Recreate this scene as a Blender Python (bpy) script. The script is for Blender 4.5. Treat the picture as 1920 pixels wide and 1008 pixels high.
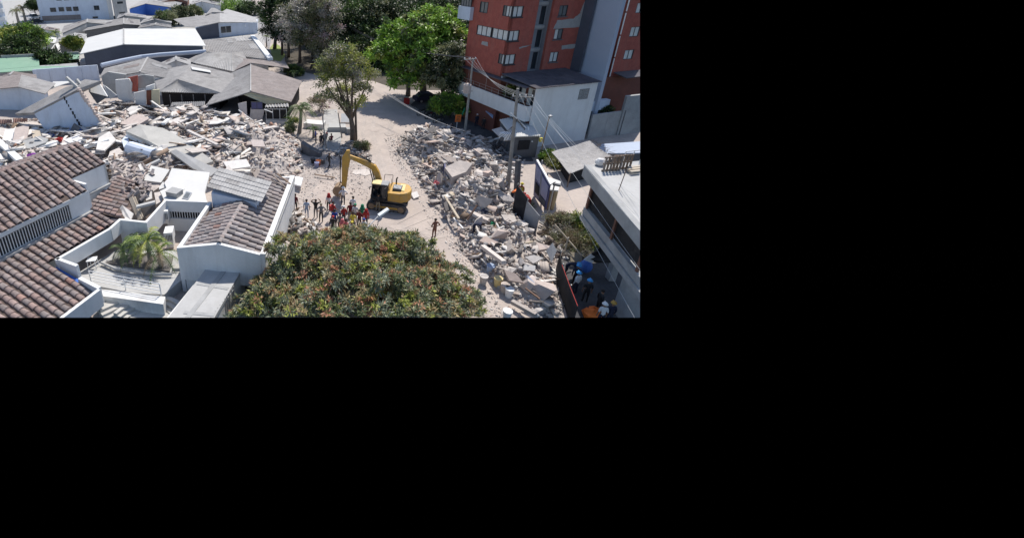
import bpy, bmesh, math, random
import numpy as np
from mathutils import Vector, Matrix, Euler
random.seed(7); RNG = np.random.default_rng(7)
for o in list(bpy.data.objects): bpy.data.objects.remove(o)
scene = bpy.context.scene; COL = scene.collection
R = math.radians
# ---------------------------------------------------------------- camera
CAM_H, PITCH, FPX = 20.0, R(23.5), 850.0
cam_data = bpy.data.cameras.new('camera'); cam = bpy.data.objects.new('camera', cam_data); COL.objects.link(cam)
cam.location = (0, 0, CAM_H); cam.rotation_euler = (R(90) - PITCH, 0, 0)
cam_data.sensor_width = 36.0; cam_data.sensor_fit = 'HORIZONTAL'
cam_data.lens = FPX / 1920 * 36; cam_data.shift_x = 360 / 1920; cam_data.shift_y = -207 / 1920
cam_data.clip_start = 0.1; cam_data.clip_end = 2000
scene.camera = cam
# ---------------------------------------------------------------- light
SUN_EL, SUN_AZ = R(57), R(24)           # azimuth from +Y towards +X
w = bpy.data.worlds.new('World'); scene.world = w; w.use_nodes = True
nt = w.node_tree; nt.nodes.clear()
sky = nt.nodes.new('ShaderNodeTexSky'); sky.sky_type = 'NISHITA'; sky.sun_disc = False
sky.sun_elevation = SUN_EL; sky.sun_rotation = SUN_AZ; sky.altitude = 900; sky.dust_density = 1.5
bg = nt.nodes.new('ShaderNodeBackground'); bg.inputs['Strength'].default_value = 0.13
wo = nt.nodes.new('ShaderNodeOutputWorld')
# no light comes from under the horizon: the lower half of the sky sphere is unlit
tc = nt.nodes.new('ShaderNodeTexCoord'); sep = nt.nodes.new('ShaderNodeSeparateXYZ')
mr = nt.nodes.new('ShaderNodeMapRange'); mr.inputs[1].default_value = -0.002; mr.inputs[2].default_value = 0.002
mul = nt.nodes.new('ShaderNodeMix'); mul.data_type = 'RGBA'; mul.inputs[6].default_value = (0, 0, 0, 1)
nt.links.new(tc.outputs['Generated'], sep.inputs[0]); nt.links.new(sep.outputs[2], mr.inputs[0])
nt.links.new(mr.outputs[0], mul.inputs[0]); nt.links.new(sky.outputs[0], mul.inputs[7])
nt.links.new(mul.outputs[2], bg.inputs[0]); nt.links.new(bg.outputs[0], wo.inputs[0])
sd = bpy.data.lights.new('sun', 'SUN'); sd.energy = 4.2; sd.angle = R(0.53); sd.color = (1, .95, .875)
sun = bpy.data.objects.new('sun', sd); COL.objects.link(sun)
SUN_DIR = Vector((math.sin(SUN_AZ) * math.cos(SUN_EL), math.cos(SUN_AZ) * math.cos(SUN_EL), math.sin(SUN_EL)))
sun.rotation_euler = (-SUN_DIR).to_track_quat('-Z', 'Y').to_euler()
sun.location = (30, 60, 80)
vs = scene.view_settings; vs.view_transform = 'Standard'; vs.look = 'None'; vs.gamma = 1; vs.exposure = 0.30
vs.use_curve_mapping = False
scene.display_settings.display_device = 'sRGB'
# ---------------------------------------------------------------- photo pixel -> world
CP, SP = math.cos(PITCH), math.sin(PITCH)
def ray(x, y):
    v = 297 - y
    return (x - 600, FPX * CP + v * SP, -FPX * SP + v * CP)
def P(x, y, z=0.0):
    d = ray(x, y); t = (z - CAM_H) / d[2]
    return Vector((d[0] * t, d[1] * t, z))
def PY(x, y, Y):
    d = ray(x, y); t = Y / d[1]
    return Vector((d[0] * t, Y, CAM_H + d[2] * t))
def PX(p):
    rx = p[0]; dy = p[1]; dz = p[2] - CAM_H
    dep = dy * CP - dz * SP; up = dy * SP + dz * CP
    return (600 + FPX * rx / dep, 297 - FPX * up / dep)
def mpp(y, z=0):                         # metres per pixel
    return (CAM_H - z) / -ray(600, y)[2]
# ---------------------------------------------------------------- materials
MATS = {}
def lin(r, g, b): return tuple((c / 255 / 12.92) if c / 255 <= .04045 else ((c / 255 + .055) / 1.055) ** 2.4 for c in (r, g, b))
def M(name, c1, c2=None, scale=2.0, rough=.85, bump=0.0, metal=0.0, rnd=0.0, fine=0.35, spec=.3, dirt=None, dirt_amt=.5, bscale=None, streak=False):
    m = bpy.data.materials.new(name); m.use_nodes = True; n = m.node_tree.nodes; L = m.node_tree.links
    b = n['Principled BSDF']; b.inputs['Roughness'].default_value = rough; b.inputs['Metallic'].default_value = metal
    b.inputs['Specular IOR Level'].default_value = spec
    c2 = c2 or tuple(x * .75 for x in c1)
    geo = n.new('ShaderNodeNewGeometry')
    n1 = n.new('ShaderNodeTexNoise'); n1.inputs['Scale'].default_value = scale; n1.inputs['Detail'].default_value = 8; n1.inputs['Roughness'].default_value = .65
    n2 = n.new('ShaderNodeTexNoise'); n2.inputs['Scale'].default_value = scale * 9; n2.inputs['Detail'].default_value = 4
    L.new(geo.outputs['Position'], n1.inputs['Vector']); L.new(geo.outputs['Position'], n2.inputs['Vector'])
    mx = n.new('ShaderNodeMath'); mx.operation = 'MULTIPLY_ADD'; mx.inputs[1].default_value = fine
    L.new(n2.outputs['Fac'], mx.inputs[0]); L.new(n1.outputs['Fac'], mx.inputs[2])
    mrg = n.new('ShaderNodeMapRange'); mrg.inputs[1].default_value = .33 + fine * .5; mrg.inputs[2].default_value = .67 + fine * .5
    L.new(mx.outputs[0], mrg.inputs[0])
    mix = n.new('ShaderNodeMix'); mix.data_type = 'RGBA'
    mix.inputs[6].default_value = (*c2, 1); mix.inputs[7].default_value = (*c1, 1)
    L.new(mrg.outputs[0], mix.inputs[0]); out = mix.outputs[2]
    if dirt:
        n3 = n.new('ShaderNodeTexNoise'); n3.inputs['Scale'].default_value = scale * .45; n3.inputs['Detail'].default_value = 10; n3.inputs['Roughness'].default_value = .72
        if streak:
            mp = n.new('ShaderNodeMapping'); mp.inputs['Scale'].default_value = (2.2, 2.2, .25); L.new(geo.outputs['Position'], mp.inputs['Vector']); L.new(mp.outputs[0], n3.inputs['Vector'])
        else: L.new(geo.outputs['Position'], n3.inputs['Vector'])
        r3 = n.new('ShaderNodeMapRange'); r3.inputs[1].default_value = .5; r3.inputs[2].default_value = .7; r3.inputs[4].default_value = dirt_amt
        L.new(n3.outputs['Fac'], r3.inputs[0])
        m3 = n.new('ShaderNodeMix'); m3.data_type = 'RGBA'; m3.inputs[7].default_value = (*dirt, 1)
        L.new(r3.outputs[0], m3.inputs[0]); L.new(out, m3.inputs[6]); out = m3.outputs[2]
    if rnd:
        oi = n.new('ShaderNodeObjectInfo'); h = n.new('ShaderNodeHueSaturation')
        r4 = n.new('ShaderNodeMapRange'); r4.inputs[3].default_value = 1 - rnd; r4.inputs[4].default_value = 1 + rnd
        L.new(oi.outputs['Random'], r4.inputs[0]); L.new(r4.outputs[0], h.inputs['Value'])
        r5 = n.new('ShaderNodeMath'); r5.operation = 'MULTIPLY'; r5.inputs[1].default_value = 7.31
        r6 = n.new('ShaderNodeMath'); r6.operation = 'FRACT'; r7 = n.new('ShaderNodeMapRange'); r7.inputs[3].default_value = 1 - rnd * 1.6; r7.inputs[4].default_value = 1 + rnd * 1.6
        L.new(oi.outputs['Random'], r5.inputs[0]); L.new(r5.outputs[0], r6.inputs[0]); L.new(r6.outputs[0], r7.inputs[0]); L.new(r7.outputs[0], h.inputs['Saturation'])
        L.new(out, h.inputs['Color']); out = h.outputs[0]
    L.new(out, b.inputs['Base Color'])
    if bump:
        bp = n.new('ShaderNodeBump'); bp.inputs['Strength'].default_value = bump; bp.inputs['Distance'].default_value = .06
        if bscale: n2.inputs['Scale'].default_value = bscale
        L.new(mx.outputs[0], bp.inputs['Height']); L.new(bp.outputs[0], b.inputs['Normal'])
    MATS[name] = m
    return m
def leafmat(name, c, c2=None, rough=.5):
    m = bpy.data.materials.new(name); m.use_nodes = True; n = m.node_tree.nodes; L = m.node_tree.links
    b = n['Principled BSDF']; b.inputs['Roughness'].default_value = rough; b.inputs['Specular IOR Level'].default_value = .35
    geo = n.new('ShaderNodeNewGeometry'); mix = n.new('ShaderNodeMix'); mix.data_type = 'RGBA'
    mix.inputs[6].default_value = (*(c2 or tuple(x * .55 for x in c)), 1); mix.inputs[7].default_value = (*c, 1)
    L.new(geo.outputs['Random Per Island'], mix.inputs[0]); L.new(mix.outputs[2], b.inputs['Base Color'])
    tr = n.new('ShaderNodeBsdfTranslucent'); L.new(mix.outputs[2], tr.inputs[0])
    ms = n.new('ShaderNodeMixShader'); ms.inputs[0].default_value = .22
    L.new(b.outputs[0], ms.inputs[1]); L.new(tr.outputs[0], ms.inputs[2]); L.new(ms.outputs[0], n['Material Output'].inputs[0])
    MATS[name] = m; return m
# palette (real-world base colours)
M('dust', (.465, .40, .352), (.355, .308, .278), .35, .95, .5, fine=.8, dirt=(.28, .26, .25), dirt_amt=.55)
M('road', (.475, .405, .355), (.385, .33, .295), .4, .95, .3, fine=.5, dirt=(.30, .265, .245), dirt_amt=.6)
M('far_road', (.30, .29, .29), (.24, .23, .23), .4, .9)
M('paving', (.44, .43, .41), (.34, .33, .32), .7, .9, .2, dirt=(.25, .24, .22))
M('grass', (.2, .27, .06), (.3, .31, .12), .8, .95, .5)
M('rubble_base', (.56, .495, .45), (.42, .375, .345), 1.6, .95, .9, fine=.9, dirt=(.26, .23, .215), dirt_amt=.6)
M('chunk_grey', (.50, .44, .40), (.39, .35, .32), 2.5, .95, .6, rnd=.18)
M('chunk_pale', (.60, .55, .51), (.47, .43, .40), 2.5, .92, .5, rnd=.14)
M('chunk_pink', (.53, .43, .38), (.43, .355, .315), 2.5, .95, .6, rnd=.16)
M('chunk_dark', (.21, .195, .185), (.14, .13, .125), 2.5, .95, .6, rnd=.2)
M('chunk_brick', (.43, .26, .20), (.36, .25, .2), 3, .95, .6, rnd=.18)
M('chunk_white', (.72, .69, .65), (.58, .55, .52), 1.5, .85, .3, rnd=.08, dirt=(.45, .42, .39))
M('plaster', (.74, .73, .71), (.64, .63, .61), .8, .85, .15, dirt=(.42, .39, .36), dirt_amt=.55, streak=True)
M('plaster_clean', (.76, .76, .75), (.69, .69, .68), .9, .8, .1, dirt=(.48, .46, .43), dirt_amt=.42, streak=True)
M('plaster_blue_shade', (.62, .68, .77), (.54, .60, .69), .8, .85, .1, dirt=(.38, .39, .41), dirt_amt=.45, streak=True)  # white plaster with shade's blue put into its colour; also pale blue things
M('cream', (.62, .57, .40), (.54, .5, .36), .8, .85, .1, dirt=(.4, .36, .27))
M('tan', (.50, .40, .24), (.38, .3, .18), 1.2, .9, .2)
M('concrete', (.40, .40, .395), (.31, .31, .305), .8, .9, .3, dirt=(.2, .2, .2), dirt_amt=.6)
M('concrete_pale', (.47, .465, .455), (.39, .385, .375), .7, .9, .2, dirt=(.36, .35, .33), dirt_amt=.55)
M('slab_cream', (.52, .50, .46), (.42, .405, .375), .7, .9, .2, dirt=(.3, .285, .265), dirt_amt=.5)
M('concrete_dark', (.16, .16, .165), (.11, .11, .115), 1, .9, .3)
M('white_roof', (.60, .595, .57), (.54, .53, .51), .3, .6, .03, dirt=(.66, .63, .58), dirt_amt=.3)
M('white_metal', (.80, .80, .79), (.74, .74, .73), 1.5, .5)
M('fibre_cement', (.33, .318, .308), (.235, .225, .22), .9, .9, .25, fine=.8, dirt=(.15, .14, .135), dirt_amt=.8, streak=False)
M('fibre_pale', (.42, .41, .40), (.32, .312, .305), .9, .9, .25, fine=.8, dirt=(.2, .19, .185), dirt_amt=.7)
M('fibre_brown', (.28, .24, .225), (.19, .165, .157), 1.1, .95, .6, fine=.8, dirt=(.33, .3, .29), dirt_amt=.5)
M('sheet_dark', (.11, .10, .115), (.075, .07, .08), .9, .85, .2, dirt=(.2, .17, .17))
M('green_roof', (.22, .36, .255), (.19, .32, .23), .5, .7, .05, dirt=(.36, .44, .36), dirt_amt=.4)
M('wall_slate', (.10, .11, .14), (.08, .088, .11), .5, .85, .1)
M('tile', (.34, .262, .238), (.22, .175, .165), 5, .95, .5, rnd=.21, fine=.8, dirt=(.16, .14, .13), dirt_amt=.7)
M('tile_new', (.36, .235, .20), (.29, .2, .175), 5, .92, .4, rnd=.15)
M('tile_old', (.40, .345, .325), (.28, .245, .235), 5, .95, .5, rnd=.2, fine=.8, dirt=(.15, .14, .135), dirt_amt=.6)
M('tile_deck', (.13, .095, .08), (.085, .065, .058), 4, .95, .5)
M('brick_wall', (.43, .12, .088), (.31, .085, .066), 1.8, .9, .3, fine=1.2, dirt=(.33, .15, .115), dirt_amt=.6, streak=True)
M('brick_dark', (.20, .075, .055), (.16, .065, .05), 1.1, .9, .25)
M('render_grey', (.27, .28, .30), (.22, .23, .25), .8, .9, .15)
M('fin_blue_shade', (.43, .48, .57), (.40, .45, .54), .4, .85, .05)  # blue grey sheets; on the fin wall, shade put into the colour
M('patch', (.40, .39, .375), (.33, .32, .31), 2, .95, .4)
M('glass_dark', (.035, .045, .055), (.02, .028, .035), .5, .12, spec=.6)
M('glass_grey', (.16, .17, .17), (.12, .13, .13), .5, .2, spec=.6)
M('curtain', (.74, .74, .70), (.62, .62, .59), 2, .9)
M('frame_dark', (.05, .052, .06), (.035, .036, .04), 2, .5)
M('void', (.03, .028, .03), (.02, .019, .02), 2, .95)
M('wood', (.26, .195, .15), (.18, .135, .105), 3, .9, .3, rnd=.2)
M('wood_pale', (.52, .45, .36), (.41, .355, .285), 3, .9, .3, rnd=.12)
M('door_brown', (.20, .075, .045), (.15, .055, .035), 2, .7)
M('bark', (.16, .125, .10), (.09, .072, .06), 4, .95, .7)
M('bark_pale', (.30, .27, .235), (.2, .18, .155), 4, .95, .6)
M('pole_concrete', (.31, .295, .275), (.22, .21, .195), 2, .9, .2)
M('steel', (.42, .43, .44), (.33, .34, .35), 3, .45, metal=.6)
M('rebar', (.22, .13, .09), (.14, .09, .07), 6, .85)
M('cable', (.055, .055, .06), (.04, .04, .045), 3, .6)
M('cable_pale', (.5, .5, .5), (.42, .42, .42), 3, .6)
M('yellow', (.56, .32, .055), (.45, .26, .055), 2.2, .55, .08, spec=.45, fine=.6, dirt=(.34, .26, .17), dirt_amt=.85)
M('yellow_pale', (.78, .62, .28), (.7, .55, .25), 1.2, .55, dirt=(.5, .43, .3))
M('track', (.085, .08, .078), (.05, .048, .047), 3, .8, .3, dirt=(.25, .22, .2), dirt_amt=.6)
M('black', (.03, .03, .032), (.02, .02, .022), 2, .55)
M('rubber', (.035, .034, .033), (.025, .025, .025), 3, .9)
M('bucket_rust', (.36, .25, .155), (.25, .17, .11), 3, .7, .2)
M('mesh_black', (.035, .033, .034), (.022, .021, .022), 1.5, .95, .3, dirt=(.1, .09, .085), dirt_amt=.5)
M('mesh_grey', (.36, .36, .365), (.28, .28, .285), 1, .8, .3)
M('tarp_blue', (.07, .17, .52), (.05, .13, .42), 1, .5, .2)
M('banner_blue', (.085, .09, .20), (.06, .063, .15), 1.0, .5)
M('banner_light', (.30, .31, .44), (.24, .25, .38), 1.4, .5)
M('orange', (.83, .20, .04), (.72, .17, .035), 2, .6)
M('red', (.42, .035, .03), (.32, .028, .025), 2, .7)
M('pink', (.62, .16, .17), (.5, .13, .14), 2, .8)
M('maroon', (.17, .028, .035), (.12, .02, .025), 2, .85)
M('blue', (.03, .07, .32), (.022, .055, .26), 2, .8)
M('helmet_blue', (.05, .34, .72), (.045, .3, .66), 2, .35, spec=.5)
M('light_blue', (.38, .47, .62), (.33, .41, .55), 2, .85)
M('navy', (.028, .033, .06), (.02, .024, .045), 2, .9)
M('green_cloth', (.03, .28, .14), (.022, .22, .11), 2, .8)
M('green_sign', (.02, .12, .06), (.015, .1, .05), 2, .5)
M('yellow_cloth', (.68, .56, .08), (.58, .47, .07), 2, .8)
M('white_cloth', (.74, .73, .72), (.62, .61, .61), 2, .85)
M('grey_cloth', (.22, .21, .21), (.17, .165, .165), 2, .9)
M('brown_cloth', (.22, .105, .075), (.17, .085, .06), 2, .9)
M('khaki', (.30, .26, .19), (.25, .21, .155), 2, .9)
M('skin', (.30, .17, .11), (.26, .145, .095), 4, .6)
M('hair', (.02, .015, .013), (.015, .012, .01), 4, .6)
M('asphalt_dark', (.085, .085, .09), (.055, .055, .06), .8, .95, .3, dirt=(.16, .15, .145), dirt_amt=.6)
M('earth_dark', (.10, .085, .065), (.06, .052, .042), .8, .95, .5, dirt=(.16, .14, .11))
M('thatch', (.42, .40, .385), (.29, .275, .265), 1.6, .95, .8, fine=.9)
M('purple', (.16, .03, .22), (.12, .025, .17), 2, .8)
leafmat('leaf_mango', (.23, .265, .125), (.13, .16, .075), .5)
leafmat('leaf_mango_grey', (.31, .34, .23), (.19, .22, .15), .5)
leafmat('leaf_mango_lime', (.44, .46, .10), (.29, .34, .08))
leafmat('leaf_mango_red', (.60, .31, .19), (.48, .24, .15))
leafmat('leaf_mango_tan', (.52, .42, .23), (.41, .32, .17))
leafmat('leaf_bright', (.34, .52, .07), (.19, .35, .05))
leafmat('leaf_mid', (.12, .19, .05), (.06, .105, .03))
leafmat('leaf_dark', (.04, .065, .024), (.018, .032, .013))
leafmat('leaf_olive', (.30, .31, .16), (.17, .18, .095))
leafmat('leaf_pale', (.47, .43, .38), (.31, .29, .25))
leafmat('leaf_pinkish', (.62, .43, .46), (.45, .33, .34))
leafmat('leaf_yellow', (.42, .43, .09), (.26, .3, .06))
leafmat('leaf_dry', (.27, .21, .13), (.17, .13, .08))
leafmat('frond', (.15, .21, .075), (.08, .125, .045))
leafmat('frond_lit', (.26, .33, .07), (.14, .21, .05))  # paler frond copy, sunlight put into its colour
def mm(x): return MATS[x] if isinstance(x, str) else x
# ---------------------------------------------------------------- mesh builder (world coordinates; the parents' locations are subtracted)
def V(*a): return Vector(a)
class MB:
    def __init__(s): s.v = []; s.f = []; s.m = []
    def add(s, vs, fs, mi=0):
        b = len(s.v); s.v += [tuple(x) for x in vs]; s.f += [tuple(i + b for i in f) for f in fs]; s.m += [mi] * len(fs); return s
    def poly(s, pts, mi=0): return s.add(pts, [tuple(range(len(pts)))], mi)
    def slab(s, pts, t, mi=0, d=None):
        pts = [Vector(p) for p in pts]; n = len(pts)
        nr = Vector((0, 0, 0))
        for i in range(n):
            a, b = pts[i], pts[(i + 1) % n]
            nr += Vector(((a.y - b.y) * (a.z + b.z), (a.z - b.z) * (a.x + b.x), (a.x - b.x) * (a.y + b.y)))
        nr.normalize()
        if d is None: d = nr if nr.z < 0 else -nr
        d = Vector(d)
        if nr.dot(d) > 0: pts = pts[::-1]
        q = [p + d * t for p in pts]
        fs = [tuple(range(n)), tuple(range(2 * n - 1, n - 1, -1))]
        fs += [(i, i + n, (i + 1) % n + n, (i + 1) % n) for i in range(n)]
        return s.add(pts + q, fs, mi)
    def prism(s, tops, z0, mi=0):
        n = len(tops); tops = [Vector(p) for p in tops]
        area = sum(tops[i].x * tops[(i + 1) % n].y - tops[(i + 1) % n].x * tops[i].y for i in range(n))
        if area < 0: tops = tops[::-1]
        bot = [Vector((p.x, p.y, z0)) for p in tops]
        fs = [tuple(range(n)), tuple(range(2 * n - 1, n - 1, -1))]
        fs += [(i, i + n, (i + 1) % n + n, (i + 1) % n) for i in range(n)]
        return s.add(tops + bot, fs, mi)
    def box(s, c, size, rz=0, mi=0, rot=None):
        c = Vector(c); x, y, z = [k / 2 for k in size]
        q = rot if rot is not None else Matrix.Rotation(rz, 3, 'Z')
        vs = [c + q @ Vector((sx * x, sy * y, sz * z)) for sz in (-1, 1) for sx, sy in ((-1, -1), (1, -1), (1, 1), (-1, 1))]
        return s.add(vs, [(3, 2, 1, 0), (4, 5, 6, 7), (0, 1, 5, 4), (1, 2, 6, 5), (2, 3, 7, 6), (3, 0, 4, 7)], mi)
    def beam(s, a, b, w, h, mi=0, up=(0, 0, 1)):
        a, b = Vector(a), Vector(b); d = (b - a); L = d.length; d.normalize(); u = Vector(up)
        sd_ = d.cross(u)
        if sd_.length < 1e-4: sd_ = Vector((1, 0, 0))
        sd_.normalize(); u = sd_.cross(d)
        m = Matrix((d, -sd_, u)).transposed()
        return s.box((a + b) / 2, (L, w, h), mi=mi, rot=m)
    def path(s, pts, rad, n=7, mi=0, caps=True):
        pts = [Vector(p) for p in pts]
        if not isinstance(rad, (list, tuple)): rad = [rad] * len(pts)
        vs = []; fs = []
        for i, p in enumerate(pts):
            d = (pts[min(i + 1, len(pts) - 1)] - pts[max(i - 1, 0)]).normalized()
            a = d.cross(Vector((0, 0, 1)))
            if a.length < .05: a = d.cross(Vector((1, 0, 0)))
            a.normalize(); b = d.cross(a)
            for k in range(n):
                t = 2 * math.pi * k / n
                vs.append(p + (a * math.cos(t) + b * math.sin(t)) * rad[i])
        for i in range(len(pts) - 1):
            for k in range(n):
                fs.append((i * n + k, i * n + (k + 1) % n, (i + 1) * n + (k + 1) % n, (i + 1) * n + k))
        if caps: fs += [tuple(range(n - 1, -1, -1)), tuple(range((len(pts) - 1) * n, len(pts) * n))]
        return s.add(vs, fs, mi)
    def tube(s, a, b, r0, r1=None, n=7, mi=0): return s.path([a, b], [r0, r0 if r1 is None else r1], n, mi)
    def ball(s, c, r, n=10, m=6, mi=0, zmin=-1.0):
        c = Vector(c); r = (r, r, r) if not hasattr(r, '__len__') else r; vs = []; fs = []
        for j in range(m + 1):
            ph = math.asin(max(-1, zmin)) + (math.pi / 2 - math.asin(max(-1, zmin))) * j / m
            for k in range(n):
                t = 2 * math.pi * k / n
                vs.append(c + Vector((r[0] * math.cos(ph) * math.cos(t), r[1] * math.cos(ph) * math.sin(t), r[2] * math.sin(ph))))
        for j in range(m):
            for k in range(n): fs.append((j * n + k, j * n + (k + 1) % n, (j + 1) * n + (k + 1) % n, (j + 1) * n + k))
        fs.append(tuple(range(n - 1, -1, -1)))
        return s.add(vs, fs, mi)
    def corr(s, A, B, C, D, ribs, amp=.05, t=.08, mi=0):
        """corrugated sheet: A-B low edge, D-C high edge, waves run from D to A"""
        A, B, C, D = map(Vector, (A, B, C, D)); nr = (B - A).cross(D - A).normalized()
        if nr.z < 0: nr = -nr
        n = ribs * 2; vs = []; fs = []
        for i in range(n + 1):
            u = i / n; o = nr * (amp if i % 2 else -amp)
            vs += [A.lerp(B, u) + o, D.lerp(C, u) + o, A.lerp(B, u) + o - nr * t, D.lerp(C, u) + o - nr * t]
        for i in range(n):
            a = i * 4; b = a + 4
            fs += [(a, b, b + 1, a + 1), (a + 2, a + 3, b + 3, b + 2), (a, a + 2, b + 2, b), (a + 1, b + 1, b + 3, a + 3)]
        fs += [(0, 1, 3, 2), (n * 4, n * 4 + 2, n * 4 + 3, n * 4 + 1)]
        return s.add(vs, fs, mi)
    def build(s, name, mats, parent=None, smooth=False, local=False):
        if not isinstance(mats, (list, tuple)): mats = [mats]
        me = bpy.data.meshes.new(name)
        off = Vector((0, 0, 0)); q = parent
        if parent is not None and not local:
            while q is not None: off += q.location; q = q.parent
        arr = np.array(s.v, dtype=float).reshape(-1, 3)
        if parent is None and len(arr):
            off = Vector(((arr[:, 0].min() + arr[:, 0].max()) / 2, (arr[:, 1].min() + arr[:, 1].max()) / 2, arr[:, 2].min()))
        arr = arr - np.array(off)
        me.from_pydata(arr.tolist(), [], s.f)
        for m in mats: me.materials.append(mm(m))
        if len(mats) > 1: me.polygons.foreach_set('material_index', s.m)
        if smooth: me.polygons.foreach_set('use_smooth', [True] * len(s.f))
        me.update()
        o = bpy.data.objects.new(name, me); COL.objects.link(o)
        if parent is None: o.location = off
        else: o.parent = parent
        return o
def tag(o, label=None, cat=None, group=None, kind=None):
    if label: o['label'] = label
    if cat: o['category'] = cat
    if group: o['group'] = group
    if kind or label: o['kind'] = kind or 'thing'
    return o
def thing(name, label, cat, loc=(0, 0, 0), group=None, rz=0):
    o = bpy.data.objects.new(name, None); COL.objects.link(o); o.location = loc; o.rotation_euler = (0, 0, rz)
    o.empty_display_size = .3
    return tag(o, label, cat, group)
def copy_tree(o, parent=None):
    c = o.copy(); COL.objects.link(c)
    if parent is not None: c.parent = parent
    for ch in list(o.children): copy_tree(ch, c)
    return c
def lab(o, s): o['label'] = s; return o
def npmesh(name, verts, faces, mats, midx=None, parent=None):
    """fast mesh from numpy: verts (n,3), faces (m,k) all with k corners"""
    off = Vector((0, 0, 0)); q = parent
    while q is not None: off += q.location; q = q.parent
    me = bpy.data.meshes.new(name); verts = np.asarray(verts, float) - np.array(off); faces = np.asarray(faces, np.int32)
    k = faces.shape[1]; me.vertices.add(len(verts)); me.vertices.foreach_set('co', verts.astype(np.float32).ravel())
    me.loops.add(faces.size); me.loops.foreach_set('vertex_index', faces.ravel())
    me.polygons.add(len(faces)); me.polygons.foreach_set('loop_start', np.arange(0, faces.size, k, dtype=np.int32))
    me.polygons.foreach_set('loop_total', np.full(len(faces), k, np.int32))
    for m in mats: me.materials.append(mm(m))
    if midx is not None: me.polygons.foreach_set('material_index', np.asarray(midx, np.int32))
    me.update(calc_edges=True); me.validate()
    o = bpy.data.objects.new(name, me); COL.objects.link(o)
    if parent is not None: o.parent = parent
    return o
def in_view(p):                           # inside what the photograph shows (right and bottom limits), numpy
    p = np.asarray(p); dy = p[:, 1]; dz = p[:, 2] - CAM_H
    dep = dy * CP - dz * SP; up = dy * SP + dz * CP
    return (p[:, 0] * FPX < 600 * dep) & (-up * FPX < 298 * dep)
def bez(a, b, sag, n=14):
    a, b = Vector(a), Vector(b)
    return [a.lerp(b, i / n) - Vector((0, 0, sag * 4 * (i / n) * (1 - i / n))) for i in range(n + 1)]
# ================================================================ SETTING
def sheet(name, pix, mat, z, t=None):
    mb = MB(); mb.poly([P(x, y, z) if not isinstance(x, Vector) else x for x, y in pix]); o = mb.build(name, mat); return tag(o, kind='structure')
g = MB(); gx = [-190, -60, 0, 45, 170]; gy = [16, 60, 120, 420]
g.poly([V(-260, 14, 0), V(60, 14, 0), V(230, 420, 0), V(-260, 420, 0)]); tag(g.build('ground', 'dust'), kind='structure')
sheet('road', [(520, 470), (560, 400), (612, 320), (655, 285), (672, 245), (668, 200), (672, 168), (640, 150), (560, 120), (520, 96), (512, 60), (540, 55), (560, 85), (640, 118), (720, 150),
               (745, 180), (770, 210), (840, 240), (880, 262), (905, 330), (930, 420), (990, 520), (1040, 600), (860, 640), (520, 640)], 'road', .012)
sheet('settlement_ground', [(-40, 110), (300, 120), (500, 118), (492, 40), (470, 0), (-40, 0)], 'paving', .006)
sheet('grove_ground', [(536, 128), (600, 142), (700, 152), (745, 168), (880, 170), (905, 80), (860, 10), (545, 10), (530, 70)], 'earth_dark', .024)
sheet('side_street', [(500, 112), (512, 60), (490, 30), (468, 10), (450, 10), (488, 62), (502, 88)], 'far_road', .016)
sheet('street', [(20, 62), (60, 20), (82, 20), (90, 62)], 'far_road', .016)
sheet('lawn', [(512, 112), (506, 90), (514, 80), (524, 86), (536, 104), (526, 116)], 'grass', .022)
sheet('courtyard', [(985, 440), (1000, 300), (1020, 285), (1110, 340), (1200, 470), (1200, 600), (1080, 600)], 'road', .02)
sheet('yard', [(1040, 505), (1062, 478), (1135, 480), (1200, 520), (1200, 610), (1070, 620)], 'asphalt_dark', .034)  # dark asphalt, with the concrete building's shade put into its colour
for tx in ((706, 716), (738, 750), (690, 697)):
    sheet('track_mark', [(tx[0] + 12, 330), (tx[0] - 2, 290), (tx[0] - 14, 250), (tx[0] - 6, 215), (tx[1] - 8, 215), (tx[1] - 14, 250), (tx[1] + 1, 290), (tx[1] + 15, 330)], 'dust', .018)
_rr = random.Random(3)
for i in range(26):
    cx_, cy_ = _rr.uniform(590, 850), _rr.uniform(215, 440); r_ = _rr.uniform(8, 26)
    sheet('dust_drift', [(cx_ + math.cos(a) * r_ * _rr.uniform(.5, 1.2) * 1.5, cy_ + math.sin(a) * r_ * .45 * _rr.uniform(.5, 1.2)) for a in [6.283 * k / 11 for k in range(11)]], _rr.choice(['dust', 'road', 'rubble_base', 'chunk_pale']), .022 + .0012 * i)
sv = MB(); sv.slab([P(605, 280, .14), P(607, 205, .14), P(632, 205, .14), P(640, 262, .14), P(634, 285, .14)], .14); tag(sv.build('sidewalk', 'paving'), kind='structure')
sv = MB(); sv.slab([P(885, 256, .13), P(770, 196, .13), P(790, 180, .13), P(880, 180, .13), P(975, 262, .13), P(1000, 300, .13), P(940, 300, .13)], .13); tag(sv.build('pavement', 'asphalt_dark'), kind='structure')

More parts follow.
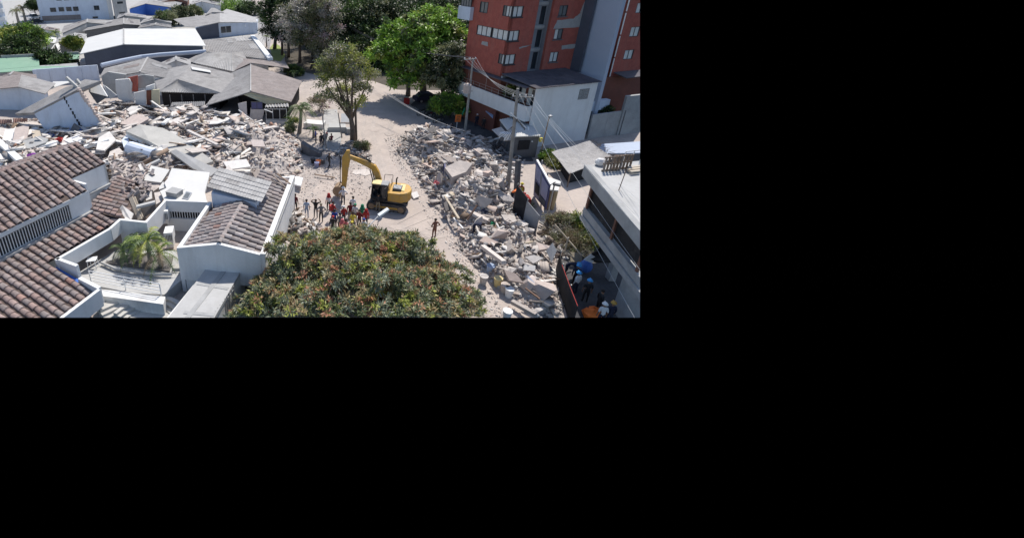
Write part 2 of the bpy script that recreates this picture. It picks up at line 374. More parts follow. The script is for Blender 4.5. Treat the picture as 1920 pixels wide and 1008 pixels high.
# ---------------------------------------------------------------- rubble heaps: a height field, then pieces lying on it
_ph = RNG.uniform(0, 6.28, (40, 2)); _fr = RNG.normal(0, 1, (40, 2))
def wav(x, y, s=1.0):
    r = np.zeros_like(x)
    for i in range(40):
        k = (.25 + i * .12) / s; a = .55 / (1 + i * .28)
        f = _fr[i] / (np.linalg.norm(_fr[i]) + 1e-6) * k
        r += a * np.sin(x * f[0] * 3 + y * f[1] * 3 + _ph[i, 0])
    return r
class Heap:
    def __init__(s, pix, hmax, edge):
        s.poly = np.array([tuple(P(x, y, 0).xy) for x, y in pix]); s.h = hmax; s.e = edge; s.extra = []
    def sd(s, x, y):
        p = s.poly; q = np.roll(p, -1, 0); best = np.full(x.shape, 1e9); ins = np.zeros(x.shape, bool)
        for a, b in zip(p, q):
            d = b - a; t = np.clip(((x - a[0]) * d[0] + (y - a[1]) * d[1]) / (d @ d), 0, 1)
            best = np.minimum(best, np.hypot(x - a[0] - t * d[0], y - a[1] - t * d[1]))
            c = (a[1] > y) != (b[1] > y)
            with np.errstate(divide='ignore', invalid='ignore'): xi = a[0] + (y - a[1]) / (b[1] - a[1]) * d[0]
            ins ^= c & (x < xi)
        return np.where(ins, best, -best)
    def z(s, x, y):
        x = np.asarray(x, float); y = np.asarray(y, float); d = s.sd(x, y)
        t = np.clip(d / s.e, 0, 1); b = t * t * (3 - 2 * t)
        base = s.h * b * (.74 + .26 * wav(x, y, 2.2) + .1 * wav(y, x, .9))
        for (cx, cy, r, hh) in s.extra: base = base + hh * np.exp(-((x - cx) ** 2 + (y - cy) ** 2) / r ** 2) * (d > -1)
        return np.where(d > 0, np.maximum(base, 0) + .10 * b * wav(x, y, .35), -.06)
    def mesh(s, name, step=.3):
        lo = s.poly.min(0) - .4; hi = s.poly.max(0) + .4
        xs = np.arange(lo[0], hi[0], step); ys = np.arange(lo[1], hi[1], step)
        X, Y = np.meshgrid(xs, ys); X = X + RNG.uniform(-.1, .1, X.shape); Y = Y + RNG.uniform(-.1, .1, Y.shape)
        Z = s.z(X, Y); nx = len(xs); k = np.arange(len(ys) - 1)[:, None] * nx + np.arange(nx - 1)[None]
        keep = (np.maximum.reduce([Z[:-1, :-1], Z[1:, :-1], Z[:-1, 1:], Z[1:, 1:]]) > -.05)
        k = k[keep]; F = np.stack([k, k + 1, k + nx + 1, k + nx], 1)
        o = npmesh(name, np.stack([X.ravel(), Y.ravel(), Z.ravel()], 1), F, ['rubble_base']); return o
    def sample(s, n, dmin=0.15, bias=None):
        lo = s.poly.min(0); hi = s.poly.max(0); out = np.zeros((0, 2))
        while len(out) < n:
            p = RNG.uniform(lo, hi, (n * 3, 2)); ok = s.sd(p[:, 0], p[:, 1]) > dmin
            q = p[ok]; z = s.z(q[:, 0], q[:, 1]); v = in_view(np.column_stack([q, z])); out = np.vstack([out, q[v]])
        return out[:n]
HR = Heap([(742, 288), (752, 262), (775, 248), (830, 243), (880, 252), (925, 272), (948, 305), (955, 350), (962, 400), (1000, 432), (1035, 472), (1045, 510), (1062, 600), (1000, 606), (955, 560), (905, 520),
           (862, 472), (850, 430), (815, 392), (795, 360), (775, 330), (760, 300)], 1.75, 2.4)
c = P(875, 330); HR.extra.append((c.x, c.y, 2.4, 1.0)); c = P(915, 385); HR.extra.append((c.x, c.y, 2.2, .8)); c = P(830, 275); HR.extra.append((c.x, c.y, 2.5, .3))
HL = Heap([(-25, 345), (-25, 240), (60, 232), (120, 222), (190, 205), (240, 200), (300, 208), (380, 208), (450, 222), (500, 236), (545, 242), (560, 262), (566, 292), (575, 320), (552, 345), (520, 352), (480, 352), (400, 352),
           (300, 352), (200, 352)], 1.7, 3.5)
c = P(300, 250); HL.extra.append((c.x, c.y, 6, .5)); c = P(125, 262); HL.extra.append((c.x, c.y, 5, -.9)); c = P(520, 280); HL.extra.append((c.x, c.y, 4, .7))
tag(HR.mesh('rubble_ground', .22), kind='structure'); tag(HL.mesh('rubble_ground', .3), kind='structure')
# thin skirt of crumbs round the digger, no mound
HS = Heap([(552, 345), (575, 300), (600, 290), (650, 300), (700, 300), (700, 335), (690, 375), (640, 372), (600, 360), (560, 420)], .0, 2)
HT = Heap([(720, 262), (760, 250), (760, 300), (790, 360), (830, 400), (860, 440), (905, 520), (985, 600), (930, 600), (880, 520), (835, 445), (800, 400), (770, 345), (735, 300)], .0, 2)
HM = Heap([(600, 285), (655, 262), (690, 275), (700, 300), (640, 300)], .25, 1.2)
CUBE_V = np.array([(-1, -1, -1), (1, -1, -1), (1, 1, -1), (-1, 1, -1), (-1, -1, 1), (1, -1, 1), (1, 1, 1), (-1, 1, 1)], float) * .5
CUBE_F = np.array([(3, 2, 1, 0), (4, 5, 6, 7), (0, 1, 5, 4), (1, 2, 6, 5), (2, 3, 7, 6), (3, 0, 4, 7)])
def rotm(n, tilt):
    a = RNG.uniform(0, 6.28, n); b = RNG.normal(0, tilt, n); c = RNG.normal(0, tilt, n)
    ca, sa, cb, sb, cc, sc = np.cos(a), np.sin(a), np.cos(b), np.sin(b), np.cos(c), np.sin(c); o = np.zeros(n); l = np.ones(n)
    Z = np.stack([np.stack([ca, -sa, o], 1), np.stack([sa, ca, o], 1), np.stack([o, o, l], 1)], 1)
    X = np.stack([np.stack([l, o, o], 1), np.stack([o, cb, -sb], 1), np.stack([o, sb, cb], 1)], 1)
    Y = np.stack([np.stack([cc, o, sc], 1), np.stack([o, l, o], 1), np.stack([-sc, o, cc], 1)], 1)
    return Z @ X @ Y
def scatter(name, heap, n, smin, smax, mats, wts, flat=(.35, .9), tilt=.6, dmin=.1, lift=.1):
    xy = heap.sample(n, dmin); z = heap.z(xy[:, 0], xy[:, 1]); z = np.maximum(z, 0)
    s = smin * (smax / smin) ** (RNG.uniform(0, 1, n) ** 2.2)
    dims = np.stack([s, s * RNG.uniform(.35, .95, n), s * RNG.uniform(*flat, n) * .7], 1)
    v = (CUBE_V[None] + RNG.uniform(-.2, .2, (n, 8, 3))) * dims[:, None, :]
    v = np.einsum('nij,nkj->nki', rotm(n, tilt), v) + np.column_stack([xy, z + dims[:, 2] * lift])[:, None, :]
    f = (CUBE_F[None] + np.arange(n)[:, None, None] * 8).reshape(-1, 4)
    mi = np.repeat(RNG.choice(len(mats), n, p=np.array(wts) / sum(wts)), 6)
    return tag(npmesh(name, v.reshape(-1, 3), f, mats, mi), kind='stuff')
CM = ['chunk_grey', 'chunk_pale', 'chunk_pink', 'chunk_dark', 'chunk_brick', 'chunk_white']
scatter('rubble', HR, 18000, .05, .45, CM, (34, 28, 24, 7, 2, 8))
scatter('rubble', HL, 23000, .05, .5, CM, (26, 32, 26, 6, 4, 14))
def boards(name, heap, n, l0, l1, w0, w1, mats, wts, tilt=.28, lift=.2, ok=None):
    xy = heap.sample(n, .4)
    if ok is not None: xy = xy[ok(xy)]; n = len(xy)
    z = heap.z(xy[:, 0], xy[:, 1]); L = l0 * (l1 / l0) ** (RNG.uniform(0, 1, n) ** 1.6); W = RNG.uniform(w0, w1, n) ** 1.0; T = RNG.uniform(.04, .14, n)
    v = (CUBE_V[None] + RNG.uniform(-.1, .1, (n, 8, 3)) * np.array([.5, 1.6, .6])) * np.stack([L, W, T], 1)[:, None, :]
    v = np.einsum('nij,nkj->nki', rotm(n, tilt), v) + np.column_stack([xy, z + lift])[:, None, :]
    f = (CUBE_F[None] + np.arange(n)[:, None, None] * 8).reshape(-1, 4); mi = np.repeat(RNG.choice(len(mats), n, p=np.array(wts) / sum(wts)), 6)
    return tag(npmesh(name, v.reshape(-1, 3), f, mats, mi), kind='stuff')
BM = ['chunk_white', 'chunk_pale', 'wood_pale', 'wood', 'chunk_grey', 'chunk_dark', 'chunk_pink', 'fibre_cement']
lf = lambda xy: xy[:, 0] < -.165 * xy[:, 1]
boards('debris', HL, 760, .6, 3.4, .12, .5, BM, (30, 24, 5, 9, 12, 10, 6, 6), ok=lf); boards('debris', HL, 420, .7, 2.4, .6, 1.6, BM, (34, 22, 3, 6, 10, 9, 12, 8), .22, ok=lf); boards('debris', HL, 170, .5, 2.2, .1, .5, BM, (24, 30, 6, 8, 16, 12, 10, 4))
boards('debris', HR, 300, .5, 2.4, .06, .26, BM, (16, 26, 8, 12, 22, 14, 6, 4)); boards('debris', HR, 130, .5, 1.3, .4, .9, BM, (20, 34, 2, 2, 24, 8, 12, 4), .3)
HG = Heap([(540, 400), (556, 398), (580, 418), (604, 428), (600, 445), (560, 455), (530, 440), (532, 412)], .7, .9); tag(HG.mesh('rubble_ground', .2), kind='structure')
scatter('debris', HG, 700, .06, .5, CM, (26, 20, 14, 30, 4, 10)); boards('debris', HG, 60, .5, 1.7, .08, .35, BM, (20, 10, 4, 20, 16, 30, 6, 6), .5)
scatter('gravel', HS, 2400, .03, .17, CM, (34, 32, 26, 2, 1, 5), dmin=-.2)
scatter('gravel', HT, 3000, .03, .2, CM, (34, 32, 24, 2, 1, 7), dmin=-.2)
scatter('debris', HM, 700, .05, .4, CM, (30, 16, 18, 30, 4, 6))
# single pieces large enough to pick out
def chunk_mesh(seed, flat):
    rr = random.Random(seed); bm = bmesh.new()
    for i in range(13):
        t = rr.uniform(0, 6.28); zz = rr.uniform(-1, 1); q = rr.uniform(.75, 1.1)
        bm.verts.new((math.cos(t) * q * .55 * (1 if abs(zz) < .7 else .75), math.sin(t) * q * .42 * (1 if abs(zz) < .7 else .75), max(-.8, min(.8, zz * 1.4)) * .42 * flat))
    r = bmesh.ops.convex_hull(bm, input=bm.verts); bmesh.ops.delete(bm, geom=list({e for e in r['geom_interior'] if isinstance(e, bmesh.types.BMVert)}), context='VERTS')
    me = bpy.data.meshes.new('chunk'); bm.to_mesh(me); bm.free(); return me
CH = {k: [chunk_mesh(100 * i + j, fl) for j in range(5)] for i, (k, fl) in enumerate((('block', 1.0), ('slab', .38)))}
KIND = [('chunk_grey', 'block', 'concrete_chunk', 'rough grey broken concrete block', 'rubble'), ('chunk_pale', 'slab', 'slab_fragment', 'flat pale broken piece of concrete slab', 'rubble'),
        ('chunk_pink', 'block', 'masonry_chunk', 'pinkish lump of broken plastered masonry', 'rubble'), ('chunk_dark', 'block', 'concrete_chunk', 'dark lump of broken concrete', 'rubble'),
        ('chunk_brick', 'slab', 'brick_chunk', 'orange red piece of broken brickwork', 'rubble'), ('chunk_white', 'slab', 'plaster_fragment', 'flat white broken plaster wall piece', 'rubble')]
VAR = {}
ZR = [((775, 275), 'in the rubble nearest the long grey pole'), ((845, 265), 'in the rubble below the orange sign'), ((915, 285), 'in the rubble beside the transformer pole'), ((795, 330), 'in the rubble behind the digger'), ((870, 320), 'on the crest of the street rubble'), ((930, 340), 'in the rubble left of the tall utility pole'), ((850, 390), 'in the rubble beside the slanting plank'), ((925, 400), 'in the rubble before the black screen panel'),
      ((880, 450), 'in the rubble beside the brown shirted person'), ((960, 450), 'in the middle of the street rubble slope'), ((1010, 465), 'in the rubble beside the dry bush'), ((920, 505), 'in the rubble beside the buckets'), ((985, 510), 'in the rubble around the white square slab'), ((1030, 540), 'in the rubble along the long black screen'), ((990, 575), 'in the lowest part of the street rubble')]
ZL = [((20, 265), 'in the debris at the fallen white column'), ((90, 265), 'in the debris under the fallen white wall'), ((150, 262), 'in the debris beside the tiled ridge'), ((205, 250), 'in the debris before the huge fallen slab'), ((230, 220), 'in the debris before the broken walls'), ((290, 215), 'in the debris below the brown door'), ((350, 220), 'in the debris before the ribbed hip roof'), ((340, 250), 'in the debris above the huge fallen slab'),
      ((420, 240), 'in the debris left of the torn house front'), ((470, 245), 'in the debris below the torn house front'), ((430, 280), 'in the debris right of the huge fallen slab'), ((520, 265), 'on the debris crest towards the palm'), ((540, 310), 'in the debris at the street end'), ((470, 315), 'in the debris behind the fibre cement sheets'), ((300, 310), 'in the debris behind the white flat roof'), ((240, 300), 'in the debris beside the crushed water tank')]
def zone(heap_z, p, z):
    x, y = PX((p[0], p[1], z)); return min(heap_z, key=lambda q: (q[0][0] - x) ** 2 + 2 * (q[0][1] - y) ** 2)[1]
def chunks(heap, n, smin, smax, wts, zones):
    xy = heap.sample(n, .5); z = heap.z(xy[:, 0], xy[:, 1]); ks = RNG.choice(6, n, p=np.array(wts) / sum(wts))
    for i in range(n):
        where = zones if isinstance(zones, str) else zone(zones, xy[i], float(z[i]))
        mat, shp, nm, lb, cat = KIND[ks[i]]; j = int(RNG.integers(5)); key = (mat, j)
        if key not in VAR:
            me = CH[shp][j].copy(); me.materials.append(MATS[mat]); VAR[key] = me
        o = bpy.data.objects.new(nm, VAR[key]); COL.objects.link(o); s = smin + (smax - smin) * random.random() ** 2
        o.scale = (s * random.uniform(.8, 1.4), s * random.uniform(.8, 1.2), s * random.uniform(.8, 1.2))
        o.rotation_euler = (random.gauss(0, .4), random.gauss(0, .4), random.uniform(0, 6.28)); o.location = (xy[i, 0], xy[i, 1], max(0, z[i]) + .12 * s)
        tag(o, lb + ' ' + where, cat, nm.replace('_', ' ') + 's, ' + mat[6:] + ', ' + where)
chunks(HR, 120, .5, 1.6, (30, 32, 22, 5, 1, 10), ZR)
chunks(HL, 120, .6, 1.6, (16, 28, 16, 8, 3, 29), ZL)
def plates(heap, n, s0, s1, mats, zones, ok=None):
    done = 0; out = []
    while done < n:
        p = heap.sample(1, 1.2)[0]
        if ok is not None and not ok(p[None])[0]: continue
        if any((p[0] - q[0]) ** 2 + (p[1] - q[1]) ** 2 < 2.2 for q in out): continue
        out.append(p); done += 1; mat, lb = random.choice(mats); k = random.choice((4, 4, 5)); s = random.uniform(s0, s1); rot = Euler((random.gauss(.12, .16), random.gauss(0, .16), random.uniform(0, 6.28))).to_matrix(); z = float(heap.z(*p)) + .42
        c = Vector((p[0], p[1], z)); a0 = random.uniform(0, 6.28); m_ = MB(); pts = []
        cs = [Vector((math.cos(a) * r * .66, math.sin(a) * r * .44, 0)) for a, r in [(a0 + 6.283 * (i + random.uniform(-.25, .25)) / k, s * random.uniform(.6, 1.15)) for i in range(k)]]
        for i in range(k):
            q, q2 = cs[i], cs[(i + 1) % k]; pts.append(q); nj = random.choice((0, 0, 1, 3))
            for t in range(nj): w_ = q.lerp(q2, (t + 1) / (nj + 1)); pts.append(w_ * random.uniform(.93, 1.04))
        m_.slab([c + rot @ q for q in pts], random.uniform(.1, .2)); o = m_.build('wall_fragment', mat); where = zone(zones, p, z); tag(o, 'large broken ' + lb + ' ' + where, 'rubble', lb + 's ' + where)
plates(HL, 46, 1.6, 3.6, [('chunk_white', 'white plaster wall plate'), ('chunk_white', 'white plaster wall plate'), ('chunk_pale', 'pale concrete plate'), ('chunk_pale', 'pale concrete plate'), ('chunk_pink', 'pinkish rendered wall plate'), ('concrete', 'grey cement plate'), ('fibre_cement', 'grey ribless roof sheet')], ZL, lambda q: q[:, 0] < -.10 * q[:, 1])
plates(HR, 13, .9, 1.9, [('chunk_pale', 'pale concrete plate'), ('chunk_pale', 'pale concrete plate'), ('chunk_grey', 'grey cement plate'), ('chunk_pink', 'pinkish rendered wall plate')], ZR)
chunks(HT, 14, .25, .55, (30, 30, 20, 5, 5, 10), 'lying loose on the road edge')
def dn(p, z): return Vector((p[0], p[1], z))
# ================================================================ HOUSES AT THE BACK LEFT
def inset(pts, k=.95):
    c = sum((Vector(p) for p in pts), Vector()) / len(pts); return [c + (Vector(p) - c) * k for p in pts]
def gable(name, label, cat, F, Bk, roof, wall, ribs=0, z0=0.0, t=.14, pediment=None, side=None, open_front=None):
    """F, Bk: three points (left eave, peak, right eave) of the front and back gables"""
    F = [Vector(p) for p in F]; Bk = [Vector(p) for p in Bk]; c = (F[0] + F[2]) / 2; T = thing(name, label, cat, V(c.x, c.y, z0))
    for a, b, cc, d in ((F[0], F[1], Bk[1], Bk[0]), (F[1], F[2], Bk[2], Bk[1])):
        m_ = MB()
        if ribs == 0 and 'fibre' in roof: ribs = -1
        nr_ = max(6, int(((a if a is F[0] else b) - (d if a is F[0] else cc)).length / .42)) if ribs < 0 else ribs
        if ribs:
            lo_a, lo_b, hi_b, hi_a = (d, a, b, cc) if a is F[0] else (b, cc, d, a)
            m_.corr(lo_a, lo_b, hi_b, hi_a, nr_, .05 if ribs > 0 else .035, .08)
            rr = random.Random(int(abs(lo_a.x * 31 + lo_a.y * 17)))
            for k in range(rr.randint(2, 4)):
                u0, v0 = rr.uniform(.05, .75), rr.uniform(.1, .6); u1, v1 = u0 + rr.uniform(.08, .2), v0 + rr.uniform(.2, .38); q_ = lambda u, v: lo_a.lerp(lo_b, u).lerp(hi_a.lerp(hi_b, u), v) + V(0, 0, .09)
                s_ = MB(); s_.corr(q_(u0, v0), q_(u1, v0), q_(u1, v1), q_(u0, v1), 4, .03, .05); s_.build('patch_sheet', rr.choice(['fibre_cement', 'fibre_pale', 'fibre_brown', 'sheet_dark']), T)
        else: m_.slab([a, b, cc, d], t)
        m_.build('roof_slope', roof, T)
    ax = (Bk[1] - F[1]).normalized() * .35; dz = V(0, 0, -t - .05)
    f = [p + ax + dz for p in F]; k = [p - ax + dz for p in Bk]; mid = (f[0] + f[2]) / 2
    f = [mid + (p - mid) * .95 for p in f]; mk = (k[0] + k[2]) / 2; k = [mk + (p - mk) * .95 for p in k]
    for p, q in zip(f, F): p.z = q.z - t - .04 - .02
    m_ = MB(); n = 6; tops = [f[0], f[1], f[2], k[2], k[1], k[0]]; bots = [V(p.x, p.y, z0) for p in tops]
    m_.add(tops + bots, [(0, 6, 7, 1), (1, 7, 8, 2), (2, 8, 9, 3), (3, 9, 10, 4), (4, 10, 11, 5), (5, 11, 6, 0), (0, 1, 4, 5), (1, 2, 3, 4), (11, 10, 9, 8, 7, 6)])
    m_.build('wall', wall, T)
    m_ = MB(); m_.beam(F[1] + V(0, 0, .05), Bk[1] + V(0, 0, .05), .3, .08); m_.build('ridge_cap', 'fibre_pale', T)
    return T
def win(parent, a, b, z0, z1, n, frame='frame_dark', glass='glass_dark', panes=2, d=.05, bars=0, name='window'):
    """window in the wall from a to b (ground line), n = outward normal"""
    a, b = Vector((a[0], a[1], 0)), Vector((b[0], b[1], 0)); n = Vector(n).normalized(); u = (b - a); L = u.length; u.normalize()
    m_ = MB(); f = .06
    for (s0, s1, q0, q1) in ((0, L, z1 - f, z1), (0, L, z0, z0 + f), (0, f, z0 + f, z1 - f), (L - f, L, z0 + f, z1 - f)):
        p0, p1 = a + u * s0, a + u * s1; m_.prism([dn(p0, q1) + n * d, dn(p1, q1) + n * d, dn(p1, q1) - n * d, dn(p0, q1) - n * d], q0)
    for i in range(1, panes):
        p = a + u * (L * i / panes); m_.box(dn(p, (z0 + z1) / 2) + n * d * .4, (f, f, z1 - z0 - 2 * f), math.atan2(u.y, u.x))
    W = m_.build(name, frame, parent)
    for i in range(panes):
        p0, p1 = a + u * (L * i / panes + f * .6), a + u * (L * (i + 1) / panes - f * .6); g_ = MB()
        g_.prism([dn(p0, z1 - f) + n * .012, dn(p1, z1 - f) + n * .012, dn(p1, z1 - f) - n * .02, dn(p0, z1 - f) - n * .02], z0 + f)
        g_.build('pane', glass if isinstance(glass, str) else glass[i % len(glass)], W)
    for i in range(bars):
        p = a + u * (L * (i + .5) / bars) + n * (d + .03); g_ = MB(); g_.tube(dn(p, z0), dn(p, z1), .02, n=4); g_.build('bar', 'white_metal', W)
    return W
def wall_between(p, q, z, T=None): pass
# white apartment block far left
WB = thing('office_building', 'large white block in bluish shade with a row of four square dark windows', 'building', P(145, 40, 0))
a, b = P(78, 42, 0), P(214, 36, 0); u = (b - a).normalized(); n = V(u.y, -u.x, 0)
if n.y > 0: n = -n
m_ = MB(); dp = -n * 14; m_.prism([dn(a, 16), dn(b, 16), dn(b, 16) + dp, dn(a, 16) + dp], 0); m_.build('wall', 'plaster_blue_shade', WB)
def at_wall(px, py, a, b):                # point of the vertical plane through a, b seen at a pixel
    d = Vector(ray(px, py)); o = V(0, 0, CAM_H); nn = V((b - a).y, -(b - a).x, 0); t = (Vector(a) - o).dot(nn) / d.dot(nn); return o + d * t
for (x0, x1, y0, y1) in ((95, 106, 15, 23), (111, 121, 14, 22), (125, 135, 13.5, 21.5), (138, 148, 13, 21), (177, 187, 11, 19.5), (106, 116, -4, 1.5), (120, 130, -4.5, 1), (134, 143, -5, .5), (174, 184, 31.5, 35)):
    p, q = at_wall(x0, y1, a, b), at_wall(x1, y1, a, b); r_ = at_wall(x0, y0, a, b); win(WB, p, q, p.z, r_.z, n, d=.12)
m_ = MB(); p, q = at_wall(80, 36.5, a, b), at_wall(152, 34, a, b); zt_ = at_wall(80, 30.5, a, b).z; m_.prism([dn(p, zt_) + n * .25, dn(q, zt_) + n * .25, dn(q, zt_), dn(p, zt_)], zt_ - 1.7); m_.build('band', 'fibre_brown', WB)
p = at_wall(212, 30, a, b); m_ = MB(); m_.prism([dn(b, 16) + n * .4 - u * 1.5, dn(b, 16) + n * .4, dn(b, 16), dn(b, 16) - u * 1.5], 0); m_.build('corner_pillar', 'plaster', WB)
GA = thing('annex_building', 'plain grey flat block standing right of the large white building', 'building', P(226, 34, 0))
m_ = MB(); c0, c1 = P(217, 37, 0), P(241, 34, 0); m_.prism([dn(c0, 14), dn(c1, 14), dn(c1, 14) + dp, dn(c0, 14) + dp], 0); m_.build('wall', 'concrete', GA)
w0, w1 = at_wall(220, 8, c0, c1), at_wall(231, 8, c0, c1); win(GA, w0, w1, w0.z, w0.z + .8, n)
w0, w1 = at_wall(224, 26, c0, c1), at_wall(235, 26, c0, c1); win(GA, w0, w1, w0.z, w0.z + .5, n)
# white tower at the left edge
WT = thing('apartment_block', 'white balconied block cut by the left edge of the photo', 'building', P(4, 56, 0))
p0, p1 = P(-30, 60, 0), P(17, 56, 0); bk_ = V(p1.x / p1.y * 12.6, 12, 0); m_ = MB(); m_.prism([dn(p0, 17), dn(p1, 17), dn(p1, 17) + bk_, dn(p0, 17) + bk_], 0); m_.build('wall', 'plaster_blue_shade', WT)
for i in range(6):
    z = 1.5 + 2.5 * i; m_ = MB(); m_.prism([dn(p0, z) + V(0, -1, 0), dn(p1, z) + V(.3, -1, 0), dn(p1, z) + V(.3, 0, 0), dn(p0, z)], z - 1.0); m_.build('balcony', 'plaster_clean', WT)
    win(WT, p1 + V(-4, -.05, 0), p1 + V(-1.5, -.05, 0), z + .1, z + 1.3, (0, -1, 0))
# blue walled house
BH = gable('blue_house', 'house with a bright blue front wall under a pale low gable roof', 'house', [P(240, 17, 3.2), P(273, 7, 4.4), P(330, 15, 3.2)], [P(262, 3, 3.2), P(285, -6, 4.4), P(345, 3, 3.2)], 'fibre_pale', 'tarp_blue')
a, b = P(244, 28, 0), P(310, 26, 0)
for x0 in (247, 271, 293):
    p, q = at_wall(x0, 25, a, b) + V(0, -.6, 0), at_wall(x0 + 10, 25, a, b) + V(0, -.6, 0); win(BH, p, q, 1.3, 2.3, (0, -1, 0))
gable('house', 'brown walled house at the top edge left of the green trees', 'house', [P(303, 4, 4), P(330, -4, 5), P(352, 3, 4)], [P(308, -6, 4), P(334, -12, 5), P(355, -6, 4)], 'fibre_brown', 'brown_cloth')
FH = gable('house', 'white walled house with a pale hip roof beneath the green trees', 'house', [P(352, 11, 3.2), P(378, 3, 4.4), P(415, 11, 3.2)], [P(362, 2, 3.2), P(384, -5, 4.4), P(412, 3, 3.2)], 'fibre_pale', 'plaster')
p = P(384, 17, 0); win(FH, p, p + V(3.4, 0, 0), 1.2, 2.6, (0, -1, 0))
# grey gabled houses behind the white hall
H1 = gable('house', 'grey fibre cement gable roof directly below the large white block', 'house', [P(114, 63, 2.8), P(163, 42, 4.2), P(215, 47, 2.8)], [P(120, 49, 2.8), P(164, 36, 4.2), P(206, 38, 2.8)], 'fibre_cement', 'concrete')
H2 = gable('house', 'long grey roof with a low ridge just behind the white hall', 'house', [P(155, 58, 2.8), P(232, 45, 3.6), P(264, 47, 2.8)], [P(180, 42, 2.8), P(232, 34, 3.6), P(262, 37, 2.8)], 'fibre_cement', 'chunk_dark')
gable('house', 'farther grey roof peeping over the long grey roof', 'house', [P(219, 35, 2.8), P(233, 29, 3.6), P(275, 34, 2.8)], [P(222, 28, 2.8), P(240, 24, 3.6), P(274, 29, 2.8)], 'fibre_pale', 'concrete')
gable('house', 'small white roofed house beside the dark hedge', 'house', [P(64, 81, 2.6), P(76, 76, 3.2), P(106, 82, 2.6)], [P(72, 71, 2.6), P(84, 68, 3.2), P(106, 71, 2.6)], 'white_roof', 'plaster')
gable('house', 'low grey roof between the small palms and the white hall', 'house', [P(101, 82, 2.6), P(138, 70, 3.4), P(157, 76, 2.6)], [P(110, 70, 2.6), P(141, 62, 3.4), P(163, 64, 2.6)], 'fibre_pale', 'plaster')
gable('house', 'narrow white lean to roof beside the palm in front of the white hall', 'house', [P(95, 93, 2.2), P(103, 82, 2.8), P(108, 92, 2.2)], [P(103, 86, 2.2), P(108, 79, 2.8), P(113, 86, 2.2)], 'white_roof', 'plaster')
# white roofed hall
HA = gable('hall', 'large hall with a brilliant white sheet roof and a dark slate front wall', 'hall', [P(150, 101, 4.2), P(232, 83, 5), P(386, 86, 4.2)], [P(164, 71, 4.2), P(232, 54, 5), P(366, 54, 4.2)], 'white_roof', 'wall_slate')
m_ = MB(); m_.path([P(190, 123, 2.7), P(225, 115, 2.9), P(265, 107, 3.1), P(300, 103, 3.2), P(386, 97, 3.2)], .42, 8); tag(m_.build('duct', 'fin_blue_shade'), 'long blue grey sheet metal duct along the foot of the dark hall wall', 'duct')
# green roof
GR = thing('green_roof_shed', 'long low shed with a pale green sheet roof and a notch holding bushes', 'shed', P(70, 130, 0))
m_ = MB(); z = 2.6; m_.slab([P(-6, 109, z + .5), P(72, 104, z + .5), P(74, 124, z), P(-8, 131, z)], .12); m_.build('roof', 'green_roof', GR)
m_ = MB(); m_.slab([P(100, 105, z + .5), P(149, 101, z + .5), P(148, 110, z + .25), P(104, 114, z + .25)], .12); m_.build('roof', 'green_roof', GR)
m_ = MB(); m_.slab([P(-8, 131.3, z), P(74, 124.3, z), P(147, 124, z), P(147, 128, z - .1), P(-8, 136, z - .1)], .12); m_.build('roof', 'green_roof', GR)
m_ = MB(); m_.prism([P(-6, 130, z - .2), P(146, 126, z - .2), P(146, 118, z - .2), P(76, 123, z - .2), P(-6, 126, z - .2)], 0); m_.prism([P(2, 110, z + .3), P(146, 103, z + .3), P(146, 101.5, z + .3), P(2, 107, z + .3)], 0); m_.build('wall', 'concrete', GR)
m_ = MB(); m_.beam(P(2, 106.6, z + .7), P(148, 99.6, z + .7), .3, .5); m_.build('rear_parapet', 'concrete', GR)
# white screen wall, its bluish shade put into the plaster colour
BW = thing('screen_wall', 'long white wall in bluish shade below the green shed roof', 'wall', P(125, 150, 0))
for i in range(4):
    x0, x1 = 68 + i * 30, 68 + (i + 1) * 30; m_ = MB(); y0, y1 = 148 - i * 2.5, 148 - (i + 1) * 2.5
    a, b = P(x0, y0 + 14, 0), P(x1 - .6, y1 + 14, 0); m_.prism([dn(a, 2.9), dn(b, 2.9), dn(b, 2.9) + V(0, .25, 0), dn(a, 2.9) + V(0, .25, 0)], 0); m_.build('wall_panel', 'plaster_blue_shade', BW)
# houses at the left edge
LH = thing('house', 'white shaded house wall under worn grey roofs at the left edge', 'house', P(30, 214, 0))
m_ = MB(); m_.prism([P(-20, 168, 3.0), P(38, 164, 3.4), P(82, 176, 3.0), P(86, 160, 3.0), P(40, 150, 3.4), P(-20, 150, 3.0)], 0); m_.build('wall', 'plaster_blue_shade', LH)
m_ = MB(); m_.slab([P(-20, 168, 3.2), P(34, 163, 3.75), P(40, 140, 3.75), P(-20, 144, 3.2)], .1); m_.build('roof_slope', 'fibre_brown', LH)
m_ = MB(); m_.slab([P(34, 163, 3.78), P(85, 176, 3.1), P(104, 156, 3.1), P(40, 140, 3.78)], .1); m_.build('roof_slope', 'fibre_cement', LH)
a, b = P(-10, 212, 0), P(40, 212, 0)
gable('house', 'worn reddish grey roof at the left edge beside the pale screen wall', 'house', [P(-30, 156, 2.6), P(18, 141, 3.6), P(70, 152, 2.6)], [P(-25, 146, 2.6), P(26, 134, 3.6), P(68, 140, 2.6)], 'fibre_brown', 'plaster')
m_ = MB(); m_.slab([P(80, 172, 2.6), P(118, 158, 2.9), P(140, 152, 2.9), P(100, 153, 2.6)], .1); tag(m_.build('roof_sheet', 'white_roof'), 'torn white roof sheet behind the leaning wall', 'roof sheet')
for x0, y0, lb in ((-5, 224, 'left one'), (24, 222, 'right one')):
    m_ = MB(); m_.corr(P(x0, y0 + 8, 1.6), P(x0 + 26, y0 + 6, 1.6), P(x0 + 27, y0, 2.0), P(x0, y0, 2.0), 6, .07, .06); tag(m_.build('tile_sheet', 'tile_new'), 'strip of orange clay tiles showing over the debris at the left edge, ' + lb, 'roof tiles')
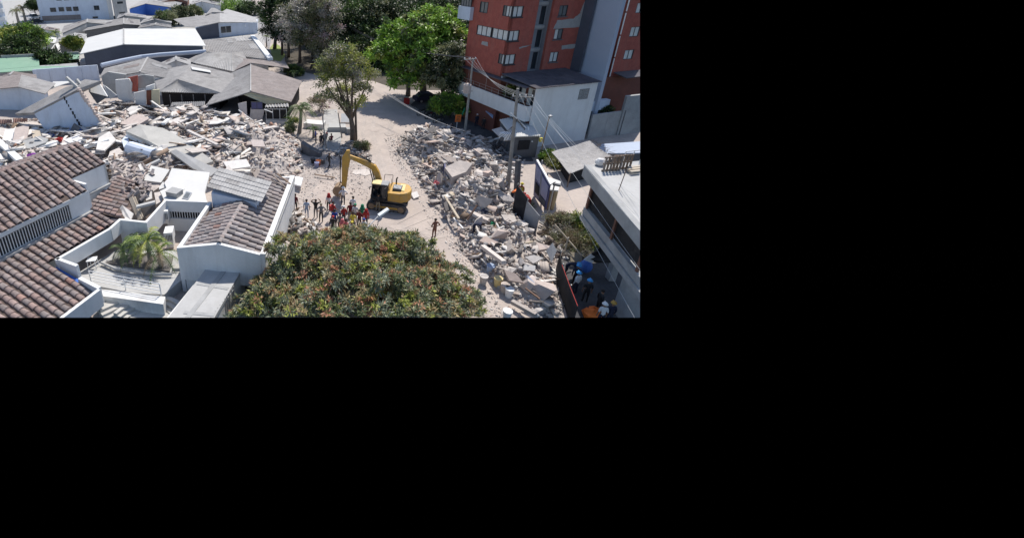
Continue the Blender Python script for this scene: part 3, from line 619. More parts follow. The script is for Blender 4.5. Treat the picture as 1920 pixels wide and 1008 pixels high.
# grey house with the window, top middle
GHs = thing('house', 'grey house with a framed window facing the viewer beside the big trees', 'house', P(425, 72, 0))
def slabp(T, pts, mat, t=.12, name='roof_slope'):
    m_ = MB(); m_.slab([P(*p) for p in pts], t); return m_.build(name, mat, T)
slabp(GHs, [(324, 36, 3.3), (412, 25, 4.2), (412, 42, 4.2), (368, 51, 3.4), (348, 50, 3.2)], 'fibre_cement'); slabp(GHs, [(412, 25, 4.22), (425, 17, 4.2), (480, 33, 3.3), (482, 42, 3.2), (412, 42, 4.22)], 'fibre_pale')
slabp(GHs, [(385, 28, 4.3), (396, 15, 4.8), (402, 15, 4.8), (420, 24, 4.3), (398, 23, 4.6)], 'fibre_cement', .3, 'roof_dormer')
m_ = MB(); gp = [P(366, 52, 3.3), P(412, 43, 4.0), P(482, 43, 3.1)]; bp_ = [p + V(-1, 9, 0) for p in gp]; m_.prism([gp[0], gp[1], gp[2], bp_[2], bp_[0]], 0); m_.build('wall', 'plaster_blue_shade', GHs)
a, b = dn(gp[0], 0), dn(gp[2], 0); nn = V((b - a).y, -(b - a).x, 0).normalized()
m_ = MB(); p, q = at_wall(369, 66, a, b), at_wall(411, 66, a, b); m_.prism([dn(p, 3.2) + nn * .06, dn(q, 3.9) + nn * .06, dn(q, 3.9), dn(p, 3.2)], 0); m_.build('slate_wall', 'wall_slate', GHs)
p, q, r_ = at_wall(414, 63, a, b), at_wall(434, 62, a, b), at_wall(414, 50, a, b); win(GHs, p, q, p.z, r_.z, nn, frame='white_metal', panes=2, d=.1)
m_ = MB(); m_.tube(P(460, 51, 2.5), P(460, 37, 3.8), .06, n=5); m_.build('antenna', 'steel', GHs)
# flat corrugated roof with pale patches
FC = thing('flat_roof_house', 'flat grey corrugated roof with a few pale sheets and a white edge', 'house', P(450, 110, 0))
A, B, Cc, D = P(386, 97, 3.0), P(505, 112, 3.0), P(472, 69, 3.2), P(382, 75, 3.2)
m_ = MB(); m_.corr(A, B, Cc, D, 34, .05, .1); m_.build('roof_sheet', 'fibre_cement', FC)
def bil(u, v): return A.lerp(B, u).lerp(D.lerp(Cc, u), v) + V(0, 0, .07)
for u0, u1, v0, v1 in ((.45, .56, .68, .93), (.63, .97, .78, .98), (.82, .97, .38, .62)):
    m_ = MB(); m_.corr(bil(u0, v0), bil(u1, v0), bil(u1, v1), bil(u0, v1), 5, .05, .05); m_.build('pale_sheet', 'fibre_pale', FC)
m_ = MB(); m_.beam(B + V(.2, 0, .1), Cc + V(.2, 0, .1), 1.0, .5); m_.build('parapet', 'white_metal', FC)
m_ = MB(); m_.prism(inset([A - V(0, 0, .2), B - V(0, 0, .2), Cc - V(0, 0, .2), D - V(0, 0, .2)], .97), 0); m_.build('wall', 'plaster', FC)
# hipped corrugated roofs in the middle
HC = thing('hip_roof_house', 'grey ribbed hip roof house between the white hall and the brown gable', 'house', P(420, 140, 0))
m_ = MB(); m_.corr(P(360, 117, 2.6), P(437, 134, 2.6), P(435, 99, 4.0), P(388, 99, 3.8), 24, .06, .08); m_.build('roof_slope', 'fibre_pale', HC)
slabp(HC, [(437, 134, 2.6), (470, 122, 3.0), (455, 98, 3.4), (435, 99, 4.0)], 'fibre_cement'); slabp(HC, [(360, 117, 2.6), (388, 99, 3.8), (384, 96, 3.0), (352, 112, 2.4)], 'fibre_cement')
slabp(HC, [(440, 132, 2.7), (456, 110, 3.3), (535, 116, 2.6), (542, 128, 2.4), (470, 118, 3.4)], 'fibre_brown')
m_ = MB(); m_.prism(inset([P(362, 118, 2.3), P(437, 135, 2.3), P(465, 122, 2.3), P(450, 102, 2.3), P(380, 100, 2.3)], .93), 0); m_.build('wall', 'plaster', HC)
# brown gable house facing the rubble
BG = thing('gable_fronted_house', 'low house with a wide brown grey gable roof, cream pediment and torn open front', 'house', P(500, 235, 0))
fl_, fp, fr_ = P(386, 197, 2.5), P(470, 171, 3.9), P(546, 191, 2.7); bl_, bp2, br_ = P(435, 136, 2.5), P(470, 121, 3.9), P(566, 152, 2.7)
m_ = MB(); m_.corr(bl_, fl_, fp, bp2, 22, .05, .1); m_.build('roof_slope', 'fibre_cement', BG)
m_ = MB(); m_.slab([fp, fr_, br_, bp2], .14); m_.build('roof_slope', 'fibre_brown', BG)
m_ = MB(); m_.beam(fp + V(0, 0, .06), bp2 + V(0, 0, .06), .18, .08); m_.build('ridge_cap', 'fibre_pale', BG)
gy_ = V(.3, .9, 0)
m_ = MB(); p0, p1, p2, p3 = fp.lerp(fl_, .18) + V(0, .25, -.2), fp + V(0, .25, -.2), fr_ + V(0, .25, -.15), fp.lerp(fr_, .40) + V(0, .25, -1.35)
m_.slab([p0, p1, p2, p3], .15, d=(0, 1, 0)); m_.build('pediment', 'cream', BG)
m_ = MB(); m_.prism([fp.lerp(fl_, .25) + V(0, 2.2, -.4), fp + V(0, 2.2, -.4), fr_ + V(-.4, 2.2, -.3), br_ + V(-.4, -1, -.3), bl_ + V(.5, -1, -.3)], 0); m_.build('inner_wall', 'void', BG)  # dark interior behind the torn front, its shade put into the colour
for pix, mt, nm in (([(446, 194), (462, 191), (464, 226), (452, 222)], 'chunk_pale', 'torn_panel'), ([(470, 202), (496, 206), (490, 231), (468, 226)], 'chunk_pale', 'torn_panel')):
    m_ = MB(); Y0 = P(470, 228, 0).y; m_.slab([PY(x, y, Y0 + (.0 if y > 210 else .25)) for x, y in pix], .1, d=(0, 1, 0)); m_.build(nm, mt, BG)
Y0 = P(500, 233, 0).y
win(BG, PY(471, 204, Y0 + .4), PY(493, 205, Y0 + .4), PY(471, 205, Y0 + .4).z, PY(471, 191, Y0 + .4).z, (0, -1, 0), glass='banner_blue', panes=2)
m_ = MB(); m_.corr(PY(497, 201, Y0), PY(541, 200, Y0), PY(541, 194, Y0 + 1), PY(497, 197, Y0 + 1), 8, .09, .06); m_.build('awning', 'fibre_pale', BG)
win(BG, PY(499, 224, Y0 + .3), PY(538, 223, Y0 + .3), PY(499, 224, Y0 + .3).z, PY(499, 204, Y0 + .3).z, (0, -1, 0), frame='white_metal', panes=3, glass='void')
m_ = MB(); q0 = PY(499, 238, Y0 + .2); m_.prism([dn(q0, PY(499, 225, Y0 + .2).z), dn(PY(551, 238, Y0 + .2), PY(551, 229, Y0 + .2).z), dn(PY(551, 238, Y0 + .2), PY(551, 229, Y0 + .2).z) + V(0, .2, 0), dn(q0, PY(499, 225, Y0 + .2).z) + V(0, .2, 0)], 0); m_.build('low_wall', 'plaster', BG)
m_ = MB(); m_.tube(PY(447, 206, Y0 - .3), PY(480, 230, Y0 - 1.2), .06); m_.tube(PY(495, 205, Y0 - .3), PY(511, 211, Y0 - .6), .06); m_.build('loose_pole', 'white_metal', BG)
# corrugated hip house left of it, front hip towards the rubble
CH_ = thing('hip_roof_house', 'grey corrugated hip roof house with a dark open front behind the rubble', 'house', P(360, 200, 0))
m_ = MB(); m_.corr(P(296, 172, 2.7), P(418, 175, 2.7), P(336, 149, 3.8), P(332, 149, 3.8), 36, .05, .09); m_.build('roof_slope', 'fibre_pale', CH_)
slabp(CH_, [(418, 175, 2.7), (440, 158, 2.8), (437, 138, 3.2), (360, 120, 3.8), (334, 149, 3.85)], 'fibre_cement'); slabp(CH_, [(296, 172, 2.7), (334, 149, 3.85), (360, 120, 3.8), (318, 128, 3.0), (290, 150, 2.5)], 'fibre_cement')
m_ = MB(); m_.slab([P(358, 125, 3.95), P(394, 132, 3.6), P(396, 136, 3.6), P(360, 130, 3.95)], .08); m_.build('pale_sheet', 'white_roof', CH_)
m_ = MB(); m_.prism([P(303, 172, 2.5), P(410, 174, 2.5), P(425, 160, 2.5), P(360, 130, 2.5), P(300, 155, 2.5)], 0); m_.build('wall', 'void', CH_)  # near-black solid: shade of the open front put into its colour
m_ = MB(); m_.corr(P(318, 202, 1.4), P(384, 199, 1.4), P(384, 190, 1.9), P(322, 192, 1.9), 16, .06, .06); m_.build('awning', 'fibre_pale', CH_)
for x in (318, 340, 362, 384):
    m_ = MB(); p = P(x, 178, 2.5); m_.tube(dn(p, 0), p, .07); m_.build('post', 'concrete_dark', CH_)
gable('house', 'small grey roofs with a white gable edge left of the ribbed hip roof', 'house', [P(296, 128, 2.6), P(330, 113, 3.4), P(358, 122, 2.6)], [P(300, 118, 2.6), P(330, 106, 3.4), P(358, 112, 2.6)], 'fibre_pale', 'plaster')
gable('house', 'dull grey gable roof with a pale ridge above the broken walls', 'house', [P(186, 146, 3.0), P(262, 135, 3.6), P(318, 148, 3.0)], [P(196, 128, 3.0), P(277, 108, 3.6), P(322, 124, 3.0)], 'fibre_cement', 'plaster')
# ================================================================ FALLEN HOUSE AND BROKEN WALLS
FHo = thing('collapsed_house', 'fallen house with its white wall and grey roof slab leaning over', 'house', P(130, 245, 0))
zc0 = 1.0
wa, wb, wc, wd = PY(62, 210, 52.5), PY(147, 167, 52.8), PY(195, 236, 52.3), PY(88, 250, 51.9)
m_ = MB(); m_.slab([wa, wb, wc, wd], .35, d=(-.05, .99, -.05)); WW = m_.build('wall', 'plaster_blue_shade', FHo)
m_ = MB()
for i in range(9):
    t = i / 9; p = wb.lerp(wa, .32).lerp(wc.lerp(wd, .38), t + .02 + random.uniform(-.01, .01)); q = wb.lerp(wa, .32).lerp(wc.lerp(wd, .38), t + .02 + random.uniform(.05, .09)); m_.box(p.lerp(q, .5) + V(0, -.05, 0), (random.uniform(.1, .28), .12, random.uniform(.18, .5)), 0)
m_.build('crack', 'void', WW)
m_ = MB()
for i in range(14):
    p = wb.lerp(wc, i / 14) + V(.1, -.1, 0); m_.box(p, (random.uniform(.15, .4), .34, random.uniform(.25, .6)), random.uniform(-.4, .4))
m_.build('broken_edge', 'chunk_pink', WW)
m_ = MB(); m_.slab([PY(28, 213, 53.2), PY(62, 211, 52.4), PY(149, 166, 52.7), PY(188, 152, 55), PY(160, 149, 57.5), PY(122, 164, 56)], .35); m_.build('roof_slab', 'fibre_cement', FHo)
m_ = MB(); m_.slab([PY(130, 247, 50.9), PY(138, 232, 51.2), PY(150, 241, 51), PY(146, 246, 50.8)], .25, d=(0, 1, 0)); m_.build('block', 'concrete_dark', FHo)
m_ = MB(); m_.slab([PY(160, 163, 56.5), PY(184, 153, 57), PY(201, 181, 55.5), PY(170, 173, 55.8)], .25, d=(0, 1, -.2)); m_.build('wall_fragment', 'plaster', FHo)
m_ = MB(); m_.slab([PY(166, 171, 55.9), PY(201, 182, 55.6), PY(182, 195, 55)], .2, d=(0, 1, 0)); m_.build('painted_shadow', 'concrete_dark', FHo)  # dark triangle standing in for a shadow on the wreck
m_ = MB(); m_.beam(PY(124, 145, 55.4), PY(152, 170, 55.3), .3, .3); m_.beam(PY(143, 149, 56), PY(157, 166, 56), .4, .3); m_.build('beam', 'concrete_pale', FHo)
m_ = MB(); m_.slab([PY(193, 159, 58), PY(200, 163, 58), PY(219, 179, 57), PY(207, 186, 57)], .08, d=(0, 1, 0)); tag(m_.build('torn_sheet', 'white_roof'), 'white triangular torn sheet hanging between the fallen house and broken walls', 'roof sheet')
BWL = thing('broken_walls', 'row of broken white room walls with a brown door left standing in the rubble', 'ruin', P(260, 215, 0))
def vwall(T, pix, Y, mat, t=.3, name='wall'):
    m_ = MB(); m_.slab([PY(x, y, Y) for x, y in pix], t, d=(0, 1, 0)); return m_.build(name, mat, T)
vwall(BWL, [(190, 143), (202, 135), (236, 140), (222, 178), (196, 170)], 64, 'concrete', .4, 'rear_wall')
vwall(BWL, [(216, 150), (242, 148), (247, 157), (246, 173), (252, 186), (250, 196), (222, 186), (217, 170)], 62, 'plaster')
vwall(BWL, [(240, 146), (257, 142), (258, 172), (248, 172), (246, 160)], 62.4, 'brick_wall', .3, 'brick_panel')
vwall(BWL, [(257, 143), (270, 140), (288, 143), (289, 158), (273, 165), (259, 166)], 63.2, 'concrete', .35, 'rear_wall')
vwall(BWL, [(250, 175), (274, 169), (274, 208), (256, 200)], 60.6, 'plaster'); vwall(BWL, [(284, 169), (298, 168), (299, 204), (284, 206)], 60.4, 'cream'); vwall(BWL, [(273, 163), (289, 158), (289, 167), (274, 170)], 60.8, 'plaster_clean', .5, 'lintel')
d_ = vwall(BWL, [(274.5, 170), (283.5, 169), (283.5, 206), (275, 207)], 60.5, 'door_brown', .12, 'door'); m_ = MB(); m_.ball(PY(282, 189, 60.35), .09, 6, 4); m_.build('handle', 'steel', d_)
# fallen roof slab in the middle of the rubble
FS = thing('fallen_roof_plate', 'huge pale roof slab lying tilted in the middle of the left rubble', 'slab', P(320, 300, 0))
m_ = MB(); s_ = [P(236, 246, 2.7), P(262, 233, 3.2), P(306, 240, 3.0), P(352, 265, 2.4), P(400, 302, 1.9), P(372, 312, 1.6), P(318, 286, 2.2), P(280, 265, 2.5)]; m_.slab(s_, .3); m_.build('slab', 'slab_cream', FS)
m_ = MB(); m_.slab([P(236, 247, 2.4), P(282, 267, 2.2), P(320, 288, 1.9), P(317, 298, 1.3), P(278, 276, 1.6), P(238, 258, 1.9)], .25, d=(.2, .9, -.2)); m_.build('edge_beam', 'plaster_clean', FS)
m_ = MB(); m_.slab([P(318, 284, 2.3), P(330, 280, 2.5), P(410, 318, 1.7), P(395, 330, 1.4), P(362, 316, 1.6)], .28); m_.build('slab', 'concrete_pale', FS)
m_ = MB(); m_.prism([P(246, 262, 1.5), P(282, 278, 1.5), P(318, 300, 1.2), P(350, 312, 1.0), P(330, 290, 1.6), P(262, 250, 1.9)], 0); m_.build('dark_gap', 'void', FS)  # solid fill, the shade beneath the slab put into its near-black colour
m_ = MB(); a, b = P(244, 278, 1.9), P(290, 292, 1.7); m_.path([a, b], [.75, .75], 14); tag(m_.build('water_tank', 'plaster_blue_shade'), 'pale blue cylindrical water tank crushed beneath the fallen roof slab', 'tank')
for i, (p, q, w_, mt, lb) in enumerate((((232, 240), (284, 226), .55, 'chunk_pale', 'long tan beam lying above the huge fallen slab'), ((184, 214), (234, 212), .35, 'white_metal', 'white wall strip lying across the debris by the fallen house'),
        ((306, 232), (338, 206), .4, 'white_metal', 'white beam slanting up behind the fallen slab'), ((338, 208), (412, 251), .5, 'white_metal', 'long white beam slanting down the middle of the rubble'),
        ((352, 245), (408, 272), .35, 'chunk_pale', 'pale beam lying below the long white beam'), ((205, 262), (158, 276), .5, 'white_metal', 'white beam behind the tiled ridge of the near house'),
        ((300, 300), (262, 318), .35, 'concrete_pale', 'pale beam leaning out from under the fallen slab'), ((55, 282), (108, 266), .5, 'white_metal', 'white cornice strip lying left of the tiled ridge'),
        ((-6, 262), (38, 302), .6, 'white_metal', 'thick white column fallen at the left edge'), ((590, 327), (628, 333), .12, 'wood', 'thin plank on the ground left of the digger bucket'))):
    h0, h1 = [float(HL.z(*P(*t).xy)) if i < 9 else 0 for t in (p, q)]; m_ = MB(); zz = 1.2 if i < 9 else .05
    m_.beam(P(*p, max(h0, .2) + .6 * (i < 9) + .06), P(*q, max(h1, .2) + .6 * (i < 9) + .06), w_, w_ * .6); tag(m_.build('beam' if i < 9 else 'plank', mt), lb, 'beam' if i < 9 else 'plank')
for pix, z, mt, lb, cat in (([(224, 232), (250, 215), (262, 214), (280, 222), (256, 236)], 2.2, 'chunk_pink', 'tan slanting wall slab in front of the broken walls', 'slab'), ([(200, 205), (222, 188), (232, 200), (204, 212)], 2.4, 'wood', 'brown door leaf lying under the broken walls', 'door'),
        ([(240, 246), (222, 228), (204, 234), (206, 250)], 2.2, 'concrete', 'grey tilted panel beside the fallen house wall', 'panel'), ([(10, 243), (44, 238), (28, 268), (4, 262)], 1.9, 'plaster', 'white broken wall sheet near the left edge', 'slab'),
        ([(28, 240), (55, 232), (50, 262), (22, 275)], 1.9, 'chunk_pink', 'tan broken wall sheet near the left edge', 'slab'), ([(58, 238), (72, 234), (78, 258), (62, 262)], 1.9, 'wood_pale', 'tan leaning panel below the fallen white wall', 'panel'),
        ([(118, 262), (150, 252), (166, 258), (140, 272)], 2.0, 'white_cloth', 'white crumpled bedding sheet on the debris', 'bedding'), ([(185, 258), (205, 246), (218, 262), (196, 282), (180, 280)], 2.0, 'chunk_white', 'white plaster wall piece left of the fallen slab', 'slab'),
        ([(228, 262), (238, 252), (242, 264), (232, 276)], 2.0, 'plaster_blue_shade', 'pale blue wall piece under the fallen slab corner', 'slab'), ([(308, 222), (322, 215), (330, 228), (314, 236)], 2.2, 'chunk_pink', 'orange brown plaster slab behind the fallen slab', 'slab'),
        ([(386, 225), (404, 218), (417, 236), (398, 246)], 2.1, 'chunk_pale', 'pale grey slab near the torn house front', 'slab'), ([(476, 228), (490, 230), (494, 243), (480, 246)], 2.0, 'white_cloth', 'white crumpled sheet below the torn house front', 'sheet'),
        ([(418, 303), (462, 298), (470, 312), (428, 318)], 1.7, 'chunk_white', 'white roof slab piece behind the gable house', 'slab'), ([(470, 262), (492, 262), (498, 275), (474, 274)], 2.3, 'chunk_pink', 'pink plaster slab on the crest of the left rubble', 'slab'),
        ([(428, 310), (412, 330), (418, 338), (440, 322)], 1.5, 'chunk_pale', 'grey slab wedged behind the corrugated sheets', 'slab'), ([(554, 330), (568, 333), (564, 348), (552, 345)], .5, 'white_metal', 'white panel lying at the rear corner of the gable house', 'panel')):
    m_ = MB(); c0 = Vector((sum(x for x, _ in pix), sum(y for _, y in pix), 0)) / len(pix); h = float(HL.z(*P(c0.x, c0.y).xy)); tx, ty = random.uniform(-.12, .12), random.uniform(.05, .25)
    m_.slab([P(x, y, max(.1, h) + .6 + (c0.y - y) * .02 * ty * 5 + (x - c0.x) * tx * .06) for x, y in pix], .14); tag(m_.build('wall_slab' if cat == 'slab' else cat.replace(' ', '_'), mt), lb, cat)
for x, y, r, mt, lb in ((92, 256, .75, 'tarp_blue', 'bright blue bundle of cloth under the fallen white wall'), (142, 245, .5, 'tarp_blue', 'small blue bundle beside the dark block'), (110, 262, .35, 'red', 'red garment on the debris below the fallen wall'),
                       (55, 292, .5, 'purple', 'purple bag on the debris left of the tiled ridge'), (62, 268, .5, 'yellow_cloth', 'tan yellow bundle on the debris near the left edge'), (120, 248, .6, 'black', 'black bag below the fallen white wall')):
    m_ = MB(); p = P(x, y, max(.2, float(HL.z(*P(x, y).xy))) + .3); m_.ball(p, (r * 1.5, r, r * .55), 9, 5); 
    m_.v = [tuple(np.array(q) + np.random.default_rng(int(abs(q[0]) * 1e4) % 9999).uniform(-.12, .12, 3)) for q in m_.v]; tag(m_.build('cloth_bundle', mt), lb, 'bundle')
# retaining wall at the tip of the left rubble
m_ = MB(); m_.prism([P(564, 268, 1.2), P(580, 278, 1.0), P(600, 288, .45), P(604, 284, .45), P(584, 273, 1.05), P(568, 263, 1.2)], 0); tag(m_.build('retaining_wall', 'concrete_dark'), 'dark retaining wall stub at the street end of the left rubble', 'wall')
for nm_, F_, B_, mt_, wl_ in (('long low grey roof just left of the blue walled house', [(214, 47, 2.8), (236, 40, 3.4), (262, 46, 2.8)], [(224, 40, 2.8), (240, 35, 3.4), (262, 39, 2.8)], 'fibre_brown', 'plaster'), ('low pale roof before the blue walled house', [(262, 44, 2.8), (290, 36, 3.5), (322, 43, 2.8)], [(270, 36, 2.8), (294, 31, 3.5), (322, 36, 2.8)], 'fibre_pale', 'concrete'), ('small brown roof beside the far street', [(60, 62, 2.6), (82, 55, 3.3), (112, 60, 2.6)], [(70, 55, 2.6), (88, 50, 3.3), (112, 54, 2.6)], 'fibre_brown', 'plaster'), ('grey roof behind the white hall ridge', [(258, 53, 2.8), (290, 47, 3.3), (322, 52, 2.8)], [(264, 47, 2.8), (293, 43, 3.3), (320, 47, 2.8)], 'fibre_cement', 'plaster')):
    gable('house', nm_, 'house', [P(*p) for p in F_], [P(*p) for p in B_], mt_, wl_)
# ================================================================ RIGHT SIDE
U = Vector((.946, .323, 0)).normalized(); WY = Vector((-U.y, U.x, 0))
O = V(21.9, 54, 0); N1 = -WY; NL = -U
BB = thing('brick_building', 'red brick apartment tower with a grey recessed shaft and peeling plaster patches', 'building', O)
HB = 19.0
def fp_(s, z, d=0): return O + U * s + N1 * d + V(0, 0, z)       # front facade point
def fl__(s, z, d=0): return O + WY * s + NL * d + V(0, 0, z)     # left facade point
def facade(pt, s0, s1, z0, z1, holes, mat, T, t=.35, name='wall'):
    """wall strip with rectangular openings"""
    ss = sorted({s0, s1, *[h[0] for h in holes], *[h[1] for h in holes]}); m_ = MB()
    ss = [s for s in ss if s0 <= s <= s1]
    for a, b in zip(ss[:-1], ss[1:]):
        cut = sorted([(h[2], h[3]) for h in holes if h[0] <= a + 1e-6 and h[1] >= b - 1e-6]); z = z0
        for q0, q1 in cut + [(z1, z1)]:
            if q0 > z: m_.prism([pt(a, q0), pt(b, q0), pt(b, q0, -t), pt(a, q0, -t)], z)
            z = q1
    return m_.build(name, mat, T)
ROWS = [(8.65, 9.85), (11.4, 12.6), (14.1, 15.3), (16.8, 18.0)]
h1 = [(0.0, 1.55, a, b) for a, b in ROWS]
facade(fp_, 0, 3.6, 7.2, HB, h1, 'brick_wall', BB)
h2 = [(6.75, 8.05, a - .15, b - .1) for a, b in ROWS]
facade(fp_, 5.85, 10.7, 7.2, HB, h2, 'brick_wall', BB)
def fr2(s, z, d=0): return fp_(s, z, d - .9)
facade(fr2, 3.55, 5.9, 7.2, HB, [(4.95, 5.7, 7.6 + 2.7 * i, 9.7 + 2.7 * i) for i in range(4)], 'render_grey', BB, name='recess_wall')
for s in (3.6, 5.85):
    m_ = MB(); e = .003 if s < 5 else -.003; m_.prism([fp_(s, HB, -.35), fp_(s + (-.3 if s < 5 else .3), HB, -.35), fp_(s + (-.3 if s < 5 else .3), HB, -1.2), fp_(s, HB, -1.2)], 7.2); m_.build('return_wall', 'render_grey', BB)
for i in range(4):
    z = 7.6 + 2.7 * i; W_ = win(BB, fr2(4.95, 0, -.1), fr2(5.7, 0, -.1), z, z + 2.1, N1, panes=1, d=.06)
    m_ = MB(); m_.prism([fr2(3.62, z - .1, .12), fr2(5.82, z - .1, .12), fr2(5.82, z - .1, -.05), fr2(3.62, z - .1, -.05)], z - .45); m_.build('spandrel', 'concrete', BB)
for k, (a, b) in enumerate(ROWS):
    gl = ['curtain', 'curtain'] if k != 2 else ['curtain', 'glass_grey']
    win(BB, fp_(.02, 0, -.12), fp_(1.5, 0, -.12), a, b, N1, panes=2, glass=['curtain', 'curtain'], d=.1)
    win(BB, fp_(6.77, 0, -.12), fp_(8.03, 0, -.12), a - .13, b - .1, N1, panes=2, glass=['curtain', 'glass_grey'] if k == 1 else (['glass_grey'] if k >= 2 else ['curtain']), d=.09)
    m_ = MB(); m_.prism([fp_(6.6, a - .16, .1), fp_(8.2, a - .16, .1), fp_(8.2, a - .16, -.1), fp_(6.6, a - .16, -.1)], a - .26); m_.build('sill', 'concrete_dark', BB)
    m_ = MB(); m_.prism([fp_(-.12, a - .01, .1), fp_(1.6, a - .01, .1), fp_(1.6, a - .01, -.1), fp_(-.12, a - .01, -.1)], a - .12); m_.build('sill', 'frame_dark', BB)
# left facade: long row of white windows at one floor, shorter openings at the others
LL = 7.6
hl = [(0, 1.1, 8.65, 9.85), (0, 5.9, 11.4, 12.6), (0, 1.6, 14.1, 15.3), (4.3, 5.9, 14.1, 15.4), (4.3, 5.9, 16.9, 18.1)]
facade(fl__, 0.0, LL, 7.2, HB, hl, 'brick_wall', BB, .34)
win(BB, fl__(.05, 0, -.1), fl__(1.08, 0, -.1), 8.65, 9.85, NL, panes=2, glass=['curtain', 'glass_grey'], d=.1); win(BB, fl__(.05, 0, -.1), fl__(2.9, 0, -.1), 11.4, 12.6, NL, panes=3, glass='curtain', d=.1); win(BB, fl__(3.1, 0, -.1), fl__(5.85, 0, -.1), 11.4, 12.6, NL, panes=3, glass='curtain', d=.1)
win(BB, fl__(.05, 0, -.1), fl__(1.58, 0, -.1), 14.1, 15.3, NL, panes=3, glass=['curtain', 'curtain', 'glass_grey'], d=.1)
win(BB, fl__(4.35, 0, -.1), fl__(5.85, 0, -.1), 14.1, 15.4, NL, panes=2, glass='glass_grey', d=.1); win(BB, fl__(4.35, 0, -.1), fl__(5.85, 0, -.1), 16.9, 18.1, NL, panes=2, glass='glass_grey', d=.1)
# lower storeys of the left facade, dark brick, and the body
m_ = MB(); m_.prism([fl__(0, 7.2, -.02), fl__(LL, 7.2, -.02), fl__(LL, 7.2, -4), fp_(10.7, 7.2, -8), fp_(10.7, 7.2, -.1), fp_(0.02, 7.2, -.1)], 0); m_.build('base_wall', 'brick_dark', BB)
m_ = MB(); m_.prism([fl__(.4, HB - .1, -.4), fl__(LL, HB - .1, -.4), fl__(LL, HB - .1, -9), fp_(10.5, HB - .1, -8), fp_(10.5, HB - .1, -1.4), fp_(.4, HB - .1, -1.4)], 7.25); m_.build('inner_core', 'void', BB)
# white balconies at the far end of the left facade
for z in (14.6, 17.4):
    m_ = MB(); m_.prism([fl__(7.0, z, .5), fl__(9.6, z, .5), fl__(9.6, z, -.1), fl__(7.0, z, -.1)], z - 1.6); m_.build('balcony', 'plaster_blue_shade', BB)
    win(BB, fl__(7.2, 0, .3), fl__(9.4, 0, .3), z + .02, z + 1.25, NL, panes=4, glass='glass_grey', d=.06)
# plaster patches: the render stands a little proud where the brick slips fell away
def patch(pts):
    m_ = MB(); q = []
    for i in range(len(pts)):
        a, b = np.array(pts[i]), np.array(pts[(i + 1) % len(pts)])
        for t in np.linspace(0, 1, 5)[:-1]: q.append(a + (b - a) * t + RNG.normal(0, .035, 2))
    m_.slab([fp_(s, z, .03) for s, z in q], .028, d=tuple(-N1)); m_.build('plaster_patch', 'patch', BB)
patch([(6.4, 12.5), (6.9, 12.55), (10.65, 12.6), (10.68, 14.2), (10.2, 14.3), (9.3, 13.65), (6.8, 13.5)]); patch([(8.4, 10.0), (10.66, 10.05), (10.66, 10.55), (8.3, 10.45)]); patch([(10.1, 14.3), (10.68, 14.2), (10.68, 16.0), (10.45, 15.7)]); patch([(1.9, 10.5), (3.7, 10.75), (3.7, 10.85), (1.9, 10.6)])
m_ = MB(); m_.slab([fl__(3.3, 10.3, .03), fl__(4.6, 10.35, .03), fl__(4.5, 10.75, .03), fl__(3.4, 10.8, .03)], .028, d=tuple(U)); m_.build('plaster_patch', 'patch', BB)
# ledge strip along the podium roof
m_ = MB(); m_.prism([fp_(-.1, 7.35, .22), fp_(10.7, 7.35, .22), fp_(10.7, 7.35, .003), fp_(-.1, 7.35, .003)], 7.05); m_.build('ledge', 'concrete_pale', BB)
# projecting fin, shadow's blue grey put into its colour, and the wing beside it
f0, f1 = fp_(10.75, 0, -.5), fp_(11.2, 0, 4.3)
m_ = MB(); m_.prism([dn(f0, HB), dn(f1, HB), dn(f1, HB) + U * .5, dn(f0, HB) + U * .5], 0); m_.build('fin_wall', 'fin_blue_shade', BB)
m_ = MB(); m_.prism([dn(f0, HB) - U * .35, dn(f0, HB) - U * .02, fp_(10.75, HB, 1.4) - U * .02, fp_(10.75, HB, 1.4) - U * .3], 7.3); m_.build('painted_shade_edge', 'wall_slate', BB)  # dark strip: recess shadow beside the fin built as a solid
wing = fp_(14.9, 0, 2.1)
def fw(s, z, d=0): return wing + U * s + N1 * d + V(0, 0, z)
facade(fw, 0, 7, 6.6, HB, [(1.55, 3.1, a, b) for a, b in ((8.6, 9.8), (11.4, 12.6), (14.2, 15.4))], 'brick_wall', BB, name='wing_wall')
for a, b in ((8.6, 9.8), (11.4, 12.6), (14.2, 15.4)): win(BB, fw(1.57, 0, -.12), fw(3.08, 0, -.12), a, b, N1, panes=2, glass='curtain', d=.1)
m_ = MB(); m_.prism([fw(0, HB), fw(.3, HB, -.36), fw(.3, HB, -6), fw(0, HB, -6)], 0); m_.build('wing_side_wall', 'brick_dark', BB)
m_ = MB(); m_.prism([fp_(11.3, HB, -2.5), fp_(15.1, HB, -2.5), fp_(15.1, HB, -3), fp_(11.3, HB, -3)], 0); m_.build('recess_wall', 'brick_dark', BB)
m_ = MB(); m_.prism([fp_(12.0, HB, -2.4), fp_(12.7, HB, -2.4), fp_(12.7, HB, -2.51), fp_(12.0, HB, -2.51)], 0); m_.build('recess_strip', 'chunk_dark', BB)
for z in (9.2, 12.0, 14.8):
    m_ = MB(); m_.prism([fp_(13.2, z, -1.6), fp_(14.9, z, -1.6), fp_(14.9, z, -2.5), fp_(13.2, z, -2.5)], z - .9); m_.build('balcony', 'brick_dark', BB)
m_ = MB(); 
for i in range(5): m_.tube(fw(-.08, 6.4 + 2.7 * i, .1), fw(-.08, 8.9 + 2.7 * i, .1), .07, n=6)
m_.build('drain_pipe', 'white_metal', BB)
m_ = MB(); m_.prism([fw(-3.5, 6.6, .3), fw(7, 6.6, .3), fw(7, 6.6, -.002), fw(-3.5, 6.6, -.002)], 0); m_.build('wing_base_wall', 'brick_dark', BB)
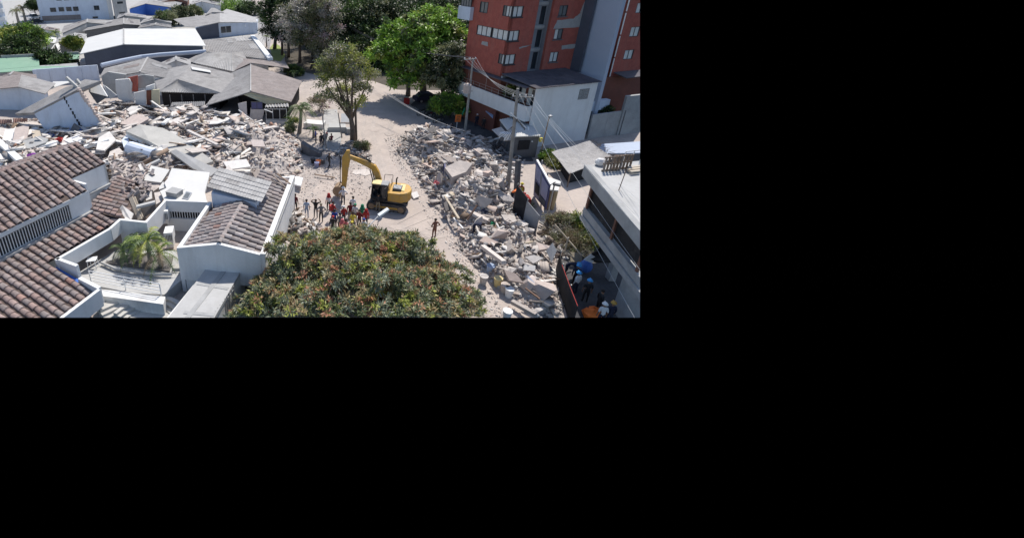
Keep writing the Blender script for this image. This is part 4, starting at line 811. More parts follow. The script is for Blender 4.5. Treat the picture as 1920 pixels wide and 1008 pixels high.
m_ = MB(); m_.slab([fw(.4, 6.85, 2.0), fw(7, 6.85, 2.0), fw(7, 7.2, .3), fw(.2, 7.2, .3)], .12); m_.build('lean_to_roof', 'sheet_dark', BB)
for i in range(9):
    for j in range(3):
        pass
# ---------------------------------------------------------------- white house in front of the tower
PH = thing('white_house', 'two storey white house with a dark sheet roof and a long balcony facing the street', 'house', V(24, 48.9, 0))
c0, c1 = V(24, 48.9, 0), V(32.3, 51.75, 0); u2 = (c1 - c0).normalized(); w2 = Vector((-u2.y, u2.x, 0)); zt2 = 7.15; LW = (c1 - c0).length
def ph(s, r, z): return c0 + u2 * s + w2 * r + V(0, 0, z)
facade(lambda s, z, d=0: ph(s, -d, z), 0, LW, 0, zt2 - .05, [(6.2, 7.7, 5.25, 6.5)], 'plaster_clean', PH, .25)
W_ = win(PH, ph(6.22, .1, 0), ph(7.68, .1, 0), 5.26, 6.49, -w2, panes=2, glass='glass_grey', bars=9, d=.12, frame='concrete_dark')
m_ = MB(); m_.prism([ph(LW - .25, .26, zt2 - .1), ph(LW, .26, zt2 - .1), ph(LW, 5.4, zt2 - .1), ph(LW - .25, 5.4, zt2 - .1)], 0); m_.build('side_wall', 'plaster_clean', PH)
m_ = MB(); m_.prism([ph(1.6, .3, 6.6), ph(1.9, .3, 6.6), ph(1.9, 13.5, 6.6), ph(1.6, 13.5, 6.6)], 0); m_.build('inner_wall', 'brick_dark', PH)
# roof of dark sheets
ra_, rb_, rc_, rd_ = ph(-.35, -.3, zt2 + .1), ph(LW + .25, -.3, zt2 + .1), ph(LW + .25, 5.2, zt2 + .55), ph(-.5, 5.4, zt2 + .5)
for i in range(6):
    m_ = MB(); t0, t1 = i / 6, (i + 1) / 6 - .004; e = .03 * (i % 2); up = V(0, 0, e)
    m_.corr(ra_.lerp(rb_, t0) + up, ra_.lerp(rb_, t1) + up, rd_.lerp(rc_, t1) + up, rd_.lerp(rc_, t0) + up, 7, .03, .05); m_.build('roof_sheet', 'sheet_dark', PH)
m_ = MB(); m_.slab([ph(-1.0, .8, zt2 - .05), ph(1.5, .8, zt2 + .1), ph(1.5, 14, zt2 + .1), ph(-1.0, 14, zt2 - .1)], .1); m_.build('balcony_roof', 'sheet_dark', PH)
# balcony along the left side: slab, parapet, rail, windows behind
m_ = MB(); m_.prism([ph(-.6, .5, 3.6), ph(1.7, .5, 3.6), ph(1.7, 14, 3.6), ph(-.6, 14, 3.6)], 3.3); m_.build('balcony_floor', 'concrete', PH)
m_ = MB(); m_.prism([ph(-.75, .3, 5.0), ph(-.58, .3, 5.0), ph(-.58, 14, 5.0), ph(-.75, 14, 5.0)], 3.25); m_.prism([ph(-.56, .3, 5.0), ph(.02, .3, 5.0), ph(.02, .46, 5.0), ph(-.56, .46, 5.0)], 3.25); m_.build('parapet', 'plaster_clean', PH)
for k in range(2):
    m_ = MB(); m_.tube(ph(-.66, .35, 5.3 + .35 * k), ph(-.66, 13.9, 5.3 + .35 * k), .02, n=5); m_.build('rail', 'steel', PH)
for i in range(12):
    m_ = MB(); m_.tube(ph(-.66, .4 + 1.22 * i, 5.0), ph(-.66, .4 + 1.22 * i, 7.0 if i % 3 == 0 else 5.65), .022, n=5); m_.build('rail_post', 'steel', PH)
for i in range(6): win(PH, ph(1.58, 1.2 + 2.1 * i, 0), ph(1.58, 2.8 + 2.1 * i, 0), 4.4, 6.4, -u2, panes=3, glass=['curtain', 'glass_dark'], d=.05, frame='white_metal')
m_ = MB(); m_.prism([ph(.2, .3, 3.2), ph(1.58, .3, 3.2), ph(1.58, 13.5, 3.2), ph(.2, 13.5, 3.2)], 0); m_.build('ground_floor_wall', 'brick_dark', PH)
for i in range(4):
    m_ = MB(); m_.box(ph(.17, 2 + 3 * i, 1.1), (1.2, .06, 2.2), math.atan2(w2.y, w2.x)); m_.build('shutter', 'door_brown', PH)
# ---------------------------------------------------------------- concrete boundary wall, blue roof, small white balcony
CW = thing('boundary_wall', 'tall grey concrete panel wall right of the white house', 'wall', V(36, 53, 0))
for i in range(6):
    m_ = MB(); a, b = c1 + u2 * (.5 + 2.5 * i), c1 + u2 * (2.97 + 2.5 * i); m_.prism([dn(a, 3.1), dn(b, 3.1), dn(b, 3.1) + w2 * .2, dn(a, 3.1) + w2 * .2], 0); m_.build('panel', 'concrete', CW)
    if i == 1: m_ = MB(); m_.box(b + u2 * .02 + V(0, 0, 1.6) - w2 * .05, (.1, .3, 3.2), math.atan2(u2.y, u2.x)); m_.build('post', 'concrete_dark', CW)
m_ = MB(); m_.prism([V(37.2, 53.3, 5.0), V(41, 54.5, 5), V(41, 54.9, 5), V(37.2, 53.7, 5)], 0); m_.build('tall_panel', 'concrete', CW)
SB = thing('terrace_box', 'small white balcony box between the white house and the red wing', 'balcony', V(34.5, 54.6, 0))
m_ = MB(); q = [V(33.2, 53.6, 4.2), V(36.2, 54.7, 4.2), V(36.0, 55.3, 4.2), V(33.0, 54.2, 4.2)]; m_.prism(q, 3.0); m_.build('parapet', 'plaster_blue_shade', SB); m_ = MB(); m_.prism(inset([dn(p, 3.0) for p in q], .8), 0); m_.build('wall', 'concrete_dark', SB)
m_ = MB(); m_.slab([P(1128, 270, 1.9), P(1215, 264, 1.9), P(1215, 286, 1.7), P(1120, 288, 1.7)], .12); LRf = m_.build('lean_to_roof', 'fin_blue_shade'); tag(LRf, 'flat blue grey sheet roof below the concrete boundary wall', 'roof')
m_ = MB(); m_.prism([P(1132, 273, 1.6), P(1210, 268, 1.6), P(1210, 283, 1.6), P(1128, 285, 1.6)], 0); m_.build('wall', 'concrete_dark', LRf)
# grey sagging sheet roof shed
TS = thing('shed', 'low shed under a sagging weathered grey roof cloth edged with twigs', 'shed', P(1090, 330, 0))
a, b, c, d, e = P(1034, 285, 1.9), P(1070, 272, 2.2), P(1106, 264, 2.4), P(1152, 297, 1.8), P(1118, 302, 1.9); f_ = P(1068, 325, 1.5)
n_ = 10; rows = []
m_ = MB()
def bl2(u, v): return a.lerp(f_, v).lerp(c.lerp(d, v), u) + V(0, 0, -.35 * math.sin(math.pi * u) * math.sin(math.pi * v) * .6 + .05 * math.sin(9 * u + 5 * v))
idx = [[bl2(i / n_, j / n_) for j in range(n_ + 1)] for i in range(n_ + 1)]; flat_ = [p for r_ in idx for p in r_]; k = n_ + 1
m_.add(flat_ + [p - V(0, 0, .06) for p in flat_], [(i * k + j, (i + 1) * k + j, (i + 1) * k + j + 1, i * k + j + 1) for i in range(n_) for j in range(n_)] + [(k * k + i * k + j, k * k + i * k + j + 1, k * k + (i + 1) * k + j + 1, k * k + (i + 1) * k + j) for i in range(n_) for j in range(n_)]); m_.build('roof_cloth', 'thatch', TS)
m_ = MB(); m_.prism([p - V(0, 0, .3) for p in (a.lerp(c, .3).lerp(f_, .3), c.lerp(a, .1).lerp(d, .12), d.lerp(c, .1).lerp(f_, .12), f_.lerp(a, .15).lerp(d, .1))], 0); m_.build('dark_interior', 'void', TS)  # solid block carrying the shade under the roof cloth in its colour
m_ = MB()
for i in range(46):
    t = random.random(); p = c.lerp(d, t) + V(random.gauss(0, .15), random.gauss(0, .15), .1); q = p + V(random.uniform(-.2, .9), random.uniform(-.8, .5), random.uniform(-.3, .35)); m_.tube(p, q, .02, .008, n=3)
m_.build('twigs', 'bark', TS)
for t in (.02, .5, .98):
    m_ = MB(); p = f_.lerp(d, t); m_.tube(dn(p, 0), p, .06, n=6); m_.build('post', 'wood', TS)
# ---------------------------------------------------------------- concrete frame building at the right edge
CB = thing('concrete_building', 'unfinished concrete building with a flat pale roof and dark netted storey at the right edge', 'building', V(18.9, 28.3, 0))
k0, k1 = V(18.9, 28.4, 0), V(17.5, 18.5, 0); dx = V(14, 2.5, 0)
def cb(t, r, z): return k0.lerp(k1, t) + dx.normalized() * r + V(0, 0, z)
m_ = MB(); m_.slab([cb(-.02, -.25, 6.95), cb(1, -.7, 6.95), cb(1, 12, 6.95), cb(-.02, 12, 6.95)], .12); m_.build('roof_slab', 'concrete_pale', CB)
m_ = MB(); m_.beam(cb(-.03, -.45, 6.65), cb(1, -.95, 6.65), .35, .85); m_.beam(cb(-.035, -.2, 6.6), cb(-.035, 12, 6.6), .3, .7); m_.build('fascia', 'concrete', CB)
m_ = MB(); m_.prism([cb(.0, .25, 6.2), cb(1, .25, 6.2), cb(1, .5, 6.2), cb(0, .5, 6.2)], 3.95); m_.build('netting', 'mesh_black', CB)
m_ = MB(); m_.prism([cb(0.001, .1, 6.2), cb(.012, .1, 6.2), cb(.012, 11, 6.2), cb(0.001, 11, 6.2)], 3.3); m_.build('rear_wall', 'concrete_dark', CB)
m_ = MB(); m_.prism([cb(0, 0, 3.9), cb(1, 0, 3.9), cb(1, .22, 3.9), cb(0, .22, 3.9)], 3.35); m_.prism([cb(0, -.1, 3.3), cb(1, -.1, 3.3), cb(1, 12, 3.3), cb(0, 12, 3.3)], 2.9); m_.build('floor_slab', 'concrete', CB)
for t in (.03, .42, .75):
    m_ = MB(); p = cb(t, .08, 0); m_.box(dn(p, 5.05), (.12, .16, 2.3)); m_.build('post', 'brown_cloth', CB)
for t, r in ((.35, 1.5), (.8, 1.0), (.05, 2.5)):
    m_ = MB(); p = cb(t, r, 0); m_.box(dn(p, 1.45), (.45, .45, 2.9)); m_.build('column', 'concrete', CB)
m_ = MB(); m_.prism([cb(.62, .3, 2.9), cb(1, .3, 2.9), cb(1, 3, 2.9), cb(.62, 3, 2.9)], 0); m_.build('ground_wall', 'concrete', CB)
m_ = MB(); m_.prism([cb(.0, 4.5, 2.9), cb(1, 4.5, 2.9), cb(1, 5, 2.9), cb(0, 5, 2.9)], 0); m_.build('inner_wall', 'concrete_dark', CB)
# timber and pallets on the roof
def pallet(p, rz, label, upright=True):
    T = thing('pallet', label, 'pallet', p)
    x = V(math.cos(rz), math.sin(rz), 0)
    for i in range(6):
        m_ = MB(); m_.box(p + x * (-.6 + .24 * i) + V(0, 0, .55), (.13, .05, 1.1), rz); m_.build('slat', 'wood', T)
    for z in (.08, .55, 1.02):
        m_ = MB(); y = V(-x.y, x.x, 0); m_.box(p + y * .06 + V(0, 0, z), (1.4, .06, .1), rz); m_.build('stringer', 'wood', T)
pallet(P(1146, 321, 6.95), .15, 'wooden pallet standing at the left on the concrete roof'); pallet(P(1164, 318, 6.95), .1, 'wooden pallet standing right behind the first one on the concrete roof')
for i in range(6):
    m_ = MB(); x0 = 1176 + (i % 3) * 3; y0 = 306 + (i // 2) * 4; m_.beam(P(x0, y0 + 8, 7.05 + .12 * (i % 2)), P(1240, y0 + 2, 7.05 + .12 * (i % 2)), .2, .1); tag(m_.build('timber', 'wood_pale'), 'pale timber plank in the stack on the concrete roof', 'timber', 'timber planks stacked on the concrete roof')
GD = thing('guard_rail', 'thin white railing at the back of the concrete roof', 'railing', P(1168, 312, 6.95))
for i in range(3):
    m_ = MB(); p = P(1166 + i * 16, 312 - i * 2, 6.95); m_.tube(p, p + V(0, 0, 1.1), .03, n=5); m_.build('post', 'white_metal', GD)
m_ = MB(); m_.tube(P(1166, 312, 6.95) + V(0, 0, 1.1), P(1230, 304, 6.95) + V(0, 0, 1.1), .035, n=5); m_.build('rail', 'white_metal', GD)
m_ = MB(); m_.ball(P(1124, 310, 6.95) + V(0, 0, .25), (.35, .3, .3), 8, 5); tag(m_.build('sack', 'white_cloth'), 'white sack on the corner of the concrete roof', 'sack')
m_ = MB(); m_.tube(P(1160, 357, 6.95), P(1160, 357, 6.95) + V(.1, 0, 1.5), .025, n=5); tag(m_.build('rebar_stub', 'rebar'), 'rusty reinforcing bar sticking up from the concrete roof', 'bar')
# ---------------------------------------------------------------- kiosk with the white corrugated roof, green sign, awning
KI = thing('kiosk', 'dark kiosk with a white ribbed roof behind the utility pole', 'kiosk', P(975, 290, 0))
kz = 2.7; ka, kb, kc, kd = P(937, 224, kz + .2), P(981, 216, kz + .2), P(1015, 254, kz), P(962, 256, kz)
m_ = MB(); m_.corr(kd, kc, kb, ka, 14, .035, .1); m_.build('roof', 'white_roof', KI)
m_ = MB(); ins_ = inset([ka, kb, kc, kd], .93); m_.prism([p - V(0, 0, .22) for p in ins_], 0); m_.build('wall', 'concrete_dark', KI)
m_ = MB(); a_ = kd.lerp(kc, .2); m_.box(V(a_.x, a_.y, 0) + V(1, .3, 1.6), (1.6, .1, 1.1), .2); m_.build('hatch', 'void', KI)
m_ = MB(); m_.slab([P(922, 243, 2.3), P(940, 238, 2.5), P(962, 262, 2.3), P(944, 264, 2.0)], .05); tag(m_.build('awning', 'chunk_pale'), 'pale slanted awning on the street side of the kiosk', 'awning')
m_ = MB(); m_.box(P(947, 258, 2.3) + V(0, 0, .2), (1.0, .8, .7), .4); u_ = m_.build('box_unit', 'white_metal'); tag(u_, 'white box unit hanging on the kiosk beside the pole', 'air conditioner'); m_ = MB(); m_.path([P(941, 261, 2.3) + V(-.15, -.35, .2), P(941, 261, 2.3) + V(-.2, -.42, .2)], .22, 10); m_.build('fan_grille', 'concrete_dark', u_)
SG = thing('green_sign', 'upright green sign board with a white rounded header', 'sign', P(932, 262, 0))
m_ = MB(); s0 = PY(925, 243, 56); s1 = PY(939, 238, 55.4); m_.slab([s0, s1, s1 + V(0, 0, 1.9), s0 + V(0, 0, 1.9)], .12, d=(.4, 1, 0)); m_.build('board', 'green_sign', SG)
m_ = MB(); m_.slab([s0 + V(0, 0, 1.92), s1 + V(0, 0, 1.92), s1 + V(-.05, 0, 2.9), s1.lerp(s0, .5) + V(0, 0, 3.1), s0 + V(.05, 0, 2.9)], .12, d=(.4, 1, 0)); hd = m_.build('header', 'white_metal', SG)
m_ = MB(); 
for i in range(3): m_.box(s0.lerp(s1, .35 + .15 * i) + V(-.03, -.06, 2.4), (.1, .04, .32), -.3)
m_.box(s0.lerp(s1, .2) + V(-.03, -.06, 2.5), (.16, .04, .14), -.3); m_.build('lettering', 'blue', hd)
m_ = MB(); m_.tube(V(s0.x, s0.y, 0), s0, .05); m_.tube(V(s1.x, s1.y, 0), s1, .05); m_.build('leg', 'steel', SG)
m_ = MB(); m_.slab([P(910, 208, 2.4), P(926, 209, 2.4), P(924, 222, 2.2)], .04); tag(m_.build('awning', 'light_blue'), 'small light blue triangular awning beside the green sign', 'awning')
for i, (p, q) in enumerate((((955, 214), (962, 228)), ((963, 212), (978, 236)), ((970, 220), (985, 240)), ((990, 238), (998, 266)))):
    m_ = MB(); m_.beam(P(*p, 2.95), P(*q, 2.85 - (.0 if i < 3 else .9)), .14, .07); tag(m_.build('batten', 'white_metal'), ('white batten lying across the kiosk roof', 'white batten slipping off the front edge of the kiosk roof')[i == 3], 'batten', None if i == 3 else 'white battens on the kiosk roof')
# orange road sign
OS = thing('road_sign', 'square orange work sign on a white post beside the shaded pavement', 'sign', P(855, 246, 0))
p = P(855, 246, 0); m_ = MB(); m_.tube(p, p + V(0, 0, 1.3), .04); m_.build('post', 'white_metal', OS); m_ = MB(); m_.box(p + V(.05, -.06, 1.75), (.75, .05, .95), .1); sb = m_.build('board', 'orange', OS)
m_ = MB()
for sx, sz, wx in ((-.12, 1.95, .12), (.1, 1.95, .16), (-.06, 1.75, .2), (.1, 1.62, .1), (-.1, 1.55, .14)): m_.box(p + V(.05 + sx, -.092, sz), (wx, .012, .09), .1)
m_.build('symbol', 'brown_cloth', sb)
m_ = MB(); p = P(864, 232, .0); m_.beam(p + V(0, 0, 1.2), p + V(.25, 0, 2.2), .35, .05); tag(m_.build('flag', 'green_cloth'), 'green and pale cloth strip hanging beside the orange sign', 'flag')
# ---------------------------------------------------------------- hoarding, screens
BI = thing('billboard', 'tall dark blue printed hoarding on posts along the vacant yard', 'billboard', P(1012, 400, 0))
q0, q1 = P(1000, 368, 0), P(1024, 402, 0)
b0, b1 = PY(1000, 366, q0.y), PY(1023, 392, q1.y); t0, t1 = PY(1005, 301, q0.y), PY(1031, 347, q1.y)
m_ = MB(); m_.slab([b0, b1, t1, t0], .12, d=(.9, .4, 0)); pb = m_.build('panel', 'banner_blue', BI)
def bb(u, v): return b0.lerp(b1, u).lerp(t0.lerp(t1, u), v) + V(-.03, -.02, 0)
for (u0, u1, v0, v1, mt) in ((.05, .42, .55, .95, 'banner_light'), (.5, .95, .3, .9, 'banner_light'), (.1, .4, .15, .45, 'void'), (.55, .9, .05, .25, 'concrete_dark'), (.44, .48, .05, .95, 'concrete')):
    m_ = MB(); m_.slab([bb(u0, v0), bb(u1, v0), bb(u1, v1), bb(u0, v1)], .02, d=(.9, .4, 0)); m_.build('print_block', mt, pb)
m_ = MB(); m_.beam(t0 + V(.08, 0, .05), t1 + V(.08, 0, .05), .16, .12); m_.build('top_rail', 'white_metal', BI)
for t in (0, .5, 1):
    m_ = MB(); p = q0.lerp(q1, t) + V(.15, .05, 0); m_.tube(p, V(p.x, p.y, t0.lerp(t1, t).z), .06, n=6); m_.build('post', 'steel', BI)
HT_ = thing('hut', 'small tan panelled hut with a cream roof right of the blue hoarding', 'hut', P(1035, 392, 0))
hp = [P(1027, 355, 2.0), P(1047, 357, 2.0), P(1052, 340, 2.05), P(1030, 332, 2.05)]
m_ = MB(); m_.slab(hp, .12); m_.build('roof', 'white_roof', HT_); m_ = MB(); m_.prism([p - V(0, 0, .12) for p in inset(hp, .93)], 0); m_.build('wall', 'tan', HT_)
m_ = MB()
for t in (.33, .66): p = hp[0].lerp(hp[1], t); m_.box(dn(p, .95) + V(0, .02, 0), (.05, .06, 1.8))
m_.build('batten', 'wood', HT_)
LT = thing('floodlight', 'black floodlight on a bracket at the top of the blue hoarding', 'lamp', t1)
m_ = MB(); m_.tube(t1, t1 + V(.35, -.1, .35), .03); m_.build('bracket', 'black', LT); m_ = MB(); m_.box(t1 + V(.5, -.12, .1), (.6, .3, .15), -.5); m_.build('lamp_head', 'concrete_dark', LT)
def screen(pix, zt, zb, mat, label, nm='screen_panel'):
    T = thing('construction_screen', label, 'screen', P(*pix[0], 0))
    for (a, b), (za, zb_) in zip(zip(pix[:-1], pix[1:]), zip(zt[:-1], zt[1:])):
        p, q = P(*a, 0), P(*b, 0); m_ = MB(); n = V(.06, .03, 0); m_.add([dn(p, za), dn(q, zb_), dn(q, 0), dn(p, 0)] + [x + n for x in (dn(p, za), dn(q, zb_), dn(q, 0), dn(p, 0))], [(0, 1, 2, 3), (7, 6, 5, 4), (0, 4, 5, 1), (1, 5, 6, 2), (2, 6, 7, 3), (3, 7, 4, 0)]); m_.build(nm, mat, T)
        m_ = MB(); m_.tube(p + n * 1.6, dn(p, za + .15) + n * 1.6, .04, n=5); m_.build('post', 'steel', T)
    return T
screen([(958, 406), (978, 424)], [3.0, 2.6], 0, 'mesh_black', 'black screen panel standing at the foot of the utility pole')
screen([(978, 425), (1004, 437)], [2.4, 1.6], 0, 'mesh_grey', 'light grey screen panel between the black screen and the bushes')
screen([(1040, 512), (1044, 535), (1058, 575), (1072, 612)], [1.7, 1.6, 1.55, 1.5], 0, 'mesh_black', 'long black screen fence with a red top edge beside the shaded yard')
m_ = MB(); pts = [dn(P(1044, 535, 0), 1.68), dn(P(1058, 575, 0), 1.62), dn(P(1072, 612, 0), 1.57)]; m_.path(pts, .018, 6); tag(m_.build('red_tape', 'red'), 'red pipe along the top of the long black screen fence', 'pipe')
m_ = MB(); m_.slab([P(1024, 470, 1.3), P(1036, 455, 2.0), P(1044, 470, 1.9), P(1034, 492, 1.2)], .04, d=(.5, .8, -.2)); tag(m_.build('torn_sheet', 'mesh_grey'), 'crumpled grey sheet draped on the end of the black fence', 'sheet')
m_ = MB(); m_.slab([P(1096, 484, 1.6), P(1120, 470, 2.6), P(1126, 462, 2.6), P(1146, 492, 2.4), P(1118, 492, 1.4)], .03); tag(m_.build('tarpaulin', 'mesh_black'), 'dark tarpaulin slung under the concrete building', 'tarp')
m_ = MB(); m_.slab([P(1094, 486, 1.65), P(1108, 476, 2.2), P(1118, 482, 2.0), P(1110, 492, 1.5)], .05); tag(m_.build('white_sheet', 'white_cloth'), 'white crumpled sheet hanging off the dark tarpaulin', 'sheet')
m_ = MB(); m_.slab([P(1069, 472, .9), P(1092, 474, .9), P(1092, 492, .5), P(1070, 490, .5)], .08); tag(m_.build('board', 'khaki'), 'khaki plywood board leaning behind the workers in blue helmets', 'board')
for i, (a, b, za, zb_, lb) in enumerate((((1045, 465), (1075, 482), 1.8, .9, 'pale pole leaning over the bushes, lower one'), ((1066, 445), (1056, 480), 3.0, .6, 'pale thin pole leaning upright among the bushes'), ((1040, 420), (1090, 478), 2.2, 1.0, 'long pale pole lying through the bushes'))):
    m_ = MB(); m_.tube(P(*a, za), P(*b, zb_), .05, n=6); tag(m_.build('pole', 'wood_pale'), lb, 'pole')
m_ = MB(); m_.tube(P(760, 247, .5), P(801, 262, .5), .14, .12, 8); tag(m_.build('log', 'wood'), 'long grey pole lying at the top of the right rubble heap', 'log')
m_ = MB(); m_.slab([P(826, 310, .6), P(833, 307, 2.2), P(836, 330, 2.0), P(829, 338, .4)], .12, d=(1, .2, 0)); sg = m_.build('metal_door', 'banner_blue'); tag(sg, 'dark blue metal door leaf standing up in the right rubble', 'door')
for pix, z, mt, lb in (([(833, 318), (858, 312), (872, 318), (864, 322), (838, 336)], 2.0, 'chunk_dark', 'dark broken slab at the crest of the right rubble'), ([(845, 305), (890, 290), (905, 296), (862, 316)], 2.3, 'chunk_pale', 'pale slab capping the crest of the right rubble'),
        ([(984, 496), (1004, 498), (1003, 508), (982, 506)], 1.5, 'chunk_white', 'bright white square slab in the lower right rubble'), ([(989, 515), (1005, 532), (992, 534)], 1.5, 'fin_blue_shade', 'bent grey sheet metal wedge in the lower right rubble'),
        ([(945, 505), (968, 513), (982, 530), (955, 525)], 1.2, 'chunk_pink', 'tan slab tilted in the lower right rubble'), ([(1010, 488), (1026, 494), (1022, 506), (1014, 503)], 1.5, 'chunk_pale', 'pale slab leaning by the end of the black fence'),
        ([(832, 380), (842, 374), (846, 392), (836, 396)], 1.3, 'chunk_dark', 'dark upright slab in the middle of the right rubble'), ([(770, 362), (782, 358), (786, 368), (776, 372)], .5, 'chunk_white', 'pale square slab lying on the road behind the digger')):
    m_ = MB(); c0_ = np.mean(np.array(pix), 0); h = max(.05, float(HR.z(*P(*c0_).xy))); m_.slab([P(x, y, h + .25 + (c0_[1] - y) * .02) for x, y in pix], .2); tag(m_.build('concrete_slab', mt), lb, 'slab')
for a, b, r, mt, lb, nm in (((834, 368), (860, 410), .09, 'wood_pale', 'pale plank slanting across the middle of the right rubble', 'plank'), ((850, 408), (868, 428), .06, 'white_metal', 'thin white bar in the right rubble below the plank', 'bar'), ((876, 412), (895, 384), .06, 'rebar', 'rusty bar slanting in the right rubble', 'bar'),
        ((872, 332), (905, 345), .07, 'chunk_dark', 'dark beam across the upper right rubble', 'beam'), ((905, 462), (945, 492), .16, 'chunk_pale', 'thick pale column lying in the right rubble beside the road', 'column'), ((985, 465), (1012, 478), .1, 'wood', 'brown timber end in the rubble near the bushes', 'timber'),
        ((1000, 455), (1030, 490), .04, 'chunk_pink', 'thin pink rod near the end of the black fence', 'rod'), ((960, 565), (1005, 590), .14, 'chunk_grey', 'grey concrete beam at the bottom of the right rubble', 'beam'), ((1005, 530), (1040, 525), .1, 'chunk_pale', 'pale bent strip at the foot of the black fence', 'strip'),
        ((985, 540), (1012, 560), .05, 'rebar', 'bent rusty rod in the lower right rubble', 'rod'), ((895, 330), (930, 350), .06, 'wood', 'grey timber lying across the upper right rubble', 'timber'), ((955, 430), (985, 450), .09, 'chunk_grey', 'grey bar beneath the black screen panel', 'bar')):
    h0, h1 = [max(.1, float(HR.z(*P(*t).xy))) for t in (a, b)]; m_ = MB(); m_.beam(P(*a, h0 + .35), P(*b, h1 + .3), r * 2, r * 1.6); tag(m_.build(nm, mt), lb, nm)
# big concrete block with broken faces at the top of the heap, and loose scrap in the yard
BKc = MB(); c_ = P(852, 322, 0); BKc.prism([P(834, 314, 2.5), P(862, 300, 2.7), P(886, 306, 2.6), P(874, 322, 2.2), P(848, 332, 2.2)], 0); tag(BKc.build('concrete_block', 'chunk_grey'), 'big broken concrete block right of the dark blue door leaf in the street rubble', 'rubble')
HY = Heap([(1000, 432), (1050, 400), (1090, 415), (1100, 470), (1046, 500), (1030, 470)], .25, 1.5); tag(HY.mesh('rubble_ground', .25), kind='structure')
scatter('debris', HY, 900, .05, .45, CM, (26, 22, 16, 24, 4, 8)); boards('debris', HY, 120, .5, 2.0, .04, .3, BM, (14, 16, 14, 20, 10, 20, 2, 4), .4)
HK = Heap([(900, 262), (945, 258), (985, 300), (975, 350), (955, 340), (925, 290)], .3, 1.5); tag(HK.mesh('rubble_ground', .25), kind='structure')
scatter('debris', HK, 800, .05, .5, CM, (30, 22, 16, 22, 2, 8)); boards('debris', HK, 70, .5, 2.0, .05, .3, BM, (14, 16, 8, 20, 16, 24, 2, 4), .4)
# tangled reinforcing rods
m_ = MB()
for i in range(60):
    xy = HR.sample(1, .6)[0]; z = float(HR.z(*xy)); a = random.uniform(0, 6.28); p = V(xy[0], xy[1], z + .05); L_ = random.uniform(.5, 1.6); m_.path([p, p + V(math.cos(a) * L_ * .5, math.sin(a) * L_ * .5, random.uniform(.1, .5)), p + V(math.cos(a + .5) * L_, math.sin(a + .5) * L_, random.uniform(-.1, .7))], .016, 4)
tag(m_.build('rebar_tangle', 'rebar'), kind='stuff')
# buckets
BK = None
for i, (x, y, mt, lb) in enumerate(((932, 536, 'yellow_pale', 'yellow pale bucket, first in the row by the mango tree'), (945, 548, 'chunk_grey', 'grey bucket in the middle of the row by the road edge'), (953, 556, 'white_metal', 'white bucket at the lower end of the row by the road edge'), (949, 598, 'white_metal', 'white bucket alone at the bottom edge of the photo'), (905, 532, 'chunk_grey', 'grey bucket half hidden by the mango tree leaves'), (918, 512, 'light_blue', 'light blue tub among the stones beside the mango tree'))):
    T = thing('bucket', lb, 'bucket', P(x, y, 0)); p = P(x, y, 0); m_ = MB(); m_.path([p, p + V(0, 0, .62)], [.2, .27], 12); m_.build('body', mt, T); m_ = MB(); m_.path([p + V(0, 0, .62), p + V(0, 0, .67)], [.29, .29], 12); m_.build('rim', mt, T)
    m_ = MB(); m_.path([p + V(math.cos(a) * .27, 0, .6 + .16 * math.sin(a)) for a in np.linspace(0, math.pi, 7)], .012, 4); m_.build('handle', 'steel', T)
m_ = MB(); p = P(1110, 594, 0); m_.ball(p + V(0, 0, .3), (.55, .45, .4), 10, 6); m_.v = [tuple(np.array(q) + np.random.default_rng(i).uniform(-.1, .1, 3)) for i, q in enumerate(m_.v)]; tag(m_.build('tarpaulin_bundle', 'orange'), 'bright orange tarpaulin bundle at the bottom edge by the black fence', 'tarp')
m_ = MB(); m_.ball(P(1095, 512, 0) + V(0, 0, .6), (.42, .4, .5), 10, 6); tag(m_.build('drum', 'tarp_blue'), 'blue rounded drum in the shade behind the workers', 'drum')
# ================================================================ POLES AND CABLES
UP1 = thing('utility_pole', 'concrete utility pole with a white transformer in the shade of the bright tree', 'utility pole', P(870, 262, 0))
p = P(870, 262, 0); tp = PY(887, 110, p.y - .2); m_ = MB(); m_.path([p, tp], [.17, .1], 10); m_.build('pole', 'pole_concrete', UP1)
m_ = MB(); ca = PY(870, 112, tp.y); cb_ = PY(892, 111, tp.y); m_.beam(ca, cb_, .1, .1); m_.build('crossarm', 'pole_concrete', UP1)
m_ = MB(); q = PY(875, 174, p.y - .55); m_.path([q, q + V(0, 0, .95)], .45, 12); m_.path([q + V(0, 0, .95), q + V(0, 0, 1.08)], [.42, .3], 12); TR = m_.build('transformer', 'chunk_pink', UP1)
for dx_ in (-.2, .2):
    m_ = MB(); m_.tube(q + V(dx_, 0, 1.0), q + V(dx_, 0, 1.35), .05, n=6); m_.build('bushing', 'brown_cloth', TR)
for t in (0.05, .5, .95):
    m_ = MB(); r_ = ca.lerp(cb_, t); m_.tube(r_, r_ + V(0, 0, .22), .05, n=6); m_.build('insulator', 'white_metal', UP1)
m_ = MB(); m_.beam(PY(866, 171, p.y - .3), PY(886, 171, p.y - .3), .1, .1); m_.build('bracket', 'steel', UP1)
UP2 = thing('utility_pole', 'tall pale concrete utility pole rising from the right rubble heap', 'utility pole', P(952, 352, 0))
p2 = P(952, 352, 0); tp2 = PY(971, 166, p2.y); m_ = MB(); m_.path([p2, tp2], [.2, .11], 10); m_.build('pole', 'pole_concrete', UP2)
m_ = MB(); c2a, c2b = PY(961, 181, tp2.y), PY(999, 183, tp2.y); m_.beam(c2a, c2b, .11, .11); m_.tube(PY(969, 190, tp2.y - .05), PY(984, 178, tp2.y - .05), .04); m_.build('crossarm', 'pole_concrete', UP2)
